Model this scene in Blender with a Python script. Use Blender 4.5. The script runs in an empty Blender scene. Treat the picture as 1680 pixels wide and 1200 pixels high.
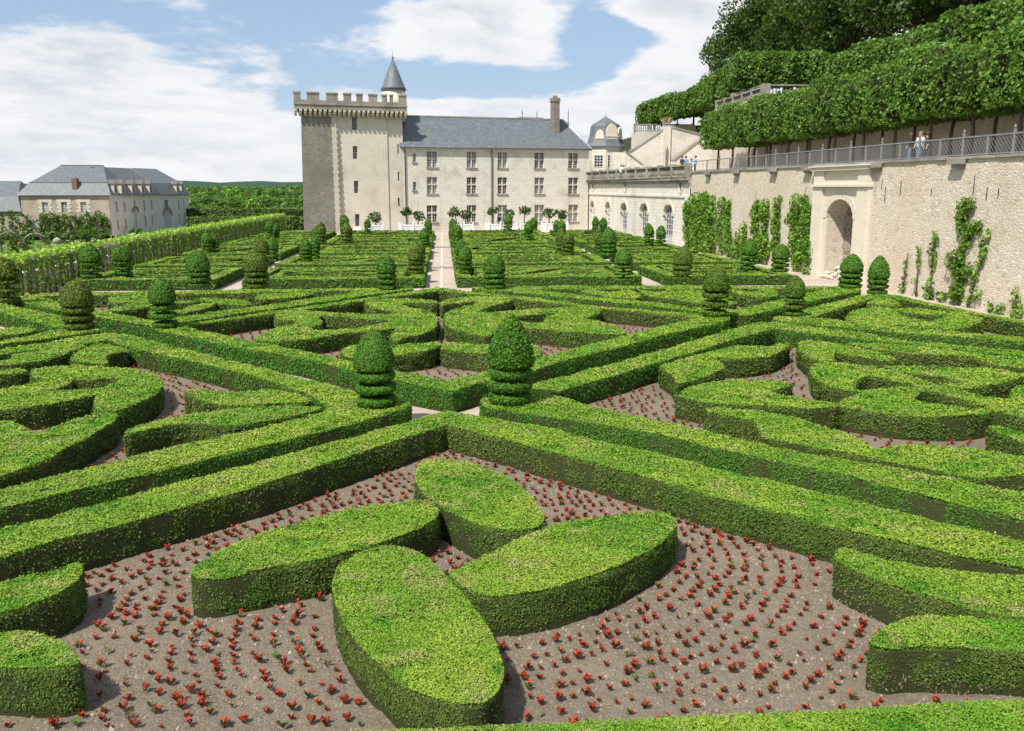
import bpy, bmesh, math, random
import numpy as np
from mathutils import Vector, Matrix
from mathutils.geometry import tessellate_polygon

random.seed(7)
RNG = np.random.default_rng(11)
SC = bpy.context.scene
COL = SC.collection
R = math.radians

# ---------------------------------------------------------------- camera
F, CX, CY, HZ, CAMH = 1456.0, 840.0, 600.0, 308.0, 6.0
PITCH = math.atan((CY - HZ) / F)
YAW = math.atan((840 - 726) * math.cos(PITCH) / F)
cam_d = bpy.data.cameras.new('camera')
cam_d.sensor_fit = 'HORIZONTAL'
cam_d.sensor_width = 36.0
cam_d.lens = 36.0 * F / 1680.0
cam_d.clip_start = 0.1
cam_d.clip_end = 20000
cam = bpy.data.objects.new('camera', cam_d)
COL.objects.link(cam)
cam.location = (0, 0, CAMH)
cam.rotation_euler = (math.pi / 2 - PITCH, 0, -YAW)
SC.camera = cam

# ---------------------------------------------------------------- light
SUN_EL, SUN_AZ = R(54), R(-138)      # azimuth from +Y, clockwise: the sun stands to the left and a little behind
sun_dir = Vector((math.sin(SUN_AZ) * math.cos(SUN_EL), math.cos(SUN_AZ) * math.cos(SUN_EL), math.sin(SUN_EL)))
sd = bpy.data.lights.new('sun', 'SUN')
sd.energy = 3.7
sd.angle = R(1.5)
sd.color = (1.0, 0.95, 0.87)
sun = bpy.data.objects.new('sun', sd)
COL.objects.link(sun)
sun.rotation_euler = (-sun_dir).to_track_quat('-Z', 'Y').to_euler()

SC.view_settings.view_transform = 'Standard'
SC.view_settings.look = 'None'
SC.view_settings.exposure = 0.75
SC.view_settings.gamma = 1.0
SC.view_settings.use_curve_mapping = False
SC.cycles.max_bounces = 6
SC.cycles.diffuse_bounces = 3
SC.cycles.glossy_bounces = 2
SC.cycles.transmission_bounces = 3
SC.cycles.transparent_max_bounces = 6
SC.cycles.use_denoising = True


class NT:
    """small helper for writing node trees"""
    def __init__(s, tree):
        s.t = tree
        s.t.nodes.clear()
    def n(s, kind, **kw):
        nd = s.t.nodes.new(kind)
        for k, v in kw.items():
            if k.startswith('i_'):
                key = k[2:]
                key = int(key) if key.isdigit() else key
                nd.inputs[key].default_value = v
            else:
                setattr(nd, k, v)
        return nd
    def l(s, a, b):
        s.t.links.new(a, b)
    def math(s, op, a, b=None, c=None, clamp=False):
        nd = s.t.nodes.new('ShaderNodeMath')
        nd.operation = op
        nd.use_clamp = clamp
        for i, v in enumerate((a, b, c)):
            if v is None:
                continue
            if hasattr(v, 'is_output'):
                s.l(v, nd.inputs[i])
            else:
                nd.inputs[i].default_value = v
        return nd.outputs[0]
    def vmath(s, op, a, b=None):
        nd = s.t.nodes.new('ShaderNodeVectorMath')
        nd.operation = op
        for i, v in enumerate((a, b)):
            if v is None:
                continue
            if hasattr(v, 'is_output'):
                s.l(v, nd.inputs[i])
            else:
                nd.inputs[i].default_value = v
        return nd
    def mix(s, f, a, b):
        nd = s.t.nodes.new('ShaderNodeMix')
        nd.data_type = 'RGBA'
        for v, k in ((f, 0), (a, 6), (b, 7)):
            if hasattr(v, 'is_output'):
                s.l(v, nd.inputs[k])
            else:
                nd.inputs[k].default_value = v if k == 0 else (v[0], v[1], v[2], 1)
        return nd.outputs[2]
    def ramp(s, f, stops, interp='LINEAR'):
        nd = s.t.nodes.new('ShaderNodeValToRGB')
        nd.color_ramp.interpolation = interp
        el = nd.color_ramp.elements
        while len(el) > 1:
            el.remove(el[-1])
        for i, (p, c) in enumerate(stops):
            e = el[0] if i == 0 else el.new(p)
            e.position = p
            e.color = (c[0], c[1], c[2], 1) if hasattr(c, '__len__') else (c, c, c, 1)
        s.l(f, nd.inputs[0])
        return nd.outputs[0]
    def smooth(s, v, lo, hi, a=0.0, b=1.0):
        nd = s.t.nodes.new('ShaderNodeMapRange')
        nd.interpolation_type = 'SMOOTHSTEP'
        s.l(v, nd.inputs[0])
        nd.inputs[1].default_value = lo
        nd.inputs[2].default_value = hi
        nd.inputs[3].default_value = a
        nd.inputs[4].default_value = b
        return nd.outputs[0]
    def noise(s, vec, scale, detail=4, rough=0.55, dist=0.0):
        nd = s.n('ShaderNodeTexNoise')
        if vec is not None:
            s.l(vec, nd.inputs['Vector'])
        nd.inputs['Scale'].default_value = scale
        nd.inputs['Detail'].default_value = detail
        nd.inputs['Roughness'].default_value = rough
        nd.inputs['Distortion'].default_value = dist
        return nd.outputs[0]


# ---------------------------------------------------------------- sky with clouds
world = bpy.data.worlds.new('World')
SC.world = world
world.use_nodes = True
w = NT(world.node_tree)
sky = w.n('ShaderNodeTexSky', sky_type='NISHITA', sun_disc=False, sun_elevation=SUN_EL, sun_rotation=SUN_AZ,
          air_density=1.0, dust_density=1.2, ozone_density=1.0)
tc = w.n('ShaderNodeTexCoord')
sep = w.n('ShaderNodeSeparateXYZ')
w.l(tc.outputs['Generated'], sep.inputs[0])
zc = w.math('MAXIMUM', sep.outputs[2], 0.0)
den = w.math('ADD', zc, 0.2)
cmb = w.n('ShaderNodeCombineXYZ')
w.l(w.math('DIVIDE', sep.outputs[0], den), cmb.inputs[0])
w.l(w.math('DIVIDE', sep.outputs[1], den), cmb.inputs[1])
cmb.inputs[2].default_value = 4.3
cp = cmb.outputs[0]


def sky_blob(dx, dz, rx, rz):
    """soft patch around the direction (dx, 1, dz) with the given half sizes; 1 in its middle"""
    yy = w.math('MAXIMUM', sep.outputs[1], 0.05)
    a = w.math('DIVIDE', w.math('SUBTRACT', w.math('DIVIDE', sep.outputs[0], yy), dx), rx)
    b = w.math('DIVIDE', w.math('SUBTRACT', w.math('DIVIDE', sep.outputs[2], yy), dz), rz)
    q = w.math('ADD', w.math('MULTIPLY', a, a), w.math('MULTIPLY', b, b))
    return w.math('EXPONENT', w.math('MULTIPLY', q, -1.0))


n1 = w.noise(cp, 1.05, 10, 0.60, 0.15)
n2 = w.noise(cp, 3.4, 6, 0.55, 0.2)
dens = w.math('ADD', w.math('MULTIPLY', n1, 0.78), w.math('MULTIPLY', n2, 0.22))
# where the cover is thicker or opens, as steady patches of the sky itself
CLOUD_BLOBS = [(-0.30, 0.10, 0.22, 0.07, 0.06), (-0.42, 0.15, 0.2, 0.05, 0.04), (0.06, 0.16, 0.12, 0.035, 0.13), (-0.02, 0.19, 0.2, 0.02, 0.06),
               (0.28, 0.11, 0.10, 0.035, 0.20), (0.02, 0.075, 0.10, 0.016, 0.14), (0.24, 0.185, 0.08, 0.018, 0.14),
               (0.17, 0.15, 0.05, 0.05, -0.22), (0.02, 0.115, 0.14, 0.016, -0.16), (-0.15, 0.085, 0.03, 0.02, -0.10),
               (-0.50, 0.205, 0.06, 0.02, -0.10), (-0.12, 0.135, 0.14, 0.03, 0.09), (-0.45, 0.08, 0.15, 0.04, 0.07), (0.2, 0.085, 0.1, 0.03, 0.08), (-0.3, 0.19, 0.12, 0.03, 0.07), (-0.12, 0.2, 0.07, 0.012, -0.1)]
for dx, dz, rx, rz, amt in CLOUD_BLOBS:
    dens = w.math('ADD', dens, w.math('MULTIPLY', sky_blob(dx, dz, rx, rz), amt))
low = w.smooth(zc, 0.0, 0.09, 0.05, 0.0)
dens = w.math('ADD', dens, low)
cover = w.smooth(dens, 0.468, 0.552)
core = w.smooth(dens, 0.49, 0.66)
n3 = w.noise(cp, 1.9, 7, 0.6, 0.5)
off_ = w.vmath('ADD', cp, (-0.10, 0.05, 0.0)).outputs[0]
n1b = w.noise(off_, 1.05, 10, 0.60, 0.15)
relief = w.smooth(w.math('SUBTRACT', n1b, n1), -0.05, 0.06)
shade = w.math('MULTIPLY', core, w.math('ADD', w.math('MULTIPLY', w.smooth(n3, 0.40, 0.60), 0.6), w.math('MULTIPLY', relief, 0.55)), None, True)
grey = w.math('MULTIPLY', w.smooth(zc, 0.07, 0.2), w.math('ADD', w.math('MULTIPLY', sky_blob(-0.30, 0.14, 0.26, 0.08), 1.0), 0.28), None, True)
shade = w.math('MULTIPLY', shade, w.math('ADD', grey, 0.36), None, True)
ccol = w.mix(shade, (0.90, 0.91, 0.925), (0.40, 0.48, 0.60))
skyb = w.n('ShaderNodeVectorMath', operation='SCALE')
w.l(sky.outputs[0], skyb.inputs[0])
skyb.inputs[3].default_value = 0.95
thin = w.mix(0.45, skyb.outputs[0], (4.2, 5.8, 8.2))
hz = w.smooth(zc, 0.0, 0.12, 0.72, 0.0)
thin = w.mix(hz, thin, (6.6, 7.3, 8.3))
cl10 = w.n('ShaderNodeVectorMath', operation='SCALE')
w.l(ccol, cl10.inputs[0])
cl10.inputs[3].default_value = 8.6
skymix = w.mix(cover, thin, cl10.outputs[0])
bg = w.n('ShaderNodeBackground')
w.l(skymix, bg.inputs[0])
bg.inputs[1].default_value = 0.072
wo = w.n('ShaderNodeOutputWorld')
w.l(bg.outputs[0], wo.inputs[0])

# ---------------------------------------------------------------- pixel rays (for reading positions off the plan)
_cy, _sy = math.cos(YAW), math.sin(YAW)
FW = (_sy * math.cos(PITCH), _cy * math.cos(PITCH), -math.sin(PITCH))
RT = (_cy, -_sy, 0.0)
UP = (_sy * math.sin(PITCH), _cy * math.sin(PITCH), math.cos(PITCH))


def ray(x, y):
    a, b = (x - CX) / F, (CY - y) / F
    return tuple(FW[i] + a * RT[i] + b * UP[i] for i in range(3))


def P(x, y, z=0.0):
    d = ray(x, y)
    t = (z - CAMH) / d[2]
    return (d[0] * t, d[1] * t, z)


def atY(x, y, Y):
    d = ray(x, y)
    t = Y / d[1]
    return (d[0] * t, Y, CAMH + d[2] * t)


def atX(x, y, X):
    d = ray(x, y)
    t = X / d[0]
    return (X, d[1] * t, CAMH + d[2] * t)


class Plane:
    """vertical plane through A towards B (plan points); gives (s along, z up) for a pixel"""
    def __init__(s, A, B):
        s.A = A
        L = math.hypot(B[0] - A[0], B[1] - A[1])
        s.L = L
        s.t = ((B[0] - A[0]) / L, (B[1] - A[1]) / L)
        s.n = (-s.t[1], s.t[0])            # behind the plane when s runs to the right
    def px(s, x, y):
        d = ray(x, y)
        k = (s.A[0] * s.n[0] + s.A[1] * s.n[1]) / (d[0] * s.n[0] + d[1] * s.n[1])
        X, Y = d[0] * k, d[1] * k
        return ((X - s.A[0]) * s.t[0] + (Y - s.A[1]) * s.t[1], CAMH + d[2] * k)
    def world(s, u, v, z):                 # u along, v behind
        return (s.A[0] + s.t[0] * u + s.n[0] * v, s.A[1] + s.t[1] * u + s.n[1] * v, z)
    @property
    def rot(s):
        return math.atan2(s.t[1], s.t[0])


# ---------------------------------------------------------------- objects
def tag(o, label=None, cat=None, group=None, kind=None):
    if label: o['label'] = label
    if cat: o['category'] = cat
    if group: o['group'] = group
    if kind: o['kind'] = kind
    return o


def empty(name, loc=(0, 0, 0), rz=0.0, label=None, cat=None, group=None):
    o = bpy.data.objects.new(name, None)
    o.empty_display_size = 0.3
    COL.objects.link(o)
    o.location = loc
    o.rotation_euler = (0, 0, rz)
    return tag(o, label, cat, group)


def copy_tree(o, parent=None):
    c = o.copy()
    COL.objects.link(c)
    if parent is not None:
        c.parent = parent
    for ch in list(o.children):
        copy_tree(ch, c)
    return c


class MB:
    """collects simple shapes into one mesh"""
    def __init__(s):
        s.v, s.f, s.m, s.sm = [], [], [], []
    def add(s, vs, fs, m=0, smooth=False):
        b = len(s.v)
        s.v += [tuple(p) for p in vs]
        for f in fs:
            s.f.append([b + i for i in f])
            s.m.append(m)
            s.sm.append(smooth)
        return s
    def box(s, x0, x1, y0, y1, z0, z1, m=0):
        vs = [(x0, y0, z0), (x1, y0, z0), (x1, y1, z0), (x0, y1, z0), (x0, y0, z1), (x1, y0, z1), (x1, y1, z1), (x0, y1, z1)]
        return s.add(vs, [(0, 3, 2, 1), (4, 5, 6, 7), (0, 1, 5, 4), (1, 2, 6, 5), (2, 3, 7, 6), (3, 0, 4, 7)], m)
    def prism(s, pts, z0, z1, m=0, cap=True):
        n = len(pts)
        vs = [(x, y, z0) for x, y in pts] + [(x, y, z1) for x, y in pts]
        fs = [(i, (i + 1) % n, n + (i + 1) % n, n + i) for i in range(n)]
        if cap:
            fs += [tuple(range(n - 1, -1, -1)), tuple(range(n, 2 * n))]
        return s.add(vs, fs, m)
    def lathe(s, prof, c=(0, 0), n=16, m=0, smooth=True, a0=0.0):
        vs, fs = [], []
        for r, z in prof:
            for k in range(n):
                a = a0 + 2 * math.pi * k / n
                vs.append((c[0] + r * math.cos(a), c[1] + r * math.sin(a), z))
        for i in range(len(prof) - 1):
            for k in range(n):
                k2 = (k + 1) % n
                fs.append((i * n + k, i * n + k2, (i + 1) * n + k2, (i + 1) * n + k))
        fs.append(tuple(range(n - 1, -1, -1)))
        fs.append(tuple((len(prof) - 1) * n + k for k in range(n)))
        return s.add(vs, fs, m, smooth)
    def tube(s, pts, rad, n=6, m=0):
        vs, fs = [], []
        pts = [Vector(p) for p in pts]
        rr = rad if hasattr(rad, '__len__') else [rad] * len(pts)
        for i, p in enumerate(pts):
            d = (pts[min(i + 1, len(pts) - 1)] - pts[max(i - 1, 0)]).normalized()
            a = d.orthogonal().normalized() if abs(d.z) < 0.95 else Vector((1, 0, 0))
            a = (a - d * a.dot(d)).normalized()
            b = d.cross(a)
            for k in range(n):
                t = 2 * math.pi * k / n
                vs.append(p + (a * math.cos(t) + b * math.sin(t)) * rr[i])
        for i in range(len(pts) - 1):
            for k in range(n):
                k2 = (k + 1) % n
                fs.append((i * n + k, i * n + k2, (i + 1) * n + k2, (i + 1) * n + k))
        fs.append(tuple(range(n - 1, -1, -1)))
        fs.append(tuple((len(pts) - 1) * n + k for k in range(n)))
        return s.add(vs, fs, m, True)
    def data(s, name, mats):
        me = bpy.data.meshes.new(name)
        me.from_pydata(s.v, [], s.f)
        for m in (mats if isinstance(mats, (list, tuple)) else [mats]):
            me.materials.append(m)
        me.polygons.foreach_set('material_index', s.m)
        me.polygons.foreach_set('use_smooth', s.sm)
        me.update()
        return me
    def build(s, name, mats, parent=None, loc=None, rz=None):
        o = bpy.data.objects.new(name, s.data(name, mats))
        COL.objects.link(o)
        if parent is not None: o.parent = parent
        if loc is not None: o.location = loc
        if rz is not None: o.rotation_euler = (0, 0, rz)
        return o


def link(name, me, parent=None, loc=None, rz=None):
    o = bpy.data.objects.new(name, me)
    COL.objects.link(o)
    if parent is not None: o.parent = parent
    if loc is not None: o.location = loc
    if rz is not None: o.rotation_euler = (0, 0, rz)
    return o


# ---------------------------------------------------------------- smooth random fields
_TAB = np.random.default_rng(5).random((32, 32, 32))


def vnoise(p, scale=1.0, off=0.0):
    q = np.asarray(p) * scale + off + 1000.0
    i = np.floor(q).astype(int)
    f = q - i
    f = f * f * (3 - 2 * f)
    i0, i1 = i % 32, (i + 1) % 32
    def g(a, b, c): return _TAB[a[:, 0], b[:, 1], c[:, 2]]
    x0 = g(i0, i0, i0) * (1 - f[:, 0]) + g(i1, i0, i0) * f[:, 0]
    x1 = g(i0, i1, i0) * (1 - f[:, 0]) + g(i1, i1, i0) * f[:, 0]
    x2 = g(i0, i0, i1) * (1 - f[:, 0]) + g(i1, i0, i1) * f[:, 0]
    x3 = g(i0, i1, i1) * (1 - f[:, 0]) + g(i1, i1, i1) * f[:, 0]
    y0 = x0 * (1 - f[:, 1]) + x1 * f[:, 1]
    y1 = x2 * (1 - f[:, 1]) + x3 * f[:, 1]
    return y0 * (1 - f[:, 2]) + y1 * f[:, 2]


def fbm(p, scale, off=0.0):
    return (vnoise(p, scale, off) * 0.55 + vnoise(p, scale * 2.1, off + 3.7) * 0.3 + vnoise(p, scale * 4.3, off + 9.1) * 0.15)


# ---------------------------------------------------------------- leaf cards
def card_arrays(pos, nrm, size, rng, aspect=1.5, spread=0.6, square=False):
    """one small diamond leaf for each point; returns verts (4N,3)"""
    n = len(pos)
    nn = nrm + rng.normal(0, spread, (n, 3))
    nn /= np.linalg.norm(nn, axis=1)[:, None] + 1e-9
    r = rng.normal(0, 1, (n, 3))
    a = np.cross(nn, r)
    a /= np.linalg.norm(a, axis=1)[:, None] + 1e-9
    b = np.cross(nn, a)
    s = np.asarray(size)[:, None] if np.ndim(size) else size
    a = a * s * 0.5 * aspect
    b = b * s * 0.5
    if square:
        v = np.stack([pos - a - b, pos + a - b, pos + a + b, pos - a + b], 1)
    else:
        v = np.stack([pos - a, pos + b, pos + a, pos - b], 1)
    return v.reshape(-1, 3)


def leaf_mesh(name, cards, cols, mats, base=None, base_col=None, base_mat=None):
    """cards: (4N,3) verts, cols: (N,3). base: (verts, faces, cols per vert) drawn with the slot 0 material"""
    bv = np.zeros((0, 3)) if base is None else np.asarray(base[0], float).reshape(-1, 3)
    bf = [] if base is None else base[1]
    nb = len(bv)
    nc = len(cards) // 4
    verts = np.concatenate([bv, cards]) if nb else cards
    me = bpy.data.meshes.new(name)
    me.vertices.add(len(verts))
    me.vertices.foreach_set('co', verts.astype(np.float32).ravel())
    bl = [i for f in bf for i in f]
    loops = np.concatenate([np.array(bl, np.int32), np.arange(nb, nb + 4 * nc, dtype=np.int32)])
    sizes = np.concatenate([np.array([len(f) for f in bf], np.int32), np.full(nc, 4, np.int32)])
    starts = np.concatenate([[0], np.cumsum(sizes)[:-1]]).astype(np.int32)
    me.loops.add(len(loops))
    me.loops.foreach_set('vertex_index', loops)
    me.polygons.add(len(sizes))
    me.polygons.foreach_set('loop_start', starts)
    try:
        me.polygons.foreach_set('loop_total', sizes)
    except Exception:
        pass
    for m in mats:
        me.materials.append(m)
    if len(mats) > 1:
        mi = np.zeros(len(sizes), np.int32)
        mi[len(bf):] = 1
        me.polygons.foreach_set('material_index', mi)
    att = me.color_attributes.new('Col', 'FLOAT_COLOR', 'POINT')
    c4 = np.ones((len(verts), 4), np.float32)
    if nb:
        c4[:nb, :3] = np.asarray(base[2])
    c4[nb:, :3] = np.repeat(cols, 4, axis=0)
    att.data.foreach_set('color', c4.ravel())
    me.update(calc_edges=True)
    return me
# ================================================================ materials
def new_mat(name):
    m = bpy.data.materials.new(name)
    m.use_nodes = True
    return m, NT(m.node_tree)


def finish(t, base, rough=0.8, bump=None, bump_s=0.3, bump_d=0.02, spec=0.3, metal=0.0):
    p = t.n('ShaderNodeBsdfPrincipled')
    if hasattr(base, 'is_output'): t.l(base, p.inputs['Base Color'])
    else: p.inputs['Base Color'].default_value = (*base, 1)
    if hasattr(rough, 'is_output'): t.l(rough, p.inputs['Roughness'])
    else: p.inputs['Roughness'].default_value = rough
    p.inputs['Specular IOR Level'].default_value = spec
    p.inputs['Metallic'].default_value = metal
    if bump is not None:
        b = t.n('ShaderNodeBump')
        b.inputs['Strength'].default_value = bump_s
        b.inputs['Distance'].default_value = bump_d
        t.l(bump, b.inputs['Height'])
        t.l(b.outputs[0], p.inputs['Normal'])
    o = t.n('ShaderNodeOutputMaterial')
    t.l(p.outputs[0], o.inputs[0])
    return p


def leaf_material(name, trans=0.3, rough=0.55, spec=0.25):
    m, t = new_mat(name)
    a = t.n('ShaderNodeAttribute', attribute_name='Col')
    p = t.n('ShaderNodeBsdfPrincipled')
    t.l(a.outputs[0], p.inputs['Base Color'])
    p.inputs['Roughness'].default_value = rough
    p.inputs['Specular IOR Level'].default_value = spec
    tr = t.n('ShaderNodeBsdfTranslucent')
    br = t.mix(0.35, a.outputs[0], (0.30, 0.42, 0.03))
    t.l(br, tr.inputs[0])
    mx = t.n('ShaderNodeMixShader')
    mx.inputs[0].default_value = trans
    t.l(p.outputs[0], mx.inputs[1])
    t.l(tr.outputs[0], mx.inputs[2])
    o = t.n('ShaderNodeOutputMaterial')
    t.l(mx.outputs[0], o.inputs[0])
    return m


M = {}
M['leaf'] = leaf_material('clipped_leaves', 0.22)
M['yew'] = leaf_material('yew_needles', 0.15, 0.6, 0.2)
M['tree_leaf'] = leaf_material('tree_leaves', 0.3, 0.5, 0.3)
M['vine_leaf'] = leaf_material('vine_leaves', 0.4, 0.5, 0.25)
M['petal'] = leaf_material('begonia_leaves', 0.1, 0.6, 0.12)


def obj_coord(t):
    return t.n('ShaderNodeTexCoord').outputs['Object']


def geo_pos(t):
    return t.n('ShaderNodeNewGeometry').outputs['Position']


# inner wood and old leaves of a hedge
m, t = new_mat('hedge_core')
a = t.n('ShaderNodeAttribute', attribute_name='Col')
g = geo_pos(t)
n = t.noise(g, 26, 3, 0.7)
c = t.mix(t.smooth(n, 0.42, 0.66), a.outputs[0], (0.055, 0.045, 0.026))
finish(t, c, 0.85, t.noise(g, 34, 3, 0.7), 0.9, 0.03, 0.1)
M['core'] = m

m, t = new_mat('soil')
g = geo_pos(t)
nA = t.noise(g, 0.55, 4, 0.6)
nB = t.noise(g, 28, 5, 0.75)
nC = t.noise(g, 120, 2, 0.6)
c = t.mix(t.smooth(nA, 0.35, 0.65), (0.178, 0.147, 0.104), (0.236, 0.198, 0.142))
c = t.mix(t.smooth(nB, 0.45, 0.62), c, (0.29, 0.245, 0.195))
c = t.mix(t.smooth(nC, 0.5, 0.7), c, (0.085, 0.063, 0.046))
hgt = t.math('ADD', t.math('MULTIPLY', nB, 1.0), t.math('MULTIPLY', t.noise(g, 9, 4, 0.7), 1.3))
finish(t, c, 0.95, hgt, 0.8, 0.05, 0.1)
M['soil'] = m

m, t = new_mat('pale_gravel')
g = geo_pos(t)
nA = t.noise(g, 0.35, 4, 0.6)
nB = t.noise(g, 45, 3, 0.7)
c = t.mix(t.smooth(nA, 0.35, 0.65), (0.40, 0.335, 0.27), (0.49, 0.42, 0.345))
c = t.mix(t.smooth(nB, 0.4, 0.7), c, (0.36, 0.30, 0.25))
finish(t, c, 0.95, nB, 0.4, 0.02, 0.1)
M['gravel'] = m

m, t = new_mat('meadow')
g = geo_pos(t)
nA = t.noise(g, 0.02, 5, 0.6)
nB = t.noise(g, 0.5, 4, 0.7)
c = t.mix(t.smooth(nA, 0.4, 0.6), (0.05, 0.085, 0.025), (0.09, 0.12, 0.035))
c = t.mix(t.smooth(nB, 0.45, 0.7), c, (0.035, 0.07, 0.018))
finish(t, c, 0.95, nB, 0.5, 0.2, 0.1)
M['meadow'] = m


def ashlar(name, c1, c2, dirt, joint, bw=0.75, bh=0.34, dirt_amt=(0.5, 0.72), stain=0.5, joint_size=0.012):
    """coursed stone: horizontal joints follow z, upright joints follow the wall"""
    m, t = new_mat(name)
    oc = obj_coord(t)
    sp = t.n('ShaderNodeSeparateXYZ')
    t.l(oc, sp.inputs[0])
    u = t.math('ADD', sp.outputs[0], t.math('MULTIPLY', sp.outputs[1], 1.0))
    cb = t.n('ShaderNodeCombineXYZ')
    t.l(u, cb.inputs[0])
    t.l(sp.outputs[2], cb.inputs[1])
    br = t.n('ShaderNodeTexBrick')
    t.l(cb.outputs[0], br.inputs['Vector'])
    br.inputs['Color1'].default_value = (*c1, 1)
    br.inputs['Color2'].default_value = (*c2, 1)
    br.inputs['Mortar'].default_value = (*joint, 1)
    br.inputs['Scale'].default_value = 1.0
    br.inputs['Mortar Size'].default_value = joint_size
    br.inputs['Brick Width'].default_value = bw
    br.inputs['Row Height'].default_value = bh
    n1 = t.noise(oc, 0.35, 6, 0.65, 0.3)
    mp = t.n('ShaderNodeMapping')
    mp.inputs['Scale'].default_value = (1.6, 1.6, 0.16)
    t.l(oc, mp.inputs[0])
    n2 = t.noise(mp.outputs[0], 1.0, 5, 0.6)
    n3 = t.noise(oc, 7, 4, 0.7)
    f = t.smooth(n1, *dirt_amt)
    c = t.mix(t.math('MULTIPLY', f, 0.7), br.outputs[0], dirt)
    f2 = t.smooth(n2, 0.56, 0.74, 0, stain)
    c = t.mix(f2, c, dirt)
    c = t.mix(t.smooth(n3, 0.45, 0.75, 0, 0.4), c, tuple(x * 0.75 for x in c1))
    h = t.math('SUBTRACT', t.math('MULTIPLY', n3, 0.6), br.outputs[1])
    finish(t, c, 0.9, h, 0.25, 0.02, 0.15)
    return m


M['tufa'] = ashlar('cream_ashlar', (0.70, 0.665, 0.59), (0.635, 0.60, 0.53), (0.40, 0.35, 0.285), (0.44, 0.39, 0.32), 0.8, 0.36, (0.48, 0.74), 0.6)
M['tufa_trim'] = ashlar('carved_stone', (0.66, 0.60, 0.49), (0.62, 0.56, 0.46), (0.40, 0.36, 0.30), (0.5, 0.45, 0.38), 0.9, 0.4, (0.55, 0.8), 0.4, 0.006)
M['keep'] = ashlar('keep_stone', (0.66, 0.605, 0.51), (0.62, 0.565, 0.475), (0.43, 0.37, 0.29), (0.47, 0.41, 0.33), 0.6, 0.3, (0.45, 0.75), 0.5, 0.008)
M['weathered'] = ashlar('weathered_stone', (0.245, 0.228, 0.195), (0.175, 0.165, 0.142), (0.17, 0.158, 0.135), (0.38, 0.34, 0.28), 0.55, 0.3, (0.42, 0.62), 0.6, 0.014)
M['grey_stone'] = ashlar('lichened_stone', (0.37, 0.34, 0.285), (0.31, 0.285, 0.24), (0.16, 0.15, 0.13), (0.2, 0.19, 0.17), 0.8, 0.4, (0.42, 0.62), 0.6, 0.01)
M['stable'] = ashlar('rubble_plaster', (0.42, 0.36, 0.285), (0.38, 0.33, 0.26), (0.29, 0.25, 0.20), (0.38, 0.33, 0.27), 0.4, 0.2, (0.42, 0.65), 0.5, 0.01)
M['quoin'] = ashlar('dressed_stone', (0.60, 0.535, 0.43), (0.55, 0.49, 0.40), (0.38, 0.34, 0.28), (0.42, 0.37, 0.3), 0.7, 0.35, (0.5, 0.75), 0.4)

# rubble wall of small pale stones in lime mortar
m, t = new_mat('rubble_limestone')
oc = obj_coord(t)
vo = t.n('ShaderNodeTexVoronoi', feature='F1')
mp = t.n('ShaderNodeMapping')
mp.inputs['Scale'].default_value = (4.2, 4.2, 7.0)
t.l(oc, mp.inputs[0])
t.l(mp.outputs[0], vo.inputs['Vector'])
vo.inputs['Scale'].default_value = 1.0
vd = t.n('ShaderNodeTexVoronoi', feature='DISTANCE_TO_EDGE')
t.l(mp.outputs[0], vd.inputs['Vector'])
vd.inputs['Scale'].default_value = 1.0
sepc = t.n('ShaderNodeSeparateColor')
t.l(vo.outputs['Color'], sepc.inputs[0])
c = t.mix(sepc.outputs[0], (0.535, 0.465, 0.37), (0.61, 0.545, 0.445))
c = t.mix(t.smooth(sepc.outputs[1], 0.82, 0.95, 0, 0.38), c, (0.74, 0.70, 0.62))
c = t.mix(t.smooth(sepc.outputs[2], 0.86, 0.97, 0, 0.6), c, (0.36, 0.29, 0.21))
c = t.mix(t.smooth(vd.outputs[0], 0.0, 0.10, 0.6, 0.0), c, (0.52, 0.44, 0.34))
n1 = t.noise(oc, 0.22, 6, 0.6, 0.4)
c = t.mix(t.smooth(n1, 0.48, 0.68, 0, 0.5), c, (0.50, 0.40, 0.285))
mp2 = t.n('ShaderNodeMapping')
mp2.inputs['Scale'].default_value = (1.3, 1.3, 0.12)
t.l(oc, mp2.inputs[0])
n2 = t.noise(mp2.outputs[0], 1.0, 6, 0.62)
c = t.mix(t.smooth(n2, 0.58, 0.74, 0, 0.55), c, (0.30, 0.27, 0.225))
n3 = t.noise(oc, 14, 4, 0.7)
c = t.mix(t.smooth(n3, 0.5, 0.75, 0, 0.3), c, (0.36, 0.31, 0.24))
h = t.math('ADD', t.smooth(vd.outputs[0], 0.0, 0.25), t.math('MULTIPLY', n3, 0.5))
finish(t, c, 0.92, h, 0.42, 0.03, 0.12)
M['rubble'] = m

m, t = new_mat('rough_broken_stone')
oc = obj_coord(t)
vo = t.n('ShaderNodeTexVoronoi', feature='F1')
mp = t.n('ShaderNodeMapping')
mp.inputs['Scale'].default_value = (3.0, 3.0, 4.0)
t.l(oc, mp.inputs[0])
t.l(mp.outputs[0], vo.inputs['Vector'])
sepc = t.n('ShaderNodeSeparateColor')
t.l(vo.outputs['Color'], sepc.inputs[0])
c = t.mix(sepc.outputs[0], (0.30, 0.26, 0.205), (0.48, 0.425, 0.345))
c = t.mix(t.smooth(sepc.outputs[1], 0.8, 0.85), c, (0.06, 0.055, 0.05))
n3 = t.noise(oc, 3, 5, 0.7)
c = t.mix(t.smooth(n3, 0.5, 0.7, 0, 0.6), c, (0.24, 0.20, 0.15))
finish(t, c, 0.95, t.math('ADD', n3, vo.outputs[0]), 0.8, 0.08, 0.1)
M['broken'] = m


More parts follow.
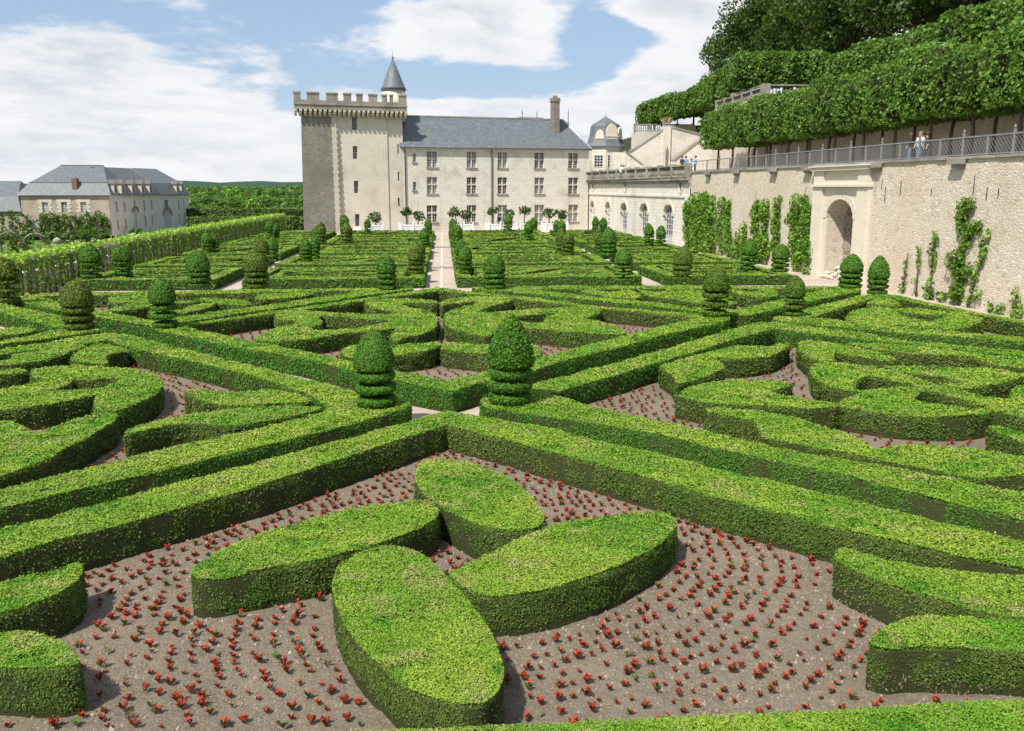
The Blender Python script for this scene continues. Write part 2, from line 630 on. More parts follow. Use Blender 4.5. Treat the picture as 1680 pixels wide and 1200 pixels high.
def slate(name, c1, c2, moss):
    m, t = new_mat(name)
    oc = obj_coord(t)
    sp = t.n('ShaderNodeSeparateXYZ')
    t.l(oc, sp.inputs[0])
    cb = t.n('ShaderNodeCombineXYZ')
    t.l(t.math('ADD', sp.outputs[0], t.math('MULTIPLY', sp.outputs[1], 0.37)), cb.inputs[0])
    t.l(sp.outputs[2], cb.inputs[1])
    br = t.n('ShaderNodeTexBrick')
    t.l(cb.outputs[0], br.inputs['Vector'])
    br.inputs['Color1'].default_value = (*c1, 1)
    br.inputs['Color2'].default_value = (*c2, 1)
    br.inputs['Mortar'].default_value = (c1[0] * .6, c1[1] * .6, c1[2] * .6, 1)
    br.inputs['Mortar Size'].default_value = 0.015
    br.inputs['Brick Width'].default_value = 0.28
    br.inputs['Row Height'].default_value = 0.17
    n1 = t.noise(oc, 2.3, 7, 0.72, 0.3)
    mp = t.n('ShaderNodeMapping')
    mp.inputs['Scale'].default_value = (1.5, 1.5, 0.25)
    t.l(oc, mp.inputs[0])
    n2 = t.noise(mp.outputs[0], 1.2, 5, 0.65)
    c = t.mix(t.smooth(n1, 0.40, 0.70, 0, 0.75), br.outputs[0], moss)
    c = t.mix(t.smooth(n2, 0.55, 0.75, 0, 0.5), c, (0.24, 0.25, 0.25))
    finish(t, c, 0.5, t.math('SUBTRACT', n1, br.outputs[1]), 0.25, 0.02, 0.45)
    return m


M['slate'] = slate('slate', (0.085, 0.105, 0.125), (0.135, 0.158, 0.18), (0.19, 0.195, 0.18))
M['slate_dark'] = slate('slate_deep', (0.085, 0.092, 0.095), (0.11, 0.115, 0.115), (0.13, 0.12, 0.09))  # darker, browner slate tones for the stable wing
M['lead'] = new_mat('lead_sheet')[0]
finish(NT(M['lead'].node_tree), (0.13, 0.145, 0.16), 0.5, None, spec=0.4)

m, t = new_mat('window_glass')
finish(t, (0.03, 0.035, 0.04), 0.08, None, spec=0.6)
M['glass'] = m
m, t = new_mat('curtained_glass')
finish(t, t.mix(t.noise(obj_coord(t), 1.1, 2, 0.5), (0.05, 0.055, 0.06), (0.42, 0.43, 0.44)), 0.12, None, spec=0.6)
M['curtain'] = m
m, t = new_mat('white_paint')
finish(t, t.mix(t.noise(obj_coord(t), 3, 4, 0.6), (0.72, 0.72, 0.70), (0.80, 0.80, 0.78)), 0.5)
M['white'] = m
m, t = new_mat('grey_shutter_paint')
finish(t, t.mix(t.noise(obj_coord(t), 2, 4, 0.6), (0.40, 0.42, 0.42), (0.48, 0.50, 0.50)), 0.6)
M['pale_grey'] = m
m, t = new_mat('dark_interior')
finish(t, (0.018, 0.017, 0.016), 0.9)
M['dark'] = m
m, t = new_mat('grey_weathered_wood')
oc = obj_coord(t)
finish(t, t.mix(t.noise(oc, 9, 4, 0.7), (0.15, 0.135, 0.12), (0.27, 0.25, 0.225)), 0.85, t.noise(oc, 20, 3, 0.6), 0.3, 0.01)
M['grey_wood'] = m
m, t = new_mat('painted_fence_wood')
oc = obj_coord(t)
finish(t, t.mix(t.noise(oc, 6, 4, 0.7), (0.17, 0.175, 0.18), (0.25, 0.255, 0.26)), 0.75, t.noise(oc, 30, 3, 0.6), 0.2, 0.01)
M['fence'] = m
m, t = new_mat('bark')
oc = obj_coord(t)
finish(t, t.mix(t.noise(oc, 6, 5, 0.7), (0.07, 0.058, 0.045), (0.17, 0.145, 0.115)), 0.95, t.noise(oc, 14, 4, 0.7), 0.7, 0.03)
M['bark'] = m
m, t = new_mat('red_brick')
oc = obj_coord(t)
finish(t, t.mix(t.noise(oc, 5, 5, 0.7), (0.15, 0.085, 0.062), (0.23, 0.135, 0.10)), 0.9, t.noise(oc, 14, 4, 0.7), 0.5, 0.02)
M['brick'] = m
m, t = new_mat('hill_earth')
g = geo_pos(t)
finish(t, t.mix(t.noise(g, 1.5, 5, 0.7), (0.045, 0.06, 0.02), (0.10, 0.09, 0.05)), 0.95, t.noise(g, 5, 4, 0.7), 0.6, 0.1)
M['hill'] = m
m, t = new_mat('wrought_iron')
finish(t, (0.03, 0.03, 0.032), 0.6)
M['iron'] = m
# ================================================================ ground
def sheet(name, pts, z, mat, kind='structure'):
    me = bpy.data.meshes.new(name)
    me.from_pydata([(x, y, z) for x, y in pts], [], [tuple(range(len(pts)))])
    me.materials.append(mat)
    o = link(name, me)
    return tag(o, kind=kind)


LOW = -4.0
TER1, TER2, TER3 = 7.35, 15.3, 13.4
# lower land all round, out to the horizon
lo = MB()
S = 9000
lo.add([(-S, -2000, LOW), (S, -2000, LOW), (S, S, LOW), (-S, S, LOW)], [(0, 1, 2, 3)])
tag(lo.build('ground', M['meadow']), kind='structure')
# the raised garden terrace: a real block standing 4 m above the lower land
tb = MB()
tb.prism([(-26, -40), (30, -40), (30, 126), (22, 134), (-8, 134), (-26, 128)], LOW + 0.02, 0.0)
tag(tb.build('gravel_ground', M['gravel']), kind='structure')

# hillside on the right: two terraces and a wooded slope
def hill_mesh():
    mb = MB()
    xs = [24.8, 34.2, 34.4, 50, 58, 70, 90, 130, 200]
    zs = [TER1, TER1, TER2, TER2 + 0.05, 17.5, 21, 25, 29, 31]
    zs2 = [TER1, TER1, TER3, TER3 + 0.05, 15.5, 19, 24, 29, 31]
    ys = [-10, 20, 40, 60, 88, 95.9, 96.1, 104, 112]
    rows = []
    for y in ys:
        for x, z in zip(xs, zs if y > 96 else zs2):
            off = 1.9 * (88 - y) / 48.8 * (1 if y < 88 else 0) if x < 25 else 0
            mb.v.append((x + max(off, -0.6) + (0.5 if x < 25 else 0), y, z + (0.8 * math.sin(x * .3 + y * .11) if x > 55 else 0)))
    n = len(xs)
    for i in range(len(ys) - 1):
        for j in range(n - 1):
            mb.f.append([i * n + j, i * n + j + 1, (i + 1) * n + j + 1, (i + 1) * n + j]); mb.m.append(0); mb.sm.append(False)
    # terrace-two land behind the ramp, at the far end
    mb.box(40.6, 200, 112.0, 137.0, LOW, TER2)
    mb.box(24.9, 40.6, 112.0, 137.0, LOW, TER1)
    mb.box(35.5, 200, 137.01, 260, LOW, TER2)
    return mb


tag(hill_mesh().build('hillside', M['hill']), kind='structure')
sheet('terrace_path', [(27.7, 20), (33.7, 20), (33.7, 111.8), (40.4, 112), (40.4, 136), (25.2, 128), (25.2, 88)], TER1 + 0.02, M['gravel'])

# far hills on the horizon
def far_hill(name, x0, x1, y, h, seed):
    mb = MB()
    n = 60
    rr = random.Random(seed)
    ph = [rr.uniform(0, 6.28) for _ in range(4)]
    for i in range(n + 1):
        x = x0 + (x1 - x0) * i / n
        e = math.sin(math.pi * i / n) ** 0.6
        z = LOW + e * h * (0.75 + 0.14 * math.sin(i * .31 + ph[0]) + 0.08 * math.sin(i * .83 + ph[1]) + 0.05 * math.sin(i * 2.1 + ph[2]))
        mb.v += [(x, y - h * 6, LOW), (x, y, z), (x, y + h * 6, LOW)]
    for i in range(n):
        a = i * 3
        for k in (0, 1):
            mb.f.append([a + k, a + 3 + k, a + 4 + k, a + 1 + k]); mb.m.append(0); mb.sm.append(True)
    return mb


far_m, t = new_mat('wooded_hill')
g = geo_pos(t)
finish(t, t.mix(t.noise(g, 0.06, 5, 0.7), (0.035, 0.075, 0.05), (0.06, 0.11, 0.08)), 1.0, t.noise(g, 0.12, 4, 0.7), 1.0, 5.0, 0.0)  # bluish haze of distance painted into the hill green
tag(far_hill('hills', -1800, 1200, 2300, 34, 3).build('hills', far_m), kind='structure')
tag(far_hill('hills', -900, 500, 1250, 8, 8).build('hills', far_m), kind='structure')

# central path: lower strip with shallow steps and a pale gutter
sheet('path', [(-1.22, 53.5), (0.82, 53.5), (0.82, 121.5), (-1.22, 121.5)], 0.006, M['gravel'])
gut = MB()
gut.box(-0.22, -0.06, 53.8, 121, 0.008, 0.03)
tag(gut.build('path', M['quoin']), kind='structure')
for y in (67.5, 91.0):
    st = MB()
    st.box(-1.2, 0.8, y, y + 1.6, 0.007, 0.10)
    tag(st.build('path', M['gravel']), kind='structure')
    ch = MB()
    for k in range(4):
        x0 = -1.15 + k * 0.48
        ch.box(x0, x0 + 0.4, y - 0.06, y - 0.005, 0.008, 0.12)
    o = ch.build('step_riser', M['grey_stone'])  # upright blocks forming the dark risers of the step
    tag(o, 'dark stone step riser crossing the central gravel path %s' % ('nearer the viewer' if y < 80 else 'farther towards the castle'), 'riser')

# soil of the planted squares
SOIL = [[(0.0, 21.2), (-7.6, 13.9), (-13.5, 8.6), (13, 8.6)],
        [(-2.0, 21.9), (-12.3, 33.5), (-22.5, 23), (-22, 15), (-14.5, 9.5)],
        [(2.0, 21.9), (12.7, 34.3), (21, 27), (22.5, 12), (15, 8.7)],
        [(0.1, 23.6), (11.6, 36.4), (-0.3, 48.0), (-11.2, 35.4)],
        [(-13.5, 37.6), (-4, 46.8), (-21.8, 46.8)], [(13.8, 37.6), (4, 46.8), (21.4, 46.8)],
        [(15, 36.1), (24.2, 45), (24, 27)], [(-15.5, 36.0), (-24.5, 44), (-24.5, 27)]]
for i, s in enumerate(SOIL):
    sheet('soil', s, 0.004 + 0.0005 * i, M['soil'])


# ================================================================ walls with real openings
def wall_openings(mb, W, H, openings, depth=0.3, m=0, mr=None, z0=0.0):
    """wall face on y=0 (seen from -y), holes cut out, reveals of the given depth"""
    mr = m if mr is None else mr
    xs = sorted({0.0, W, *[v for o in openings for v in (o[0], o[1])]})
    zs = sorted({z0, H, *[v for o in openings for v in (o[2], o[3])]})
    for i in range(len(xs) - 1):
        for j in range(len(zs) - 1):
            xm, zm = (xs[i] + xs[i + 1]) / 2, (zs[j] + zs[j + 1]) / 2
            if any(o[0] < xm < o[1] and o[2] < zm < o[3] for o in openings):
                continue
            mb.add([(xs[i], 0, zs[j]), (xs[i + 1], 0, zs[j]), (xs[i + 1], 0, zs[j + 1]), (xs[i], 0, zs[j + 1])], [(0, 1, 2, 3)], m)
    for a, b, c, d in [o[:4] for o in openings]:
        mb.add([(a, 0, c), (b, 0, c), (b, 0, d), (a, 0, d), (a, depth, c), (b, depth, c), (b, depth, d), (a, depth, d)],
               [(0, 4, 5, 1), (3, 2, 6, 7), (0, 3, 7, 4), (1, 5, 6, 2)], mr)
    return mb


def arch_fill(mb, a, b, c, d, depth, m=0, n=12):
    """fills the corners of a rectangular opening above a round arch whose springing is at c (top d)"""
    cx, rx, rz = (a + b) / 2, (b - a) / 2, d - c
    pts = [(cx - rx * math.cos(math.pi * k / n), c + rz * math.sin(math.pi * k / n)) for k in range(n + 1)]
    for k in range(n):
        (x0, z0), (x1, z1) = pts[k], pts[k + 1]
        mb.add([(x0, 0, z0), (x1, 0, z1), (x1, 0, d), (x0, 0, d)], [(0, 1, 2, 3)], m)
        mb.add([(x0, 0, z0), (x1, 0, z1), (x1, depth, z1), (x0, depth, z0)], [(0, 1, 2, 3)], m)
    return mb


def window(parent, a, b, c, d, depth, mat_frame, cols=2, rows=2, fine=3, name='window', stone=0.14, frame_m='white', sill=True):
    """mullioned window: glass pane, white casements and a stone cross; stands in an opening"""
    wn = MB()
    if stone:
        xm, zm = (a + b) / 2, c + (d - c) * 0.56
        y0, y1 = depth - 0.24, depth - 0.06
        wn.box(xm - stone / 2, xm + stone / 2, y0, y1, c, d)
        wn.box(a, xm - stone / 2, y0 + .004, y1 - .004, zm - stone / 2, zm + stone / 2)
        wn.box(xm + stone / 2, b, y0 + .004, y1 - .004, zm - stone / 2, zm + stone / 2)
    else:
        wn.box(a, b, depth - 0.12, depth - 0.06, c, c + 0.05)
    if sill:
        wn.box(a - 0.15, b + 0.15, -0.14, depth - 0.28, c - 0.16, c - 0.003, 1)
    o = wn.build(name, [mat_frame, M['grey_stone']], parent)
    gl = MB()
    gl.add([(a, depth, c), (b, depth, c), (b, depth, d), (a, depth, d)], [(0, 1, 2, 3)])
    gl.build('pane', M['curtain'] if random.random() < .35 else M['glass'], o)
    fr = MB()
    y0, y1 = depth - 0.05, depth - 0.01
    nx, nz = cols * fine, rows * 3
    for i in range(nx + 1):
        x = a + (b - a) * i / nx
        wd = 0.07 if i % fine == 0 else 0.036
        fr.box(x - wd / 2, x + wd / 2, y0, y1, c, d)
    for j in range(nz + 1):
        z = c + (d - c) * j / nz
        wd = 0.07 if j % 3 == 0 else 0.036
        fr.box(a, b, y0 + .006, y1 - .006, z - wd / 2, z + wd / 2)
    fr.build('frame', M[frame_m], o)
    return o


# ================================================================ castle wing
FA, FB = (-5.364, 124.3), (21.229, 131.0)
FAC = Plane(FA, FB)
wing = empty('castle_wing', (*FA, 0), FAC.rot, 'long cream stone castle wing with slate roof and three rows of mullioned windows', 'castle')


def px_rect(pl, x0, y0, x1, y1):
    a, d = pl.px(x0, y0)
    b, c = pl.px(x1, y1)
    return (a, b, c, d)


def z1(x, y): return (440 + x / 2.625, 60 + y / 2.625)


wins = []
for (a, b) in ((683, 729), (855, 897), (988, 1029), (1147, 1188), (1293, 1334)):
    k = (a - 683) / (1293 - 683)
    for (t0, b0) in ((495 + 7 * k, 563 + 5 * k), (606 + 2 * k, 676 + 2 * k), (728 - 3 * k, 800 - 3 * k)):
        wins.append(px_rect(FAC, *z1(a, t0), *z1(b, b0)))
small = [px_rect(FAC, *z1(622, 505), *z1(637, 541)), px_rect(FAC, *z1(623, 627), *z1(638, 663))]
door = px_rect(FAC, *z1(986, 776), *z1(1006, 838))
door = (door[0], door[1], 0.0, door[3])
FW_, FH_ = FAC.L, 11.4
body = MB()
wall_openings(body, FW_, FH_, wins + small + [door], 0.38)
body.box(0, FW_, 0.45, 10.0, 0, FH_ - 0.02)
body.box(-0.02, FW_ + 0.02, -0.16, 0.0, FH_ - 0.3, FH_)          # cornice under the eaves
body.box(0.0, FW_, -0.06, -0.002, 0, 0.7)
body.build('wall', M['tufa'], wing)
for r_ in wins:
    window(wing, *r_, 0.36, M['tufa_trim'], 2, 2, 2)
for r_ in small:
    window(wing, *r_, 0.36, M['tufa_trim'], 1, 1, 2, stone=0)
dr = MB()
dr.box(door[0], door[1], 0.25, 0.3, 0.02, door[3])
dro = dr.build('door', M['pale_grey'], wing)
dg = MB(); dg.box(door[0] + .12, door[1] - .12, 0.235, 0.249, 0.9, door[3] - .15); dg.build('pane', M['glass'], dro)

# slate roof, hipped at its right end
rz_ = FAC.px(668, 191)[1]
rl = Plane(FAC.world(0, 5.0, 0)[:2], FAC.world(10, 5.0, 0)[:2])
RH = rl.px(800, 194)[1]
roof = MB()
e0, e1 = -0.35, 10.4
roof.add([(-0.3, e0, FH_ + 0.02), (FW_ + 0.3, e0, FH_ + 0.02), (FW_ + 0.3, e1, FH_ + 0.02), (-0.3, e1, FH_ + 0.02), (-0.3, 5, RH), (FW_ - 2.2, 5, RH)],
         [(0, 1, 5, 4), (2, 3, 4, 5), (1, 2, 5), (3, 0, 4), (0, 3, 2, 1)])
ro = roof.build('roof', M['slate'], wing)
rg = MB(); rg.box(-0.3, FW_ - 2.2, 4.86, 5.14, RH - 0.06, RH + 0.12); rg.build('ridge', M['grey_stone'], ro)
fl = MB(); fl.tube([(FW_ + 0.3, e0, FH_ + 0.06), (FW_ - 2.2, 5, RH + 0.04)], 0.16, 6); fl.build('flashing', M['pale_grey'], ro)
# chimney on the front slope
ca = FAC.px(918, 200)[0] ; cb = ca + .95
chm = MB()
chm.box(ca, cb, 2.4, 3.7, FH_ + 1.5, RH + 2.6)
chm.box(ca - .12, cb + .12, 2.28, 3.82, RH + 2.4, RH + 2.58)
chm.box(ca - .05, cb + .05, 2.35, 3.75, RH + 2.601, RH + 2.9)
cho = chm.build('chimney', M['weathered'], ro)
pt = MB()
for k in (0.3, 0.7):
    pt.lathe([(0.16, RH + 2.9), (0.13, RH + 3.25)], (ca + (cb - ca) * k, 3.05), 8)
pt.build('chimney_pot', M['brick'], cho)
low_ch = MB(); lx = FAC.px(878, 195)[0]
low_ch.box(lx - 0.1, ca - 0.2, 6.2, 7.4, RH - 1.4, RH + 0.35); low_ch.build('chimney', M['grey_stone'], ro)
for xx, hh in ((877, 1.5), (902, 1.3), (955, 1.7)):
    fx = FAC.px(xx, 195)[0]
    f_ = MB(); f_.lathe([(0.10, RH - .6), (0.05, RH + .1), (0.10, RH + .3), (0.03, RH + .5), (0.09, RH + .75), (0.015, RH + hh)], (fx, 5.3), 8)
    f_.build('finial', M['lead'], ro)
for xx in (665, 806.5):
    dx = FAC.px(xx, 300)[0]
    dp = MB(); dp.tube([(dx, -0.14, 0.1), (dx, -0.14, FH_ - 0.3), (dx, -0.3, FH_)], 0.085, 8); dp.build('drainpipe', M['lead'], wing)
gt = MB(); gt.tube([(-0.3, e0 - 0.08, FH_), (FW_ + .3, e0 - 0.08, FH_)], 0.09, 6); gt.build('gutter', M['lead'], wing)

# ================================================================ keep
KO = atY(545, 381, 121.6)
KA = (KO[0] - FAC.t[0] * 4.0, KO[1] - FAC.t[1] * 4.0)
KEEP = Plane(KA, (KA[0] + FAC.t[0], KA[1] + FAC.t[1]))
keep = empty('castle_keep', (*KA, 0), FAC.rot, 'square medieval keep with battlements and grey weathered left flank', 'castle')
KW, KH = 14.0, 15.95


def zk(x, y): return (460 + x / 6.667, 80 + y / 6.667)


kwin = [px_rect(KEEP, *zk(785, 730), *zk(845, 888)), px_rect(KEEP, *z1(366, 472), *z1(388, 528)),
        px_rect(KEEP, *z1(371, 622), *z1(392, 676)), px_rect(KEEP, *z1(376, 766), *z1(397, 818))]
slits = [px_rect(KEEP, *z1(560, 463), *z1(567, 503)), px_rect(KEEP, *z1(562, 583), *z1(569, 622)), px_rect(KEEP, *z1(563, 695), *z1(571, 731))]
kb = MB()
xl = KEEP.px(549, 250)[0]                    # the proud left pier ends here
xr = KEEP.px(637, 250)[0]
# front face, a little bowed between the pier and the right strip
ops = [tuple((o[0] - xl, o[1] - xl, o[2], o[3])) for o in kwin]
fm = MB(); wall_openings(fm, xr - xl, KH, ops, 0.45)
kb.add([(x + xl, y + 0.45, z) for x, y, z in fm.v], fm.f)
ops = [tuple((o[0] - xr, o[1] - xr, o[2], o[3])) for o in slits]
fm = MB(); wall_openings(fm, KW - xr, KH, ops, 0.5)
kb.add([(x + xr, y + 0.6, z) for x, y, z in fm.v], fm.f)
kb.add([(xr, .45, 0), (xr, .6, 0), (xr, .6, KH), (xr, .45, KH)], [(0, 1, 2, 3)])
kb.add([(KW, .6, 0), (KW, 13, 0), (KW, 13, KH), (KW, .6, KH)], [(0, 1, 2, 3)])
kb.box(2.9, KW - 0.01, 1.12, 13, 0, KH - 0.01)
kb.build('wall', M['keep'], keep)
pier = MB()
tp = 0.62
pier.add([(.22, -0.05, -4), (xl, -0.05, -4), (xl, 1.2, -4), (2.6, 13, -4), (tp, 0.15, KH), (xl, 0.15, KH), (xl, 1.2, KH), (tp + 2.2, 13, KH)],
         [(0, 1, 5, 4), (1, 2, 6, 5), (3, 0, 4, 7), (4, 5, 6, 7)])
pier.build('pier', M['weathered'], keep)
qn = MB()
for k in range(40):
    z0 = k * 0.39
    ww = 0.62 if k % 2 else 0.85
    qn.box(xl - 0.02 - ww * 0.3, xl + ww * 0.55, -0.09 + 0.24 * (z0 / KH), 0.1 + 0.24 * z0 / KH + .3, z0 + .006, z0 + 0.384)
qn.build('quoin', M['quoin'], keep)
for r_ in kwin:
    window(keep, r_[0], r_[1], r_[2], r_[3], 0.85, M['tufa_trim'], 1, 2, 2, stone=0, frame_m='pale_grey', sill=False)
for r_ in slits:
    s_ = MB(); s_.box(r_[0], r_[1], 0.95, 1.0, r_[2], r_[3]); s_.build('arrow_slit', M['dark'], keep)
kd = MB()
dd = kwin[3]
kd.box(dd[0] - .15, dd[1] + .2, 0.36, 0.449, 0.0, dd[2] - .1); kd.build('door', M['white'], keep)
# machicolation: corbels, parapet, merlons
PO = 0.58
ncor = 24
for k in range(ncor):
    x = -0.1 + (KW + 0.4) * k / (ncor - 1)
    cor = MB()
    for j, (yo, zz) in enumerate(((0.25, 0.0), (0.5, 0.28), (0.78, 0.56))):
        cor.box(x - 0.16, x + 0.16, 0.15 - yo, 0.5, KH - 0.85 + zz, KH - 0.85 + zz + 0.275)
    cor.build('corbel', M['quoin'], keep)
for k in range(12):
    y = 0.6 + k * 1.0
    for sgn, xx in ((1, KW),):
        cor = MB()
        cor.box(min(xx, xx + sgn * .75), max(xx, xx + sgn * .75), y, y + .34, KH - .5, KH - .02)
        cor.build('corbel', M['quoin'], keep)
pp = MB()
pp.box(-0.25, KW + 0.45, 0.15 - PO, 0.5 - PO, KH - 0.02, KH + 1.15)
pp.prism([(-.25, .5 - PO), (.15, .5 - PO), (2.6, 13.4), (2.2, 13.4)], KH - .02, KH + 1.15)
pp.box(KW + 0.05, KW + 0.45, 0.5 - PO, 13.4, KH - 0.02, KH + 1.15)
pp.box(2.61, KW + .05, 13.0, 13.4, KH - 0.02, KH + 1.15)
pp.prism([(.16, .5 - PO), (KW + .05, .5 - PO), (KW + .05, 13.0), (2.5, 13.0)], KH - .02, KH + .1)
pp.box(-0.33, KW + 0.55, 0.05 - PO, 0.15 - PO, KH + 0.55, KH + 0.72)
pp.build('parapet', M['grey_stone'], keep)
for (a, b) in ((130, 215), (285, 420), (497, 622), (685, 768), (826, 893), (960, 1053), (1105, 1160), (1190, 1225), (1288, 1370)):
    s0, s1 = KEEP.px(*zk(a, 480))[0], KEEP.px(*zk(b, 480))[0]
    s0 = max(s0, -0.25); s1 = min(s1, KW + .45)
    mm = MB(); mm.box(s0, s1, 0.15 - PO, 0.5 - PO, KH + 1.15, KH + 1.95)
    mm.box(s0 - .06, s1 + .06, 0.08 - PO, 0.56 - PO, KH + 1.951, KH + 2.14)
    mm.build('merlon', M['grey_stone'], keep)
for k in range(5):
    for xx in (KW + .05,):
        mm = MB(); mm.box(xx, xx + .4, 1.3 + k * 2.4, 2.6 + k * 2.4, KH + 1.15, KH + 2.2); mm.build('merlon', M['grey_stone'], keep)
# stair turret with cone roof
tx = KEEP.px(645, 150)[0] * 1.0
TYO = 4.0
tpl = Plane(KEEP.world(0, TYO, 0)[:2], KEEP.world(10, TYO, 0)[:2])
tcx = tpl.px(645.5, 150)[0]
rad = (tpl.px(667, 150)[0] - tpl.px(624.5, 150)[0]) / 2
zb, zt = tpl.px(645, 147)[1], tpl.px(645, 96)[1]
tur = MB(); tur.lathe([(rad * .88, KH - 1), (rad * .88, zb)], (tcx, TYO), 20); turo = tur.build('turret', M['keep'], keep)
cone = MB(); cone.lathe([(rad * 1.0, zb - .1), (rad * 0.9, zb + 0.25), (0.62 * rad, zb + (zt - zb) * .36), (0.06, zt)], (tcx, TYO), 24); cone.build('cone_roof', M['slate'], turo)
fi = MB(); fi.lathe([(0.10, zt - .15), (0.13, zt + .15), (0.03, zt + .3), (0.02, zt + 1.0)], (tcx, TYO), 8); fi.build('finial', M['lead'], turo)

# ================================================================ corner pavilion with slate dome
PV = atY(992, 280, 138)
pav = empty('garden_pavilion', (PV[0], PV[1], 0), FAC.rot, 'octagonal pavilion with slate dome and carved dormers beside the wing', 'pavilion')
prad = 28.5 / 1456 * 138 * 1.04
o8 = math.pi / 8
pz = lambda y: 6 + (308 - y) / 1470 * 138
bw_ = MB(); bw_.lathe([(prad, 0), (prad, pz(246)), (prad * 1.06, pz(245)), (prad * 1.06, pz(242))], (0, 0), 8, smooth=False, a0=o8); bw_.build('wall', M['tufa'], pav)
dm = MB(); dm.lathe([(prad * 1.14, pz(243)), (prad * 1.0, pz(238)), (prad * .86, pz(226)), (prad * .80, pz(211)), (prad * .72, pz(208)), (0.1, pz(196))], (0, 0), 8, smooth=False, a0=o8)
dmo = dm.build('roof', M['slate'], pav)
fi = MB(); fi.lathe([(.12, pz(197)), (.04, pz(194)), (.02, pz(190))], (0, 0), 6); fi.build('finial', M['lead'], dmo)
ap = prad * math.cos(o8)
for k, (ang, sc_) in enumerate(((-math.pi / 2, 1.0), (-3 * math.pi / 4, .72), (-math.pi / 4, .85))):
    dmr = MB()
    hw = 0.95 * sc_
    pts = [(-hw, 0), (hw, 0), (hw * .95, 1.7 * sc_), (hw * .7, 2.5 * sc_), (0, 2.9 * sc_), (-hw * .7, 2.5 * sc_), (-hw * .95, 1.7 * sc_)]
    vs = [(x, 0, z) for x, z in pts] + [(x, 1.0, z) for x, z in pts]
    nn = len(pts)
    dmr.add(vs, [tuple(range(nn))] + [(i, nn + i, nn + (i + 1) % nn, (i + 1) % nn) for i in range(nn)])
    dmr.box(-hw * 1.15, hw * 1.15, -.12, 0.3, -.25, 0.0)
    dmr.box(-hw * 1.1, hw * 1.1, -.08, 0.3, 1.0 * sc_, 1.15 * sc_)
    o = dmr.build('dormer', M['tufa_trim'], dmo)
    rr = ap * (0.93 if k == 0 else .93)
    o.location = (rr * math.cos(ang), rr * math.sin(ang), pz(239))
    o.rotation_euler = (0, 0, ang + math.pi / 2)
for ang in (-math.pi / 2, -3 * math.pi / 4, -math.pi / 4):
    wv = MB()
    wv.box(-.75, .75, -.06, 0.02, pz(276), pz(256))
    wv.lathe([(0.001, 0), (.75, 0)], (0, 0), 3) if False else None
    o = wv.build('window', M['white'], pav, (ap * math.cos(ang), ap * math.sin(ang), 0), ang + math.pi / 2)
    for i in range(3):
        for j in range(4):
            pn = MB(); z0 = pz(276) + .1 + j * .43
            pn.box(-.68 + i * .47, -.68 + i * .47 + .4, -.075, -.061, z0, z0 + .36); pn.build('pane', M['glass'], o)

# ================================================================ gallery
GA, GB = (21.40, 131.5), (24.45, 88.0)
GAL = Plane(GA, GB)
gal = empty('arcaded_gallery', (*GA, 0), GAL.rot, 'pale stone gallery wall with five arched openings below a balustrade', 'gallery')


def z2c(x, y): return (900 + x / 4.443, 150 + y / 4.443)


GH = 7.0
arches = []
for (xa, xb, yt, ys, kind) in ((306, 336, 797, 850, 'w'), (416, 452, 803, 858, 'w'), (528, 573, 811, 872, 'd'), (668, 726, 815, 882, 'd'), (842, 908, 823, 893, 'd')):
    a = GAL.px(*z2c(xa, ys))[0]; b = GAL.px(*z2c(xb, ys))[0]
    zt = GAL.px(*z2c((xa + xb) / 2, yt))[1]; zsp = GAL.px(*z2c((xa + xb) / 2, ys))[1]
    arches.append((a, b, 0.05, zt, zsp, kind))
gm = MB()
wall_openings(gm, GAL.L, GH, [a_[:4] for a_ in arches], 0.42, 0)
for a_ in arches:
    arch_fill(gm, a_[0], a_[1], a_[4], a_[3], 0.42)
zst = GAL.px(*z2c(640, 757))[1]
gm.box(0, GAL.L, -0.12, -0.003, zst - .12, zst + .12)
gm.box(GAL.L - 1.1, GAL.L - .1, -0.14, -0.004, 0, zst - .121)
gm.box(-0.0, GAL.L, 1.2, 4.5, 0, GH - .02)
gm.build('wall', M['tufa'], gal)
gm = MB(); gm.box(-.2, GAL.L + .1, -0.42, 0.0, GH - .28, GH - 0.02); gm.box(-.2, GAL.L + .1, -0.22, -0.001, GH - .55, GH - .281); gm.build('cornice', M['grey_stone'], gal)
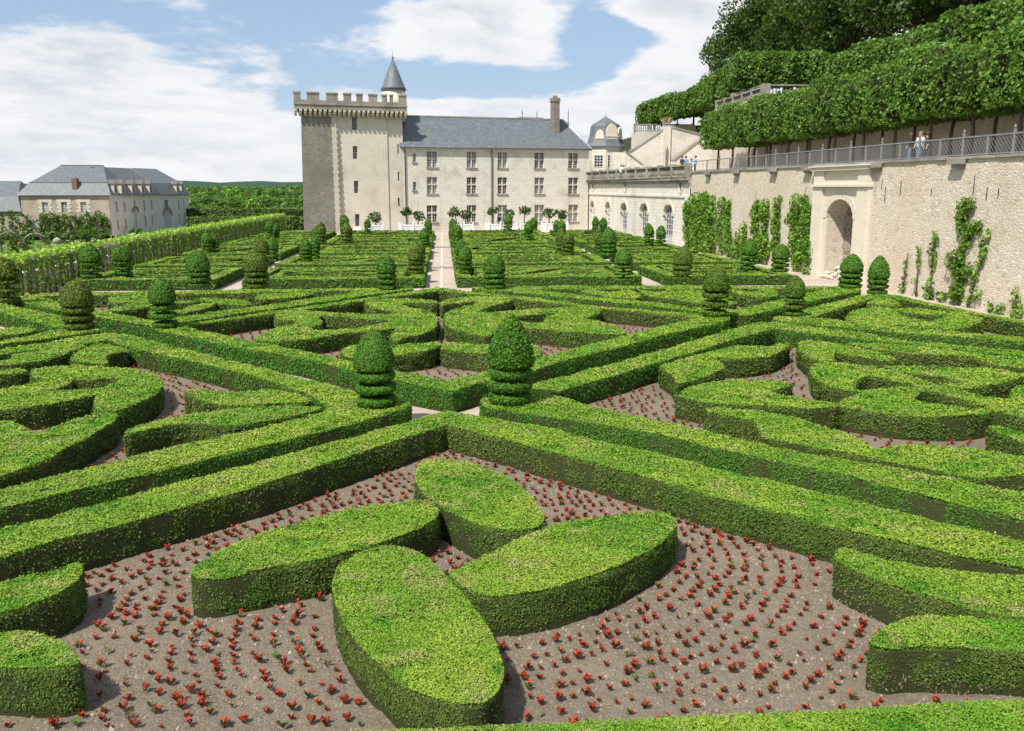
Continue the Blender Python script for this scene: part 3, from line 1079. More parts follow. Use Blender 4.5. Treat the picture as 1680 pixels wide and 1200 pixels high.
for a_ in arches:
    am = MB()
    cx, rx, rz2 = (a_[0] + a_[1]) / 2, (a_[1] - a_[0]) / 2, a_[3] - a_[4]
    n = 14
    for k in range(n):
        t0, t1 = math.pi * k / n, math.pi * (k + 1) / n
        q = lambda t, e: (cx - (rx + e) * math.cos(t), a_[4] + (rz2 + e) * math.sin(t))
        p = [q(t0, .02), q(t1, .02), q(t1, .38), q(t0, .38)]
        am.add([(x, -.1, z) for x, z in p] + [(x, -.002, z) for x, z in p], [(0, 3, 2, 1), (0, 1, 5, 4), (2, 3, 7, 6)])
    for sx in (a_[0], a_[1]):
        am.box(sx - .3, sx + .3, -.13, -.001, a_[4] - .2, a_[4])
    am.box(cx - .18, cx + .18, -.2, -.001, a_[3] - .05, a_[3] + .55)
    am.build('arch_moulding', M['tufa_trim'], gal)
    d_ = MB()
    d_.box(a_[0], a_[1], 0.36, 0.41, 0.0, .4 if a_[5] == 'w' else 1.0)
    for q_ in range(5):
        fx_ = a_[0] + (a_[1] - a_[0]) * q_ / 4
        d_.box(fx_ - .07, fx_ + .07, .31, .36, 0, a_[3])
    for q_ in range(6):
        fz_ = .4 + (a_[4] - .4) * q_ / 5
        d_.box(a_[0], a_[1], .315, .355, fz_ - .05, fz_ + .05)
    do = d_.build('arched_window' if a_[5] == 'w' else 'arched_door', M['pale_grey'] if a_[5] == 'd' else M['white'], gal)
    if a_[5] == 'w' or True:
        w_ = (a_[1] - a_[0]) / 4
        pn = MB()
        z_lo = 0.4 if a_[5] == 'w' else 1.3
        pn.box(a_[0], a_[1], .37, .40, .4 if a_[5] == 'w' else 1.0, a_[3])
        pn.build('pane', M['glass'], do)
for xx in (325, 562, 965):
    s_, z_ = GAL.px(*z2c(xx, 690))
    ov = MB()
    for k in range(16):
        t0, t1 = 2 * math.pi * k / 16, 2 * math.pi * (k + 1) / 16
        q = lambda t, e: (s_ + (.42 + e) * math.cos(t), z_ + (.62 + e) * math.sin(t))
        p = [q(t0, 0), q(t1, 0), q(t1, .2), q(t0, .2)]
        ov.add([(x, -.09, z) for x, z in p] + [(x, -.002, z) for x, z in p], [(0, 1, 2, 3), (0, 4, 5, 1), (2, 6, 7, 3)])
    o = ov.build('oval_window', M['tufa_trim'], gal)
    gp = MB(); gp.add([(s_ + .42 * math.cos(2 * math.pi * k / 16), -.004, z_ + .62 * math.sin(2 * math.pi * k / 16)) for k in range(16)], [tuple(range(16))]); gp.build('pane', M['weathered'], o)


def balustrade(name, A, B, z, h, bay, label, group=None, bal=0.32, solid_ends=True):
    """stone balustrade from A to B: plinth, rail, piers and turned balusters"""
    pl = Plane(A, B)
    root = empty(name, (A[0], A[1], z), pl.rot, label, 'balustrade', group)
    b = MB(); b.box(0, pl.L, -.22, .22, 0, .2); b.build('plinth', M['grey_stone'], root)
    b = MB(); b.box(0, pl.L, -.24, .24, h - .16, h); b.build('rail', M['grey_stone'], root)
    n = max(1, round(pl.L / bay))
    for k in range(n + 1):
        x = pl.L * k / n
        b = MB(); b.box(x - .22, x + .22, -.26, .26, 0, h + .1); b.build('pier', M['grey_stone'], root)
    b = MB()
    m_ = int(pl.L / bal)
    hh = h - .36
    for k in range(m_):
        x = (k + .5) * bal
        b.lathe([(.06, .2), (.06, .2 + hh * .15), (.12, .2 + hh * .35), (.05, .2 + hh * .75), (.09, .2 + hh)], (x, 0), 6)
    b.build('balusters', M['grey_stone'], root)
    return root


balustrade('stone_balustrade', (21.0, 131.5), (24.2, 88.3), GH, 1.25, 4.4, 'long weathered stone balustrade on top of the arcaded gallery')

# ================================================================ great retaining wall
WA, WB = (24.56, 88.05), (27.6, 22.5)
WAL = Plane(P(1130, 408)[:2], P(1670, 522)[:2])
ret = empty('retaining_wall', (*WAL.A, 0), WAL.rot, 'tall rubble limestone retaining wall with an arched niche', 'wall')
WL, WHH = 70.0, 7.45
na, nb_ = WAL.px(1355, 400)[0], WAL.px(1399, 400)[0]
nz_top, nz_sp = 5.25, 4.0
wm = MB()
wall_openings(wm, WL, WHH, [(na, nb_, 0.02, nz_top)], 1.3, 0, 0)
arch_fill(wm, na, nb_, nz_sp, nz_top, 1.3, 0)
wm.box(0, na - 2.3, 1.4, 2.0, 0, WHH - .02)
wm.build('wall', M['rubble'], ret)
nb2 = MB()
rngn = random.Random(4)
nx_, nzn = 14, 18
for j in range(nzn + 1):
    for i in range(nx_ + 1):
        u = na - .05 + (nb_ - na + .1) * i / nx_
        nb2.v.append((u, 1.25 - 0.35 * math.sin(math.pi * i / nx_) * -1 + rngn.uniform(-.09, .09), nz_top * 1.02 * j / nzn))
for j in range(nzn):
    for i in range(nx_):
        q = j * (nx_ + 1) + i
        nb2.f.append([q, q + 1, q + nx_ + 2, q + nx_ + 1]); nb2.m.append(0); nb2.sm.append(False)
nb2.build('niche_back', M['broken'], ret)
rb = MB()
for k in range(70):
    u = rngn.uniform(na, nb_); y = rngn.uniform(-.35, 1.0); s_ = rngn.uniform(.08, .28)
    z = max(0, (y + .2) * .45) * rngn.uniform(.2, 1)
    rb.lathe([(s_ * .6, z), (s_, z + s_ * .5), (s_ * .5, z + s_)], (u, y), 5, smooth=False, a0=rngn.uniform(0, 3))
o = rb.build('rubble', M['quoin'])
o.location = (*WAL.A, 0); o.rotation_euler = (0, 0, WAL.rot)
tag(o, 'fallen pale stones heaped on the floor of the arched niche', 'rubble', kind='stuff')
# dressed stone surround: pilasters, lintel panels, cornice
sl, sr = WAL.px(1334, 400)[0], WAL.px(1424, 400)[0]
sm_ = MB()
zc1 = 6.05
sm_.box(sl, na - .55, -.28, -.002, 0.35, zc1); sm_.box(nb_ + .55, sr, -.28, -.002, 0.35, zc1)
sm_.box(sl - .12, na - .45, -.38, -.001, 0, .35); sm_.box(nb_ + .45, sr + .12, -.38, -.001, 0, .35)
fm = MB(); wall_openings(fm, sr - sl - 0.0, zc1, [(na - sl, nb_ - sl, 0.02, nz_top)], .1, z0=0.0)
arch_fill(fm, na - sl, nb_ - sl, nz_sp, nz_top, .1)
sm_.add([(x + sl, y - .1, z) for x, y, z in fm.v], fm.f)
sm_.box(sl - .1, sr + .1, -.42, -.001, zc1, zc1 + .16)
sm_.box(sl, na - .5, -.26, -.002, zc1 + .161, WHH - .35); sm_.box(nb_ + .5, sr, -.26, -.002, zc1 + .161, WHH - .35)
sm_.box(na - .499, nb_ + .499, -.12, -.002, zc1 + .161, WHH - .35)
sm_.box(sl - .2, sr + .2, -.45, -.001, WHH - .349, WHH - .12)
sm_.box(sl - .35, sr + .35, -.55, -.003, WHH - .119, WHH - .04)
sm_.build('niche_surround', M['tufa_trim'], ret)
vs_ = MB()
for k in range(11):
    t0, t1 = math.pi * k / 11, math.pi * (k + 1) / 11
    cx, rx, rz2 = (na + nb_) / 2, (nb_ - na) / 2, nz_top - nz_sp
    q = lambda t, e: (cx - (rx + e) * math.cos(t), nz_sp + (rz2 + e) * math.sin(t))
    p = [q(t0, .01), q(t1 - .012, .01), q(t1 - .012, .45), q(t0, .45)]
    vs_.add([(x, -.14, z) for x, z in p] + [(x, -.1, z) for x, z in p], [(0, 3, 2, 1), (0, 1, 5, 4), (2, 3, 7, 6)])
vs_.build('voussoir', M['tufa_trim'], ret)
cop = MB()
rngc = random.Random(9)
x = 0.0
while x < WL:
    dx = rngc.uniform(.7, 1.3)
    cop.box(x, min(WL, x + dx - .01), -.1 - rngc.uniform(0, .05), .5, WHH - .02, WHH + .1 + rngc.uniform(0, .03))
    x += dx
cop.build('coping', M['grey_stone'], ret)
for xx in (1165, 1212, 1273, 1330, 1443, 1577):
    s_ = WAL.px(xx, 262)[0]
    b = MB(); b.box(s_ - .55, s_ + .55, -.42, -.12, WHH - .28, WHH - .02); b.box(s_ - .35, s_ + .35, -.3, -.101, WHH - .45, WHH - .281)
    b.build('bracket', M['grey_stone'], ret)
# small upright slots where the wall weeps
for xx, yy, hh in ((1240, 320, .7), (1205, 305, .5), (1447, 303, .6), (1452, 320, .9), (1478, 308, .8), (1528, 316, .4), (1598, 305, 1.0), (1619, 318, .6), (1638, 318, .5), (1322, 312, .5), (1352, 390, .5)):
    s_, z_ = WAL.px(xx, yy)
    b = MB(); b.box(s_ - .035, s_ + .035, -.006, 0.0, z_ - hh / 2, z_ + hh / 2); b.build('weep_slot', M['dark'], ret)

# fence of lattice panels on the wall
fen = empty('lattice_fence', (WAL.A[0] + WAL.n[0] * .2, WAL.A[1] + WAL.n[1] * .2, WHH + .1), WAL.rot, 'grey wooden lattice fence along the top of the retaining wall', 'fence')
post_px = [1131, 1157, 1177, 1194, 1208, 1228, 1237, 1253, 1268, 1287, 1305, 1324, 1344, 1366, 1390, 1415, 1440, 1470, 1501, 1535, 1572, 1612, 1654]
ss = [WAL.px(x_, 262)[0] for x_ in post_px]
while ss[-1] < 66: ss.append(ss[-1] + 1.9)
HF = 1.0
for i, s_ in enumerate(ss):
    tall = i % 2 == 0
    b = MB(); b.box(s_ - .05, s_ + .05, -.05, .05, 0, HF + (.18 if tall else 0.0))
    if tall: b.lathe([(.03, HF + .18), (.075, HF + .25), (.03, HF + .33), (.012, HF + .4)], (s_, 0), 8)
    b.build('post', M['fence'], fen)
    if i + 1 < len(ss):
        a_, b_ = s_ + .05, ss[i + 1] - .05
        p_ = MB()
        p_.box(a_, b_, -.04, .04, HF - .07, HF); p_.box(a_, b_, -.035, .035, .06, .12)
        z0, z1_ = .12, HF - .07
        hh = z1_ - z0
        step = .25
        x = a_ - hh
        dense = s_ > 16
        while x < b_ and dense:
            for sg in (1, -1):
                xa, xb, za, zb_ = x, x + hh, z0, z1_
                if xa < a_: za = z0 + (a_ - xa); xa = a_
                if xb > b_: zb_ = z1_ - (xb - b_); xb = b_
                if xb - xa < .03: continue
                if sg < 0:
                    za, zb_ = z0 + z1_ - za, z0 + z1_ - zb_
                y_ = .008 * sg
                w2 = .011
                p_.add([(xa, y_, za - w2), (xb, y_, zb_ - w2), (xb, y_, zb_ + w2), (xa, y_, za + w2), (xa, y_ + .012, za - w2), (xb, y_ + .012, zb_ - w2), (xb, y_ + .012, zb_ + w2), (xa, y_ + .012, za + w2)],
                       [(0, 1, 2, 3), (7, 6, 5, 4), (3, 2, 6, 7), (0, 4, 5, 1)])
            x += step
        if not dense:
            for k in range(1, 4): p_.box(a_ + (b_ - a_) * k / 4 - .012, a_ + (b_ - a_) * k / 4 + .012, -.012, .012, z0, z1_)
        p_.build('lattice_panel', M['fence'], fen)

# ================================================================ second terrace wall, stair ramp, belvedere
mw = MB(); mw.box(33.8, 34.4, 20, 96, TER1, TER3 + .1); mw.box(33.8, 34.4, 96, 112.4, TER1, TER2 + .1); mw.box(34.4, 41.2, 111.9, 112.4, TER1, TER2 + .1); mw.box(40.5, 41.2, 112.4, 136, TER1, TER2 + .1)
o = mw.build('terrace_wall', M['rubble']); tag(o, 'upper rubble terrace wall half hidden behind the clipped lime trees', 'wall')
balustrade('stone_balustrade', (34.2, 112.0), (34.2, 96), TER2 + .1, 1.1, 3.5, 'stone balustrade on the upper terrace above the lime trees')
RY = 134.0
rp = Plane((20, RY), (60, RY))
ramp = empty('stair_ramp', (20, RY, 0), 0, 'pale stone ramped staircase wall with a narrow niche, beyond the gallery', 'staircase')


def rpx(x, y): return rp.px(*z2c(x, y))


ptsA = [(rpx(535, 545)[0], TER1), (rpx(835, 500)[0], TER1), rpx(835, 288), rpx(595, 447), (rpx(595, 447)[0], TER1)]
rm = MB()


def slab(mb, pts, y0, y1, m=0):
    n = len(pts)
    mb.add([(x, y0, z) for x, z in pts] + [(x, y1, z) for x, z in pts], [tuple(range(n)), tuple(range(2 * n - 1, n - 1, -1))] + [(i, n + i, n + (i + 1) % n, (i + 1) % n) for i in range(n)], m)


xL, xM, xN, xR = rpx(595, 447)[0], rpx(835, 288)[0], rpx(890, 265)[0], rpx(1160, 330)[0]
zA, zB, zC, zD = rpx(595, 447)[1], rpx(835, 288)[1], rpx(890, 265)[1], rpx(1160, 335)[1]
slab(rm, [(xL, TER1), (xM, TER1), (xM, zB), (xL, zA)], 0, 1.5)
slab(rm, [(xN, TER1), (xR, TER1), (xR, zD), (xN, zC)], 0.02, 1.5)
rm.box(xM, xN, -.25, 1.6, TER1, zC + .2)
rm.build('wall', M['tufa'], ramp)
nm = MB()
u0, u1 = xM + (xN - xM) * .38, xM + (xN - xM) * .8
slab(nm, [(u0, TER1 + .1), (u1, TER1 + .1), (u1, rpx(860, 440)[1]), ((u0 + u1) / 2, rpx(855, 395)[1]), (u0, rpx(860, 440)[1])], -.258, -.252)
nm.build('niche', M['weathered'], ramp)
lr = MB()
q0, q1 = rpx(885, 515), rpx(1125, 325)
slab(lr, [(q0[0], TER1), (q1[0] + 3, TER1), (q1[0] + 3, q1[1]), (q1[0], q1[1]), (q0[0], q0[1])], -2.4, -.3)
lr.build('lower_ramp', M['tufa'], ramp)
lr = MB()
q2, q3 = rpx(540, 450), rpx(662, 542)
slab(lr, [(q2[0] - 2, TER1), (q3[0], TER1), (q3[0], q3[1]), (q2[0], q2[1]), (q2[0] - 2, q2[1])], -2.0, -.4)
lr.build('lower_ramp', M['tufa'], ramp)
cp_ = MB()
for (a, b, y0, y1) in (((xL, zA), (xM, zB), -.1, 1.6), ((xN, zC), (xR, zD), -.1, 1.6), ((q0[0], q0[1]), (q1[0], q1[1]), -2.5, -.25), ((q2[0], q2[1]), (q3[0], q3[1]), -2.1, -.35)):
    slab(cp_, [(a[0], a[1] + .01), (b[0], b[1] + .01), (b[0], b[1] + .28), (a[0], a[1] + .28)], y0, y1)
cp_.build('coping', M['grey_stone'], ramp)
for k, xx in enumerate((xM + .2, xN - .2)):
    v = MB(); v.lathe([(.25, 0), (.18, .2), (.16, .35), (.5, .75), (.55, .95)], (0, 0), 10)
    o = v.build('stone_urn', M['grey_stone'], None, (20 + xx, RY + .5, zC + .2)); tag(o, 'stone urn with yellow plants on the %s post of the ramp pier' % ('left' if k == 0 else 'right'), 'urn')
    cards = card_arrays(np.array([(RNG.normal(0, .3), RNG.normal(0, .3), 1.0 + RNG.random() * .35) for _ in range(60)]), np.tile([0, 0, 1.], (60, 1)), .16, RNG)
    link('flowers', leaf_mesh('urn_flowers', cards, np.array([(.35, .33, .05)] * 60), [M['tree_leaf']]), o)
uw = MB()
a0 = atY(1038, 225, 150); a1 = atY(1110, 225, 150)
uw.box(a0[0], a1[0] + 14, 148, 151, TER1 - 3, TER2 - .3)
o = uw.build('terrace_wall', M['tufa']); tag(o, 'pale terrace wall end under the farthest row of clipped trees', 'wall')
balustrade('stone_balustrade', (a0[0], 148.3), (a1[0] + 2, 148.3), TER2 - .3, 1.2, 2.2, 'small stone balustrade left of the ramp top, under thin tree trunks')
balustrade('stone_balustrade', (a0[0] + 13.5, 140), (a0[0] + 20, 140), TER2, 1.2, 2.2, 'short stone balustrade right of the ramp top, before clipped trees')

BX, BY = 38.0, 106.3
bel = empty('belvedere', (BX, BY, 0), 0, 'square stone belvedere bastion rising above the lime trees', 'belvedere')
BZ = 16.35
bm_ = MB(); bm_.box(0, 22, 0, 11.5, TER1 + .1, BZ - .3); bm_.build('wall', M['quoin'], bel)
bm_ = MB(); bm_.box(-.35, 22, -.35, 11.8, BZ - .3, BZ); bm_.build('cornice', M['grey_stone'], bel)
balustrade('stone_balustrade', (BX - .1, BY + 11.4), (BX - .1, BY + .1), BZ, 1.55, 5.5, 'stone balustrade on the left side of the belvedere', bal=.4)
balustrade('stone_balustrade', (BX + .4, BY + .0), (BX + 21.5, BY + .0), BZ, 1.55, 7, 'stone balustrade on the front of the belvedere', bal=.4)

# ================================================================ stables beyond the kitchen garden
SY = 180.0
s0, s1 = atY(33, 321, SY), atY(178, 321, SY)
SB = atY(178, 385, SY)[2] - .3
SE = s0[2]
SPL = Plane((s0[0], SY), (s1[0], SY))
stb = empty('stable_block', (s0[0], SY, SB), 0, 'long stable building with mansard slate roof and three tall windows', 'building')
H_ = SE - SB
Wd = s1[0] - s0[0]


def z6(x, y): return (x / 5.25, 270 + y / 5.25)


def srect(x0, y0, x1, y1):
    a, b, c, d = px_rect(SPL, *z6(x0, y0), *z6(x1, y1))
    return (a, b, c - SB, d - SB)


sw = [srect(360, 328, 420, 416), srect(525, 326, 583, 414), srect(692, 326, 750, 412)]
mb = MB(); wall_openings(mb, Wd, H_, sw, .3); mb.box(0, Wd, .35, 13, 0, H_ - .02); mb.build('wall', M['stable'], stb)
for r_ in sw:
    o = window(stb, *r_, .28, M['quoin'], 2, 2, 2, stone=0, sill=False)
    qm = MB()
    for k in range(5):
        zz = r_[2] + (r_[3] - r_[2]) * k / 5
        e = .45 if k % 2 else .8
        qm.box(r_[0] - e, r_[0] - .01, -.06, -.002, zz, zz + .4); qm.box(r_[1] + .01, r_[1] + e, -.06, -.002, zz, zz + .4)
    qm.box(r_[0] - .8, r_[1] + .8, -.07, -.001, r_[3] + .05, r_[3] + .55)
    qm.build('surround', M['quoin'], o)
lun = MB()
sx, sz = SPL.px(*z6(305, 540))
for k in range(12):
    pass
lun.add([(sx + 1.25 * math.cos(math.pi * k / 12), -.03, sz - SB + 1.35 * math.sin(math.pi * k / 12)) for k in range(13)], [tuple(range(13))]); lun.build('lunette_window', M['pale_grey'], stb)
mr = MB(); zb2 = SPL.px(*z6(500, 155))[1] - SB; zr = SPL.px(*z6(500, 50))[1] - SB + 1.0
mr.add([(-.6, -.5, H_ + .02), (Wd + .6, -.5, H_ + .02), (Wd + .6, 13.5, H_ + .02), (-.6, 13.5, H_ + .02), (1.4, 1.4, zb2), (Wd - .5, 1.4, zb2), (Wd - .5, 11.6, zb2), (1.4, 11.6, zb2),
        (5.4, 6.5, zr), (Wd - 2.8, 6.5, zr)], [(0, 1, 5, 4), (1, 2, 6, 5), (2, 3, 7, 6), (3, 0, 4, 7), (4, 5, 9, 8), (5, 6, 9), (6, 7, 8, 9), (7, 4, 8), (0, 3, 2, 1)])
mro = mr.build('roof', M['slate'], stb)
bb = MB(); bb.box(1.3, Wd - .4, 1.28, 1.42, zb2 - .1, zb2 + .05); bb.box(5.4, Wd - 2.8, 6.4, 6.6, zr - .05, zr + .15); bb.build('ridge', M['lead'], mro)
c0, c1 = SPL.px(*z6(615, 200))[0], SPL.px(*z6(658, 200))[0]
cc = MB(); cc.box(c0, c1, .3, 1.5, H_ + .6, SPL.px(*z6(640, 118))[1] - SB); cc.build('chimney', M['brick'], mro)
# lower wing to its left
lw = empty('stable_outbuilding', (s0[0], SY + 1, SB), 0, 'lower slate roofed outbuilding at the left end of the stables', 'building')
zl = 6 + (308 - 345) / 1470 * SY - SB
mb = MB(); mb.box(-40, -.3, 0, 11, 0, zl); mb.build('wall', M['stable'], lw)
zm_, zt_ = 6 + (308 - 322) / 1470 * SY - SB, 6 + (308 - 302.5) / 1470 * SY - SB + .6
mb = MB(); mb.add([(-40, -.5, zl + .01), (-.31, -.5, zl + .01), (-.31, 11.5, zl + .01), (-40, 11.5, zl + .01), (-40, .8, zm_), (-1.2, .8, zm_), (-1.2, 10.2, zm_), (-40, 10.2, zm_), (-40, 5.5, zt_), (-2.5, 5.5, zt_)],
                  [(0, 1, 5, 4), (1, 2, 6, 5), (2, 3, 7, 6), (4, 5, 9, 8), (5, 6, 9), (6, 7, 8, 9), (0, 4, 8, 7, 3)]); mb.build('roof', M['slate'], lw)
# right-hand wing running away to the back
e1 = atY(309, 320, 216)
S2 = Plane((s1[0], SY + .01), (e1[0], 216))
w2 = empty('stable_wing', (s1[0] + .05, SY + .01, SB), S2.rot, 'cream stone stable wing with dormers and arched grey doors', 'building')
L2 = S2.L


def s2rect(x0, y0, x1, y1):
    a, b, c, d = px_rect(S2, *z6(x0, y0), *z6(x1, y1))
    return (a, b, c - SB, d - SB)


o2 = [s2rect(*q) for q in ((992, 320, 1018, 410), (1060, 320, 1084, 408), (1152, 310, 1170, 355), (1232, 310, 1254, 398), (1296, 308, 1316, 392), (1412, 308, 1452, 365), (1532, 305, 1548, 388), (1576, 303, 1590, 384),
                           (1005, 476, 1028, 562), (1074, 472, 1096, 556), (1242, 446, 1264, 530), (1304, 440, 1324, 524), (1538, 434, 1554, 516), (1582, 430, 1598, 512))]
d2 = [s2rect(1148, 392, 1190, 560), s2rect(1408, 398, 1478, 556)]
d2 = [(a, b, .05, d) for a, b, c, d in d2]
mb = MB(); wall_openings(mb, L2, H_, o2 + d2, .3); mb.box(0.02, L2, .35, 11, 0, H_ - .02)
for a, b, c, d in d2: arch_fill(mb, a, b, d - (b - a) * .35, d, .3)
mb.box(S2.px(*z6(1355, 400))[0], L2 - .02, -.35, -.002, 0, H_ - .01) if False else None
mb.build('wall', M['tufa'], w2)
for k, r_ in enumerate(o2):
    window(w2, *r_, .28, M['quoin'], 1, 2, 2, stone=0, frame_m='pale_grey', sill=False)
for a, b, c, d in d2:
    dm_ = MB(); dm_.box(a, b, .2, .28, 0, d); dm_.build('arched_door', M['pale_grey'], w2)
    am = MB(); cx, rx = (a + b) / 2, (b - a) / 2
    for k in range(10):
        t0, t1 = math.pi * k / 10, math.pi * (k + 1) / 10
        q = lambda t, e: (cx - (rx + e) * math.cos(t), d - rx * .7 + (rx * .7 + e) * math.sin(t))
        p = [q(t0, .3), q(t1, .3), q(t1, .75), q(t0, .75)]
        am.add([(x, -.16, z) for x, z in p] + [(x, -.002, z) for x, z in p], [(0, 3, 2, 1), (0, 1, 5, 4), (2, 3, 7, 6)])
    am.build('arch_moulding', M['weathered'], w2)
mb = MB()
xe = S2.px(*z6(1350, 260))[0]
zb3 = zb2
def mans(mb, x0, x1, hipl, hipr, ztop, m):
    mb.add([(x0 - .4, -.5, H_ + .02), (x1 + .4, -.5, H_ + .02), (x1 + .4, 11.5, H_ + .02), (x0 - .4, 11.5, H_ + .02), (x0 + hipl * .4, 1.0, zb3), (x1 - hipr * .4, 1.0, zb3), (x1 - hipr * .4, 10, zb3), (x0 + hipl * .4, 10, zb3),
            (x0 + hipl * 1.6, 5.5, ztop), (x1 - hipr * 1.6, 5.5, ztop)], [(0, 1, 5, 4), (1, 2, 6, 5), (2, 3, 7, 6), (3, 0, 4, 7), (4, 5, 9, 8), (5, 6, 9), (6, 7, 8, 9), (7, 4, 8)], m)
mans(mb, 5.0, xe, 0, 0, zr - .2, 1)
mans(mb, xe, L2, .6, 2.4, zr - .1, 0)
w2r = mb.build('roof', [M['slate'], M['slate_dark']], w2)
for xx in (985, 1050, 1140, 1222, 1290, 1522, 1565):
    sx = S2.px(*z6(xx, 215))[0]
    dmr = MB(); dmr.box(sx - .75, sx + .75, -.25, 1.0, H_ + .3, H_ + 2.2)
    dmr.add([(sx - .95, -.4, H_ + 2.2), (sx + .95, -.4, H_ + 2.2), (sx, -.4, H_ + 3.0), (sx - .95, 1.2, H_ + 2.2), (sx + .95, 1.2, H_ + 2.2), (sx, 1.2, H_ + 3.0)], [(0, 1, 2)], 0)
    dmr.add([(sx - .97, -.42, H_ + 2.2), (sx + .97, -.42, H_ + 2.2), (sx, -.42, H_ + 3.02), (sx - .97, 1.2, H_ + 2.2), (sx + .97, 1.2, H_ + 2.2), (sx, 1.2, H_ + 3.02)], [(0, 2, 5, 3), (1, 4, 5, 2)], 1)
    o = dmr.build('dormer', [M['quoin'], M['slate_dark']], w2r)
    pn = MB(); pn.box(sx - .4, sx + .4, -.27, -.251, H_ + .5, H_ + 2.0); pn.build('pane', M['glass'], o)
# pale greenhouse roof far off in the trees
gp = atY(431, 334, 330)
gh = empty('greenhouse', (gp[0], gp[1], LOW), .2, 'small pale roofed shed among the distant trees', 'shed')
mb = MB(); mb.box(-7, 7, -3, 3, 0, 2.6); mb.build('wall', M['pale_grey'], gh)
mb = MB(); mb.add([(-7.3, -3.3, 2.61), (7.3, -3.3, 2.61), (7.3, 3.3, 2.61), (-7.3, 3.3, 2.61), (-7.3, 0, 4.4), (7.3, 0, 4.4)], [(0, 1, 5, 4), (2, 3, 4, 5), (0, 4, 3), (1, 2, 5)]); mb.build('roof', M['white'], gh)
# ================================================================ clipped hedges
HH = 0.63
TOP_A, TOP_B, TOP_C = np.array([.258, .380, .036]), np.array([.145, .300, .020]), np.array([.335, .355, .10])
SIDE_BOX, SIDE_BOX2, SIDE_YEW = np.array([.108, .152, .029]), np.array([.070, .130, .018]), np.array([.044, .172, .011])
CAMP = np.array([0, 0, CAMH])


def smooth_loop(pts, n=2):
    """round a traced outline a little (corner cutting)"""
    for _ in range(n):
        q = []
        for i in range(len(pts)):
            a, b = pts[i], pts[(i + 1) % len(pts)]
            q.append((a[0] * .75 + b[0] * .25, a[1] * .75 + b[1] * .25))
            q.append((a[0] * .25 + b[0] * .75, a[1] * .25 + b[1] * .75))
        pts = q
    return pts


def top_color(p, off):
    n1 = fbm(p, .7, off)
    n2 = fbm(p, 2.6, off + 20)
    n3 = fbm(p * np.array([1, 1, 1]), 9.0, off + 40)
    k = np.clip((n1 - .36) * 3.2, 0, 1)[:, None]
    c = TOP_B * (1 - k) + TOP_A * k
    k2 = np.clip((n2 - .55) * 4.5, 0, 1)[:, None] * .8
    c = c * (1 - k2) + TOP_C * k2
    k3 = np.clip((.36 - n3) * 6, 0, 1)[:, None] * .55
    return c * (1 - k3) + np.array([.085, .200, .014]) * k3


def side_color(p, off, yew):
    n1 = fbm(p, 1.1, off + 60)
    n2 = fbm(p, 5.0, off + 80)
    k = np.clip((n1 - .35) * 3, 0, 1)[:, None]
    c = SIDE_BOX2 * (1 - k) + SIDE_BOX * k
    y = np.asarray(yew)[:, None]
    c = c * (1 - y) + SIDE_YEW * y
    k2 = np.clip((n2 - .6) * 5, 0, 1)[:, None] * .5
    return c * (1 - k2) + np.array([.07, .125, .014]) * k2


def inside(pts, loops):
    r = np.zeros(len(pts), bool)
    x, y = pts[:, 0], pts[:, 1]
    for lp in loops:
        a = np.asarray(lp)
        b = np.roll(a, -1, 0)
        for (x0, y0), (x1, y1) in zip(a, b):
            if y0 == y1: continue
            c = ((y0 > y) != (y1 > y)) & (x < (x1 - x0) * (y - y0) / (y1 - y0) + x0)
            r ^= c
    return r


def signed_area(lp):
    a = np.asarray(lp); b = np.roll(a, -1, 0)
    return .5 * np.sum(a[:, 0] * b[:, 1] - b[:, 0] * a[:, 1])


HEDGE_POLYS = []       # for keeping flowers out of the hedges
_hn = 0


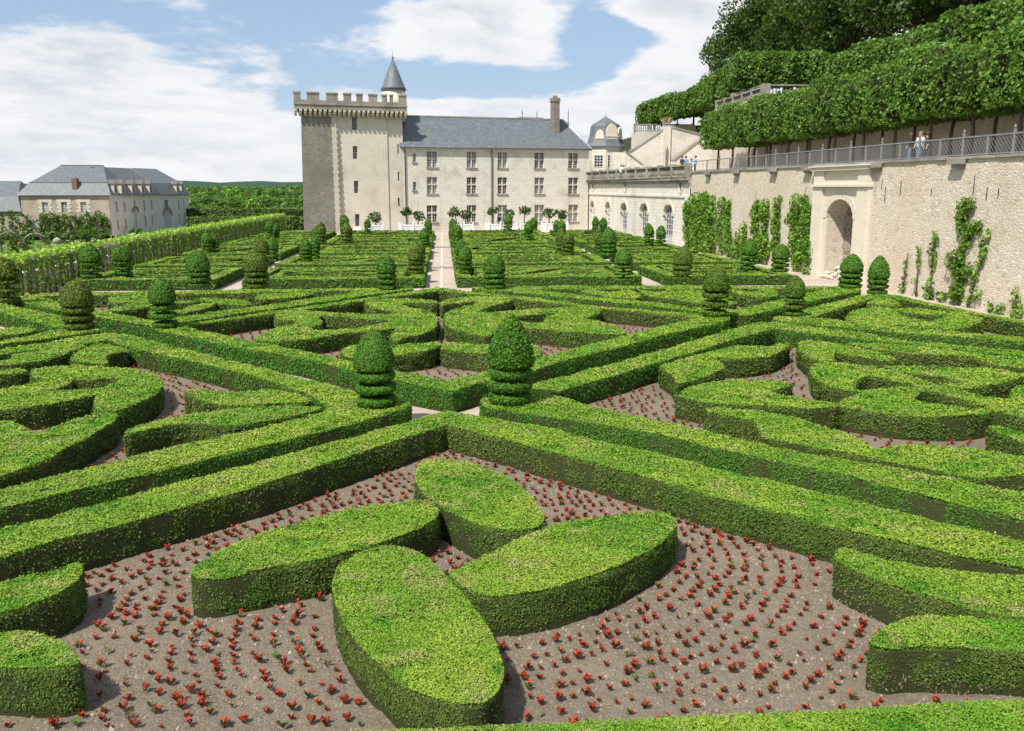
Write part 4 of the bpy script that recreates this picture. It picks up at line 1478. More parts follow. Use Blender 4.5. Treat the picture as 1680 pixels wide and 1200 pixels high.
def hedge(label, loops, h=HH, group='clipped box hedges of the parterre', yew=None, name='box_hedge', k=1.0, cat='hedge', woody=0.0, far=False):
    """loops: outer outline then holes, in plan metres. yew: 0..1 how much the outer faces are deep green yew"""
    global _hn
    _hn += 1
    off = _hn * 7.31
    rng = np.random.default_rng(100 + _hn)
    h = h + rng.uniform(-.012, .012)
    loops = [list(l) for l in loops]
    if signed_area(loops[0]) < 0: loops[0].reverse()
    for l in loops[1:]:
        if signed_area(l) > 0: l.reverse()
    HEDGE_POLYS.append(loops)
    allp = np.array([p for l in loops for p in l])
    lo, hi = allp.min(0), allp.max(0)
    dmin = max(8.0, np.min(np.hypot(allp[:, 0], allp[:, 1])))
    smin = (max(.0145, .00152 * dmin) if not far else .0019 * dmin) * k
    # ---- inner body
    bv, bf, bc = [], [], []
    ins = .06 if not far else .02
    flat = [Vector((x, y, 0)) for l in loops for x, y in l]
    tris = tessellate_polygon([[Vector((x, y, 0)) for x, y in l] for l in loops])
    bv += [(v.x, v.y, h - ins) for v in flat]
    for t_ in tris:
        a, b, c = (flat[i] for i in t_)
        nz = (b.x - a.x) * (c.y - a.y) - (b.y - a.y) * (c.x - a.x)
        bf.append(t_ if nz > 0 else t_[::-1])
    coreT = np.array([.20, .28, .026]) if far else np.array([.060, .10, .014])
    coreS = np.array([.042, .08, .014]) if far else np.array([.048, .070, .018])
    bc += [coreT] * len(flat)
    nv = 0
    seg_a, seg_b, seg_l, seg_n, seg_y = [], [], [], [], []
    for li, l in enumerate(loops):
        n = len(l)
        b0 = len(bv)
        for x, y in l: bv += [(x, y, 0.0), (x, y, h - ins)]
        bc += [coreS * .8, coreS] * n
        for i in range(n):
            j = (i + 1) % n
            bf.append((b0 + 2 * i, b0 + 2 * j, b0 + 2 * j + 1, b0 + 2 * i + 1))
            a, b = np.array(l[i]), np.array(l[j])
            L = np.linalg.norm(b - a)
            if L < 1e-4: continue
            d = (b - a) / L
            seg_a.append(a); seg_b.append(b); seg_l.append(L); seg_n.append((d[1], -d[0]))
            seg_y.append((yew or 0.0) if li == 0 else 0.0)
    # ---- leaves on the top
    def thin(pos):
        d = np.linalg.norm(pos - CAMP, axis=1)
        s = np.maximum(smin, (.00152 if not far else .0019) * k * d)
        keep = rng.random(len(pos)) < (smin / s) ** 2
        vis = (pos[:, 1] > 2) & (np.abs(pos[:, 0]) < pos[:, 1] * .75 + 3)
        keep &= vis | (rng.random(len(pos)) < .15)
        return keep, s
    cov = 2.3 if not far else 1.6
    nT = int((hi[0] - lo[0] + .1) * (hi[1] - lo[1] + .1) / smin ** 2 * cov)
    nT = min(nT, 1500000)
    pt = np.stack([rng.uniform(lo[0] - .02, hi[0] + .02, nT), rng.uniform(lo[1] - .02, hi[1] + .02, nT)], 1)
    pt = pt[inside(pt, loops)]
    pos = np.concatenate([pt, np.full((len(pt), 1), h)], 1)
    kp, s = thin(pos)
    pos, s = pos[kp], s[kp]
    sunk = np.clip((.40 - fbm(pos, 1.6, off + 5)) * .30, 0, .028 if not far else .004)
    pos[:, 2] += rng.normal(0, .30, len(pos)) * np.minimum(s, .045) + (fbm(pos, 2.2, off) - .5) * .07 + (fbm(pos, .7, off + 50) - .5) * .09 - sunk + np.where(rng.random(len(pos)) < .02, rng.uniform(.01, .05, len(pos)), 0)
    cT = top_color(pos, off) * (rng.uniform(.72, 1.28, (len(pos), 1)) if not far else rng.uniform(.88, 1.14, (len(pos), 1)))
    cT[sunk > .012] *= np.array([.62, .85, .6])
    fleck = rng.random(len(pos)) < .015 + .05 * (fbm(pos, 1.3, off + 17) > .52)
    cT[fleck] = np.array([.36, .31, .13]) * rng.uniform(.6, 1.3, (int(fleck.sum()), 1))
    dk = rng.random(len(pos)) < .06
    cT[dk] *= .5
    vT = card_arrays(pos, np.tile([0, 0, 1.], (len(pos), 1)), s * rng.uniform(.7, 1.35, len(pos)), rng, 1.5, .40 if not far else .16)
    # ---- leaves on the faces
    seg_a, seg_b, seg_l, seg_n, seg_y = map(np.array, (seg_a, seg_b, seg_l, seg_n, seg_y))
    nS = int(seg_l.sum() * h / smin ** 2 * cov * 1.15)
    idx = rng.choice(len(seg_l), nS, p=seg_l / seg_l.sum())
    t_ = rng.random(nS)
    pz = rng.random(nS) ** .92 * h
    p2 = seg_a[idx] * (1 - t_)[:, None] + seg_b[idx] * t_[:, None]
    nn = np.concatenate([seg_n[idx], np.zeros((nS, 1))], 1)
    pos = np.concatenate([p2, pz[:, None]], 1)
    kp, s = thin(pos)
    to_cam = CAMP - pos
    kp &= ((nn * to_cam).sum(1) > -.15 * np.linalg.norm(to_cam, axis=1)) | (rng.random(nS) < .3)
    # bare, woody stretches low down
    bare = np.clip((fbm(pos * np.array([1, 1, .5]), .8, off + 33) - .55 + woody * 1.3) * 5, 0, 1) * np.clip((.62 - pos[:, 2] / h) * 2.4, 0, 1)
    kp &= rng.random(nS) > bare * .75
    tw = (bare > .3) & (rng.random(nS) < (.16 if dmin < 17 else 0.0))
    tp_, tn_ = pos[tw] - nn[tw] * .015, nn[tw]
    pos, s, nn, yw = pos[kp], s[kp], nn[kp], seg_y[idx[kp]]
    pos = pos - nn * (np.clip(pos[:, 2] - (h - .07), 0, .1) * .5)[:, None]
    pos = pos + nn * ((fbm(pos, 1.7, off + 11) - .5) * .13 + np.where(rng.random(len(pos)) < .02, .03, 0) + rng.normal(0, .4, len(pos)) * np.minimum(s, .05))[:, None] - nn * (np.clip(.16 - pos[:, 2], 0, .2) * .3)[:, None]
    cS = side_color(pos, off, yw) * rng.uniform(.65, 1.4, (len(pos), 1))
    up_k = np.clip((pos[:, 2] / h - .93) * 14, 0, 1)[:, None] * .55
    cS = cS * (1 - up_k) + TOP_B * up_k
    nn = nn + np.array([0, 0, .35])
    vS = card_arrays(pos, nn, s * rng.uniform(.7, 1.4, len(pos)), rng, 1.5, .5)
    # twigs showing through where it is bare
    if len(tp_):
        m_ = len(tp_)
        L_ = rng.uniform(.06, .2, (m_, 1))
        tang = np.stack([-tn_[:, 1], tn_[:, 0], np.zeros(m_)], 1)
        ax = np.array([0, 0, 1.]) + tang * rng.normal(0, .6, (m_, 1)) + tn_ * rng.normal(0, .25, (m_, 1))
        ax /= np.linalg.norm(ax, axis=1)[:, None]
        sd_ = np.cross(ax, tn_); sd_ *= rng.uniform(.004, .008, (m_, 1))
        vt = np.stack([tp_ - ax * L_ / 2 - sd_, tp_ - ax * L_ / 2 + sd_, tp_ + ax * L_ / 2 + sd_ * .6, tp_ + ax * L_ / 2 - sd_ * .6], 1).reshape(-1, 3)
        vt[:, 2] = np.clip(vt[:, 2], .01, h - .05)
        vS = np.concatenate([vS, vt])
        cS = np.concatenate([cS, np.array([.33, .26, .19]) * rng.uniform(.5, 1.4, (m_, 1))])
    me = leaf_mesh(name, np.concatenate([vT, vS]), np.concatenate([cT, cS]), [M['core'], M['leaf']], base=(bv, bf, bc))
    o = link(name, me)
    return tag(o, label, cat, group)


def wob(pts, step=.22):
    out = []
    for i in range(len(pts)):
        a, b = pts[i], pts[(i + 1) % len(pts)]
        m_ = max(1, int(math.hypot(b[0] - a[0], b[1] - a[1]) / step))
        for j in range(m_):
            out.append((a[0] + (b[0] - a[0]) * j / m_, a[1] + (b[1] - a[1]) * j / m_))
    q = np.array(out)
    p3 = np.concatenate([q, np.zeros((len(q), 1))], 1)
    q[:, 0] += (fbm(p3, 1.5, 13) - .5) * .11
    q[:, 1] += (fbm(p3, 1.5, 57) - .5) * .11
    return [tuple(v) for v in q]


def T(pts, ox=0, oy=0, k=1.0, n=2, h=HH):
    """traced top outline (picture pixels) to plan metres"""
    q = [P(ox + x / k, oy + y / k, h)[:2] for x, y in pts]
    return wob(smooth_loop(q, n)) if n else q


def dens(pts, step=.5):
    """insert points so long straight edges keep a natural wobble"""
    out = []
    for i in range(len(pts)):
        a, b = pts[i], pts[(i + 1) % len(pts)]
        L = math.hypot(b[0] - a[0], b[1] - a[1])
        n = max(1, int(L / step))
        for j in range(n):
            out.append((a[0] + (b[0] - a[0]) * j / n, a[1] + (b[1] - a[1]) * j / n))
    q = np.array(out)
    p3 = np.concatenate([q, np.zeros((len(q), 1))], 1)
    q[:, 0] += (fbm(p3, .9, 3) - .5) * .07
    q[:, 1] += (fbm(p3, .9, 71) - .5) * .07
    return [tuple(v) for v in q]


BORD = 'straight border hedges framing the planted squares'
PET = 'curved petal hedges of the nearest square'
# ---- nearest square: border and petals
hedge('V-shaped straight border hedge of the nearest square, its corner pointing to the castle', [dens(T([(-90, 893), (645, 700), (733, 674), (915, 707), (1680, 892), (1800, 921), (1800, 962), (1680, 934), (1370, 868), (840, 725), (733, 697), (425, 798), (0, 916), (-90, 940)], n=0))], group=BORD, yew=.0)
hedge('nearest straight hedge along the bottom edge of the photo', [dens([(-9, 7.2), (11, 7.3), (11, 8.18), (2.0, 8.15), (-9, 8.1)])], group=BORD)
hedge('long left petal of the nearest square, its tip rounded among red flowers', [T([(722, 835), (712, 823), (690, 821), (625, 825), (500, 850), (400, 884), (340, 914), (316, 932), (314, 946), (340, 950), (380, 944), (450, 931), (545, 913), (580, 901), (635, 889), (700, 862), (720, 848)])], group=PET, woody=.05)
hedge('large front petal pointing towards the viewer in the nearest square', [T([(645, 894), (590, 904), (555, 924), (546, 952), (555, 1002), (575, 1047), (615, 1092), (665, 1127), (725, 1152), (780, 1161), (812, 1148), (827, 1120), (824, 1080), (797, 1022), (767, 985), (722, 935), (695, 908)])], group=PET)
hedge('broad right petal with a rounded end in the nearest square', [T([(735, 942), (745, 934), (780, 915), (840, 889), (890, 868), (990, 845), (1050, 839), (1092, 840), (1110, 854), (1102, 876), (1057, 910), (980, 945), (905, 965), (840, 975), (785, 978), (760, 965)])], group=PET)
hedge('small back petal with a dry yellow patch in the nearest square', [T([(681, 778), (688, 758), (720, 751), (770, 757), (820, 777), (862, 805), (888, 838), (895, 864), (848, 872), (800, 868), (762, 852), (732, 834), (700, 818), (682, 798)])], group=PET)
hedge('pointed wedge hedge at the left edge under the border of the nearest square', [T([(139, 918), (136, 948), (118, 965), (78, 985), (0, 1006), (-110, 1030), (-110, 990), (0, 957), (75, 938)], n=1)], group=PET)
hedge('rounded hedge end cut by the lower left edge of the photo', [T([(-110, 1037), (0, 1037), (55, 1040), (100, 1054), (128, 1078), (130, 1092), (80, 1099), (0, 1097), (-110, 1090)])], group=PET, woody=.04)
hedge('ragged pointed hedge with bare twigs at the right of the nearest square', [T([(1372, 896), (1440, 912), (1540, 938), (1680, 946), (1800, 955), (1800, 1032), (1680, 1013), (1600, 1000), (1515, 976), (1440, 952), (1374, 922)], n=1)], group=PET, woody=.22)
hedge('rounded hedge end cut by the lower right edge of the photo', [T([(1425, 1056), (1440, 1040), (1465, 1025), (1505, 1015), (1590, 1012), (1680, 1016), (1800, 1024), (1800, 1078), (1680, 1067), (1590, 1062), (1505, 1060), (1450, 1066)])], group=PET, woody=.16)

# ---- left square
hedge('long V-shaped border hedge of the left square carrying the near left topiary', [dens(T([(-90, 590), (0, 573), (175, 546), (212, 549), (312, 576), (402, 597), (490, 620), (577, 640), (652, 655), (676, 663), (665, 670), (557, 700), (402, 738), (146, 798), (0, 834), (-90, 855), (-90, 826), (20, 798), (290, 731), (420, 704), (529, 678), (537, 668), (515, 651), (420, 618), (350, 600), (216, 572), (177, 558), (0, 582), (-90, 599)], n=0))], group=BORD, yew=.55)
LEFTG = 'curved hedges of the left square'
Z0 = dict(ox=0, oy=480, k=4)
hedge('long thin ribbon hedge at the back of the left square by the edge', [T([(-300, 480), (0, 478), (150, 468), (300, 440), (450, 395), (590, 340), (480, 342), (300, 365), (85, 405), (75, 430), (40, 450), (-300, 455)], **Z0)], group=LEFTG)
hedge('hook-shaped hedge just below the back corner of the left square', [T([(470, 420), (500, 390), (580, 355), (680, 327), (760, 350), (860, 378), (780, 390), (700, 410), (688, 432), (715, 467), (600, 462), (478, 455)], **Z0, n=1)], group=LEFTG)
hedge('small rounded hedge end at the left edge between ribbons', [T([(-300, 500), (0, 500), (80, 495), (165, 505), (176, 520), (100, 537), (-300, 565)], **Z0)], group=LEFTG)
hedge('big looping hedge with an oval opening in the left square', [T([(190, 515), (260, 490), (400, 485), (550, 485), (750, 495), (900, 508), (1000, 528), (1055, 560), (1064, 592), (1050, 640), (1000, 682), (900, 732), (790, 776), (700, 783), (640, 782), (622, 740), (630, 690), (655, 662), (620, 675), (500, 700), (300, 735), (150, 755), (0, 770), (-300, 795), (-300, 680), (0, 635), (100, 608), (210, 590), (330, 573), (280, 568), (215, 558)], **Z0),
      T([(300, 650), (380, 632), (460, 600), (455, 574), (550, 575), (760, 568), (800, 570), (740, 592), (690, 630), (600, 634), (450, 640)], **Z0)], group=LEFTG)
hedge('large leaf-shaped hedge in the left square, lower left', [T([(-450, 860), (0, 840), (100, 850), (180, 885), (215, 917), (260, 910), (400, 862), (550, 812), (700, 786), (768, 790), (779, 815), (720, 862), (600, 932), (450, 1012), (250, 1112), (0, 1205), (-450, 1330)], **Z0)], group=LEFTG)
hedge('tapering hedge beside the red flowers in the right corner of the left square', [T([(303, 641), (330, 639), (375, 645), (420, 640), (447, 638), (490, 649), (522, 660), (440, 662), (420, 666), (362, 665), (325, 655), (302, 646)], n=1)], group=LEFTG)
hedge('brown-based twisted hedge in the front corner of the left square', [T([(205, 714), (212, 704), (237, 694), (287, 684), (350, 675), (390, 671), (440, 668), (515, 667), (532, 672), (500, 681), (460, 687), (420, 694), (380, 700), (352, 697), (325, 694), (287, 696), (250, 703), (208, 715)], n=1)], group=LEFTG, woody=.3)

# ---- centre square
hedge('diamond-shaped border hedge of the centre square in front of the path', [dens(T([(742, 642), (650, 626), (586, 610), (490, 587), (420, 576), (350, 562), (272, 546), (247, 538), (249, 533), (295, 534), (420, 515), (520, 502), (620, 487), (720, 472), (782, 480), (870, 489), (995, 505), (1125, 515), (1180, 519), (1197, 523), (1195, 527), (1080, 552), (1000, 575), (925, 592), (870, 611), (805, 626)], n=0)),
      dens(T([(733, 625), (775, 615), (805, 609), (870, 592), (915, 579), (1070, 540), (1148, 522), (1075, 515), (985, 507), (945, 502), (837, 490), (800, 485), (720, 477.5), (625, 490), (560, 501), (497, 509), (420, 519), (340, 531), (305, 537), (340, 545), (415, 561), (532, 584), (595, 598), (672, 613)], n=0))], group=BORD, yew=.8)
CG = 'butterfly hedges of the centre square'
Z2 = dict(ox=340, oy=460, k=4)
Z3 = dict(ox=700, oy=460, k=4)
hedge('left butterfly wing hedge with curling lobes in the centre square', [T([(445, 236), (450, 213), (520, 200), (650, 198), (800, 209), (950, 221), (1200, 226), (1272, 222), (1150, 192), (1060, 174), (1030, 152), (1045, 132), (1150, 122), (1300, 122), (1430, 130), (1530, 146), (1500, 156), (1400, 151), (1275, 154), (1310, 180), (1400, 195), (1480, 215), (1516, 245), (1513, 278), (1490, 322), (1400, 360), (1300, 376), (1235, 412), (1195, 357), (1262, 314), (1150, 326), (1030, 337), (900, 351), (700, 382), (500, 403), (400, 404), (303, 392), (330, 368), (430, 328), (530, 300), (610, 276), (500, 266), (450, 254)], **Z2, n=1),
      T([(1230, 268), (1000, 251), (850, 239), (720, 233), (765, 285), (690, 302), (660, 331), (900, 325), (1100, 298)], **Z2, n=1)], group=CG)
hedge('right butterfly wing hedge with curling lobes in the centre square', [T([(92, 146), (150, 125), (300, 108), (450, 103), (552, 118), (545, 145), (480, 159), (400, 180), (325, 214), (450, 211), (600, 203), (750, 188), (900, 180), (1050, 175), (1132, 181), (1147, 197), (1120, 216), (1060, 241), (1028, 253), (1150, 275), (1250, 305), (1310, 340), (1308, 357), (1200, 358), (1000, 346), (850, 331), (650, 313), (560, 318), (440, 330), (420, 362), (380, 373), (300, 353), (200, 329), (140, 306), (117, 275), (117, 245), (130, 214), (180, 190), (250, 175), (318, 165), (330, 140), (250, 150), (150, 156), (98, 170)], **Z3, n=1),
      T([(580, 238), (700, 226), (888, 212), (800, 240), (772, 258), (775, 282), (700, 286), (600, 272)], **Z3, n=1)], group=CG)
hedge('left leaf hedge at the front tip of the centre square', [T([(862, 480), (900, 446), (1000, 413), (1120, 430), (1240, 436), (1380, 422), (1530, 402), (1534, 430), (1470, 461), (1350, 481), (1240, 488), (1100, 511), (980, 514), (900, 502)], **Z2, n=1)], group=CG)
hedge('right leaf hedge at the front tip of the centre square', [T([(94, 440), (108, 412), (200, 409), (300, 415), (400, 424), (560, 415), (670, 409), (740, 440), (767, 478), (740, 499), (670, 506), (520, 495), (400, 486), (300, 476), (200, 466), (118, 457)], **Z3, n=1)], group=CG)

# ---- right square
hedge('long V-shaped border hedge of the right square carrying the near right topiary', [dens(T([(787, 657), (795, 652), (865, 632), (925, 619), (1050, 585), (1120, 565), (1195, 542), (1244, 529.5), (1292, 531), (1400, 545), (1489, 560), (1680, 577), (1800, 589), (1800, 597), (1680, 585.5), (1473, 562), (1367, 552), (1270, 540), (1192, 561), (1100, 590), (1042, 605), (1025, 612), (950, 632), (900, 648), (965, 666), (1087, 692), (1155, 707), (1260, 731), (1420, 760), (1580, 790), (1680, 811), (1800, 838), (1800, 885), (1680, 855), (1540, 820), (1400, 783), (1330, 767), (1155, 732), (1080, 714), (980, 694), (870, 680), (797, 669)], n=0))], group=BORD, yew=.6)
RGp = 'curling hedges of the right square'
Z4 = dict(ox=980, oy=500, k=4)
Z5 = dict(ox=1260, oy=500, k=3.75)
hedge('double-lobed hedge at the left corner of the right square', [T([(402, 410), (440, 388), (500, 374), (620, 344), (740, 310), (850, 275), (950, 271), (1100, 274), (1200, 258), (1250, 247), (1263, 260), (1240, 286), (1180, 316), (1100, 341), (1000, 356), (900, 362), (740, 355), (790, 372), (830, 400), (836, 425), (760, 461), (680, 486), (600, 506), (515, 522), (500, 470), (440, 430)], **Z4, n=1)], group=RGp)
hedge('broad hedge with a sprouting green patch at the left of the right square', [T([(513, 592), (560, 560), (640, 525), (750, 505), (900, 490), (1080, 486), (1200, 499), (1293, 511), (1240, 531), (1180, 551), (1130, 572), (1200, 590), (1320, 610), (1450, 628), (1560, 640), (1590, 655), (1580, 668), (1450, 680), (1300, 676), (1150, 666), (1000, 656), (800, 651), (700, 636), (620, 616), (518, 598)], **Z4, n=1)], group=RGp, woody=.05)
hedge('large loop hedge with two oval openings in the right square', [T([(262, 390), (285, 366), (345, 357), (480, 361), (650, 384), (800, 419), (930, 454), (1030, 491), (1150, 518), (1300, 552), (1420, 580), (1490, 575), (1500, 505), (1575, 488), (1750, 520), (1850, 640), (1850, 740), (1700, 712), (1575, 688), (1480, 666), (1400, 653), (1350, 669), (1250, 683), (1100, 689), (900, 683), (750, 671), (600, 648), (442, 624), (425, 603), (500, 570), (580, 538), (545, 530), (430, 515), (350, 490), (295, 455), (262, 415)], **Z5, n=1),
      T([(538, 490), (552, 458), (620, 434), (700, 445), (780, 464), (930, 496), (750, 506), (640, 516), (570, 530), (545, 520)], **Z5, n=1), T([(893, 575), (930, 536), (1000, 525), (1100, 550), (1250, 602), (1375, 644), (1200, 631), (1050, 606), (905, 590)], **Z5, n=1)], group=RGp, woody=.06)
hedge('flat eye-shaped hedge behind the loop hedge in the right square', [T([(698, 386), (800, 375), (1000, 377), (1200, 389), (1400, 404), (1575, 427), (1780, 436), (1780, 450), (1575, 442), (1520, 463), (1450, 481), (1300, 501), (1150, 514), (1045, 488), (1120, 482), (1215, 478), (1190, 465), (1000, 438), (900, 424), (780, 405)], **Z5, n=1)], group=RGp)
hedge('C-shaped hedge near the back corner of the right square', [T([(180, 258), (200, 226), (240, 214), (350, 227), (450, 244), (560, 264), (680, 294), (780, 328), (787, 345), (730, 346), (600, 326), (500, 311), (420, 292), (404, 312), (412, 345), (330, 351), (270, 338), (210, 302)], **Z5, n=1)], group=RGp)
hedge('long ribbon hedge along the back border of the right square', [T([(463, 234), (600, 238), (750, 248), (880, 246), (1000, 259), (1200, 288), (1330, 312), (1575, 328), (1780, 345), (1780, 405), (1575, 391), (1400, 366), (1290, 346), (1285, 322), (1150, 317), (1000, 306), (850, 296), (780, 286), (680, 276), (560, 255)], **Z5, n=1)], group=RGp)
hedge('long wavy hedge along the near border of the right square', [T([(1157, 671), (1180, 669), (1217, 673), (1267, 679), (1305, 687), (1342, 696), (1378, 708), (1413, 722), (1432, 734), (1444, 737), (1462, 733), (1500, 730), (1553, 732), (1607, 738), (1680, 752), (1800, 772), (1800, 795), (1680, 778), (1640, 781), (1607, 783), (1580, 779), (1527, 770), (1473, 759), (1420, 750), (1380, 741), (1330, 731), (1280, 723), (1253, 718), (1248, 705), (1230, 690), (1200, 683), (1160, 676)], n=1)], group=RGp, woody=.05)
hedge('small hedge with a bare twiggy end at the right edge of the right square', [T([(1345, 742), (1400, 737), (1500, 764), (1575, 790), (1750, 838), (1750, 905), (1575, 850), (1450, 800), (1380, 768)], **Z5, n=1)], group=RGp, woody=.35)

# ---- right rear triangle by the wall
hedge('triangular border hedge of the bed below the retaining wall', [dens(T([(1268, 521), (1308, 519), (1317, 509), (1415, 485), (1435, 483.5), (1475, 486), (1560, 505), (1680, 527), (1800, 552), (1800, 580), (1680, 561), (1500, 549), (1367, 536), (1269, 526)], n=0)),
      dens(T([(1328, 522), (1400, 528), (1500, 539), (1680, 555), (1760, 563), (1760, 550), (1680, 532), (1572, 512), (1485, 493.5), (1443, 487.5), (1400, 500)], n=0))], group=BORD, yew=.6)
Z7 = dict(ox=1260, oy=400, k=4)
hedge('tiny pointed hedge in the far corner of the bed below the wall', [T([(653, 388), (720, 360), (800, 361), (872, 395), (865, 411), (760, 406), (655, 397)], **Z7, n=1)], group='hedges of the bed below the wall')
hedge('large curling hedge with a long slit in the bed below the wall', [T([(507, 482), (540, 450), (620, 425), (720, 414), (820, 426), (980, 424), (1100, 439), (1250, 454), (1380, 477), (1410, 491), (1400, 512), (1330, 546), (1250, 561), (1100, 556), (900, 536), (700, 526), (600, 516), (510, 492)], **Z7, n=1),
      T([(815, 432), (900, 449), (1050, 468), (1250, 474), (1130, 489), (1080, 497), (1130, 518), (1000, 506), (930, 486), (870, 470)], **Z7, n=1)], group='hedges of the bed below the wall')

# ---- bed K, right of the central axis, before the far gardens
hedge('wide triangular border hedge right of the path, in front of the far gardens', [dens(T([(775, 471.5), (932, 469), (1140, 469), (1375, 470.5), (1412, 474.5), (1410, 478), (1317, 497), (1225, 518), (1175, 516), (1150, 510.5), (1000, 495.5), (880, 482.5), (780, 475)], n=0)),
      dens(T([(870, 475.5), (950, 474.6), (1140, 474), (1355, 474.5), (1282, 491), (1205, 508), (1150, 505), (1000, 489.5), (920, 480.5)], n=0))], group=BORD, yew=.5)
Z8 = dict(ox=720, oy=360, k=4)
Z9 = dict(ox=1000, oy=360, k=4)
KG = 'ribbon hedges of the wide bed right of the path'
hedge('left ribbon hedge of the wide bed right of the path', [T([(920, 470), (980, 461), (1020, 460), (1080, 478), (1180, 478), (1215, 464), (1260, 472), (1310, 490), (1330, 512), (1250, 523), (1130, 511), (1000, 491)], **Z8, n=1)], group=KG)
hedge('middle ribbon hedge of the wide bed right of the path', [T([(1310, 462), (1400, 476), (1480, 481), (1505, 458), (1600, 489), (1622, 511), (1570, 527), (1450, 517), (1340, 498)], **Z8, n=1)], group=KG)
hedge('low ribbon hedge in the wide bed behind the right crossing topiary', [T([(430, 466), (550, 464), (650, 479), (760, 489), (822, 510), (760, 527), (830, 545), (835, 558), (700, 562), (550, 548), (420, 528), (520, 518), (480, 492)], **Z9, n=1)], group=KG)
hedge('curled ribbon hedge at the right end of the wide bed right of the path', [T([(785, 462), (880, 479), (975, 480), (985, 452), (1060, 455), (1105, 470), (1112, 492), (1080, 511), (980, 517), (880, 506)], **Z9, n=1)], group=KG)

# ---- bed E, left rear
hedge('wide triangular border hedge left of the path, behind the left topiaries', [dens(T([(12, 488), (62, 483), (160, 480), (300, 478), (420, 475.5), (677, 473), (678, 475.5), (620, 482.5), (520, 497.5), (420, 510.5), (295, 529.5), (250, 535), (240, 535), (160, 521), (105, 510), (10, 493)], n=0)),
      dens(T([(70, 487), (160, 485), (300, 483), (420, 481), (600, 477), (520, 489), (420, 503), (290, 521), (250, 527), (200, 517), (105, 499)], n=0))], group=BORD, yew=.7)
Z10 = dict(ox=0, oy=360, k=4)
EG = 'ribbon hedges of the wide bed left of the path'
hedge('left plank-like hedge in the wide bed left of the path', [T([(708, 520), (760, 508), (900, 499), (1160, 499), (1168, 528), (1000, 547), (900, 546), (720, 546)], **Z10, n=1)], group=EG)
hedge('long tapering hedge in the wide bed left of the path', [T([(700, 602), (760, 576), (900, 552), (1010, 548), (1200, 538), (1300, 528), (1290, 545), (1180, 552), (1000, 572), (850, 592), (740, 608)], **Z10, n=1)], group=EG)
hedge('blunt hedge behind the left crossing topiary', [T([(965, 612), (1000, 590), (1180, 600), (1250, 570), (1400, 543), (1424, 554), (1330, 592), (1180, 622), (1020, 632)], **Z10, n=1)], group=EG)
hedge('pointed hedge at the far right of the wide bed left of the path', [T([(1275, 528), (1360, 513), (1480, 524), (1620, 534), (1662, 555), (1600, 567), (1440, 551)], **Z10, n=1)], group=EG)
hedge('thin hedge at the narrow end of the wide bed left of the path', [T([(-10, 502), (80, 490), (300, 484), (412, 487), (300, 506), (150, 521), (0, 536)], ox=420, oy=360, k=4, n=1)], group=EG)

# ---- bed G, far left
hedge('border hedge at the far left edge carrying a brown topiary', [dens(T([(-90, 475), (0, 499), (107, 521), (175, 538), (172, 542), (100, 552), (0, 567), (-90, 580), (-90, 574), (0, 560), (102, 541), (60, 529), (0, 513), (-90, 492)], n=0))], group=BORD, yew=.6)
hedge('short hedge stub at the left edge inside the far left bed', [T([(-120, 545), (0, 541), (37, 537), (61, 539), (55, 546), (0, 552), (-120, 566)], n=1)], group='hedges of the far left bed')

# ================================================================ far gardens: rows of clipped parterre beds
def ribbon(pts, w, taper=True):
    p = np.array(pts)
    d = np.gradient(p, axis=0)
    d /= np.linalg.norm(d, axis=1)[:, None]
    n = np.stack([-d[:, 1], d[:, 0]], 1)
    t = np.linspace(0, 1, len(p))
    ww = w * (np.sin(np.pi * t) ** .5 * .75 + .25) if taper else np.full(len(p), w)
    return [tuple(v) for v in p + n * ww[:, None] / 2] + [tuple(v) for v in (p - n * ww[:, None] / 2)[::-1]]


def bez(a, b, c, d, n=14):
    t = np.linspace(0, 1, n)[:, None]
    a, b, c, d = map(np.array, (a, b, c, d))
    return (1 - t) ** 3 * a + 3 * (1 - t) ** 2 * t * b + 3 * (1 - t) * t * t * c + t ** 3 * d


NUMW = ['first', 'second', 'third', 'fourth', 'fifth']
ROWS = [(54.0, 62.0), (64.3, 73.0), (75.5, 86.0), (88.5, 100.0), (102.5, 115.0)]
COLS = [('left of the path', -1.2, -12.0), ('right of the path', .8, 12.2), ('near the vines', -13.6, -21.8), ('near the wall', 13.7, 21.9)]


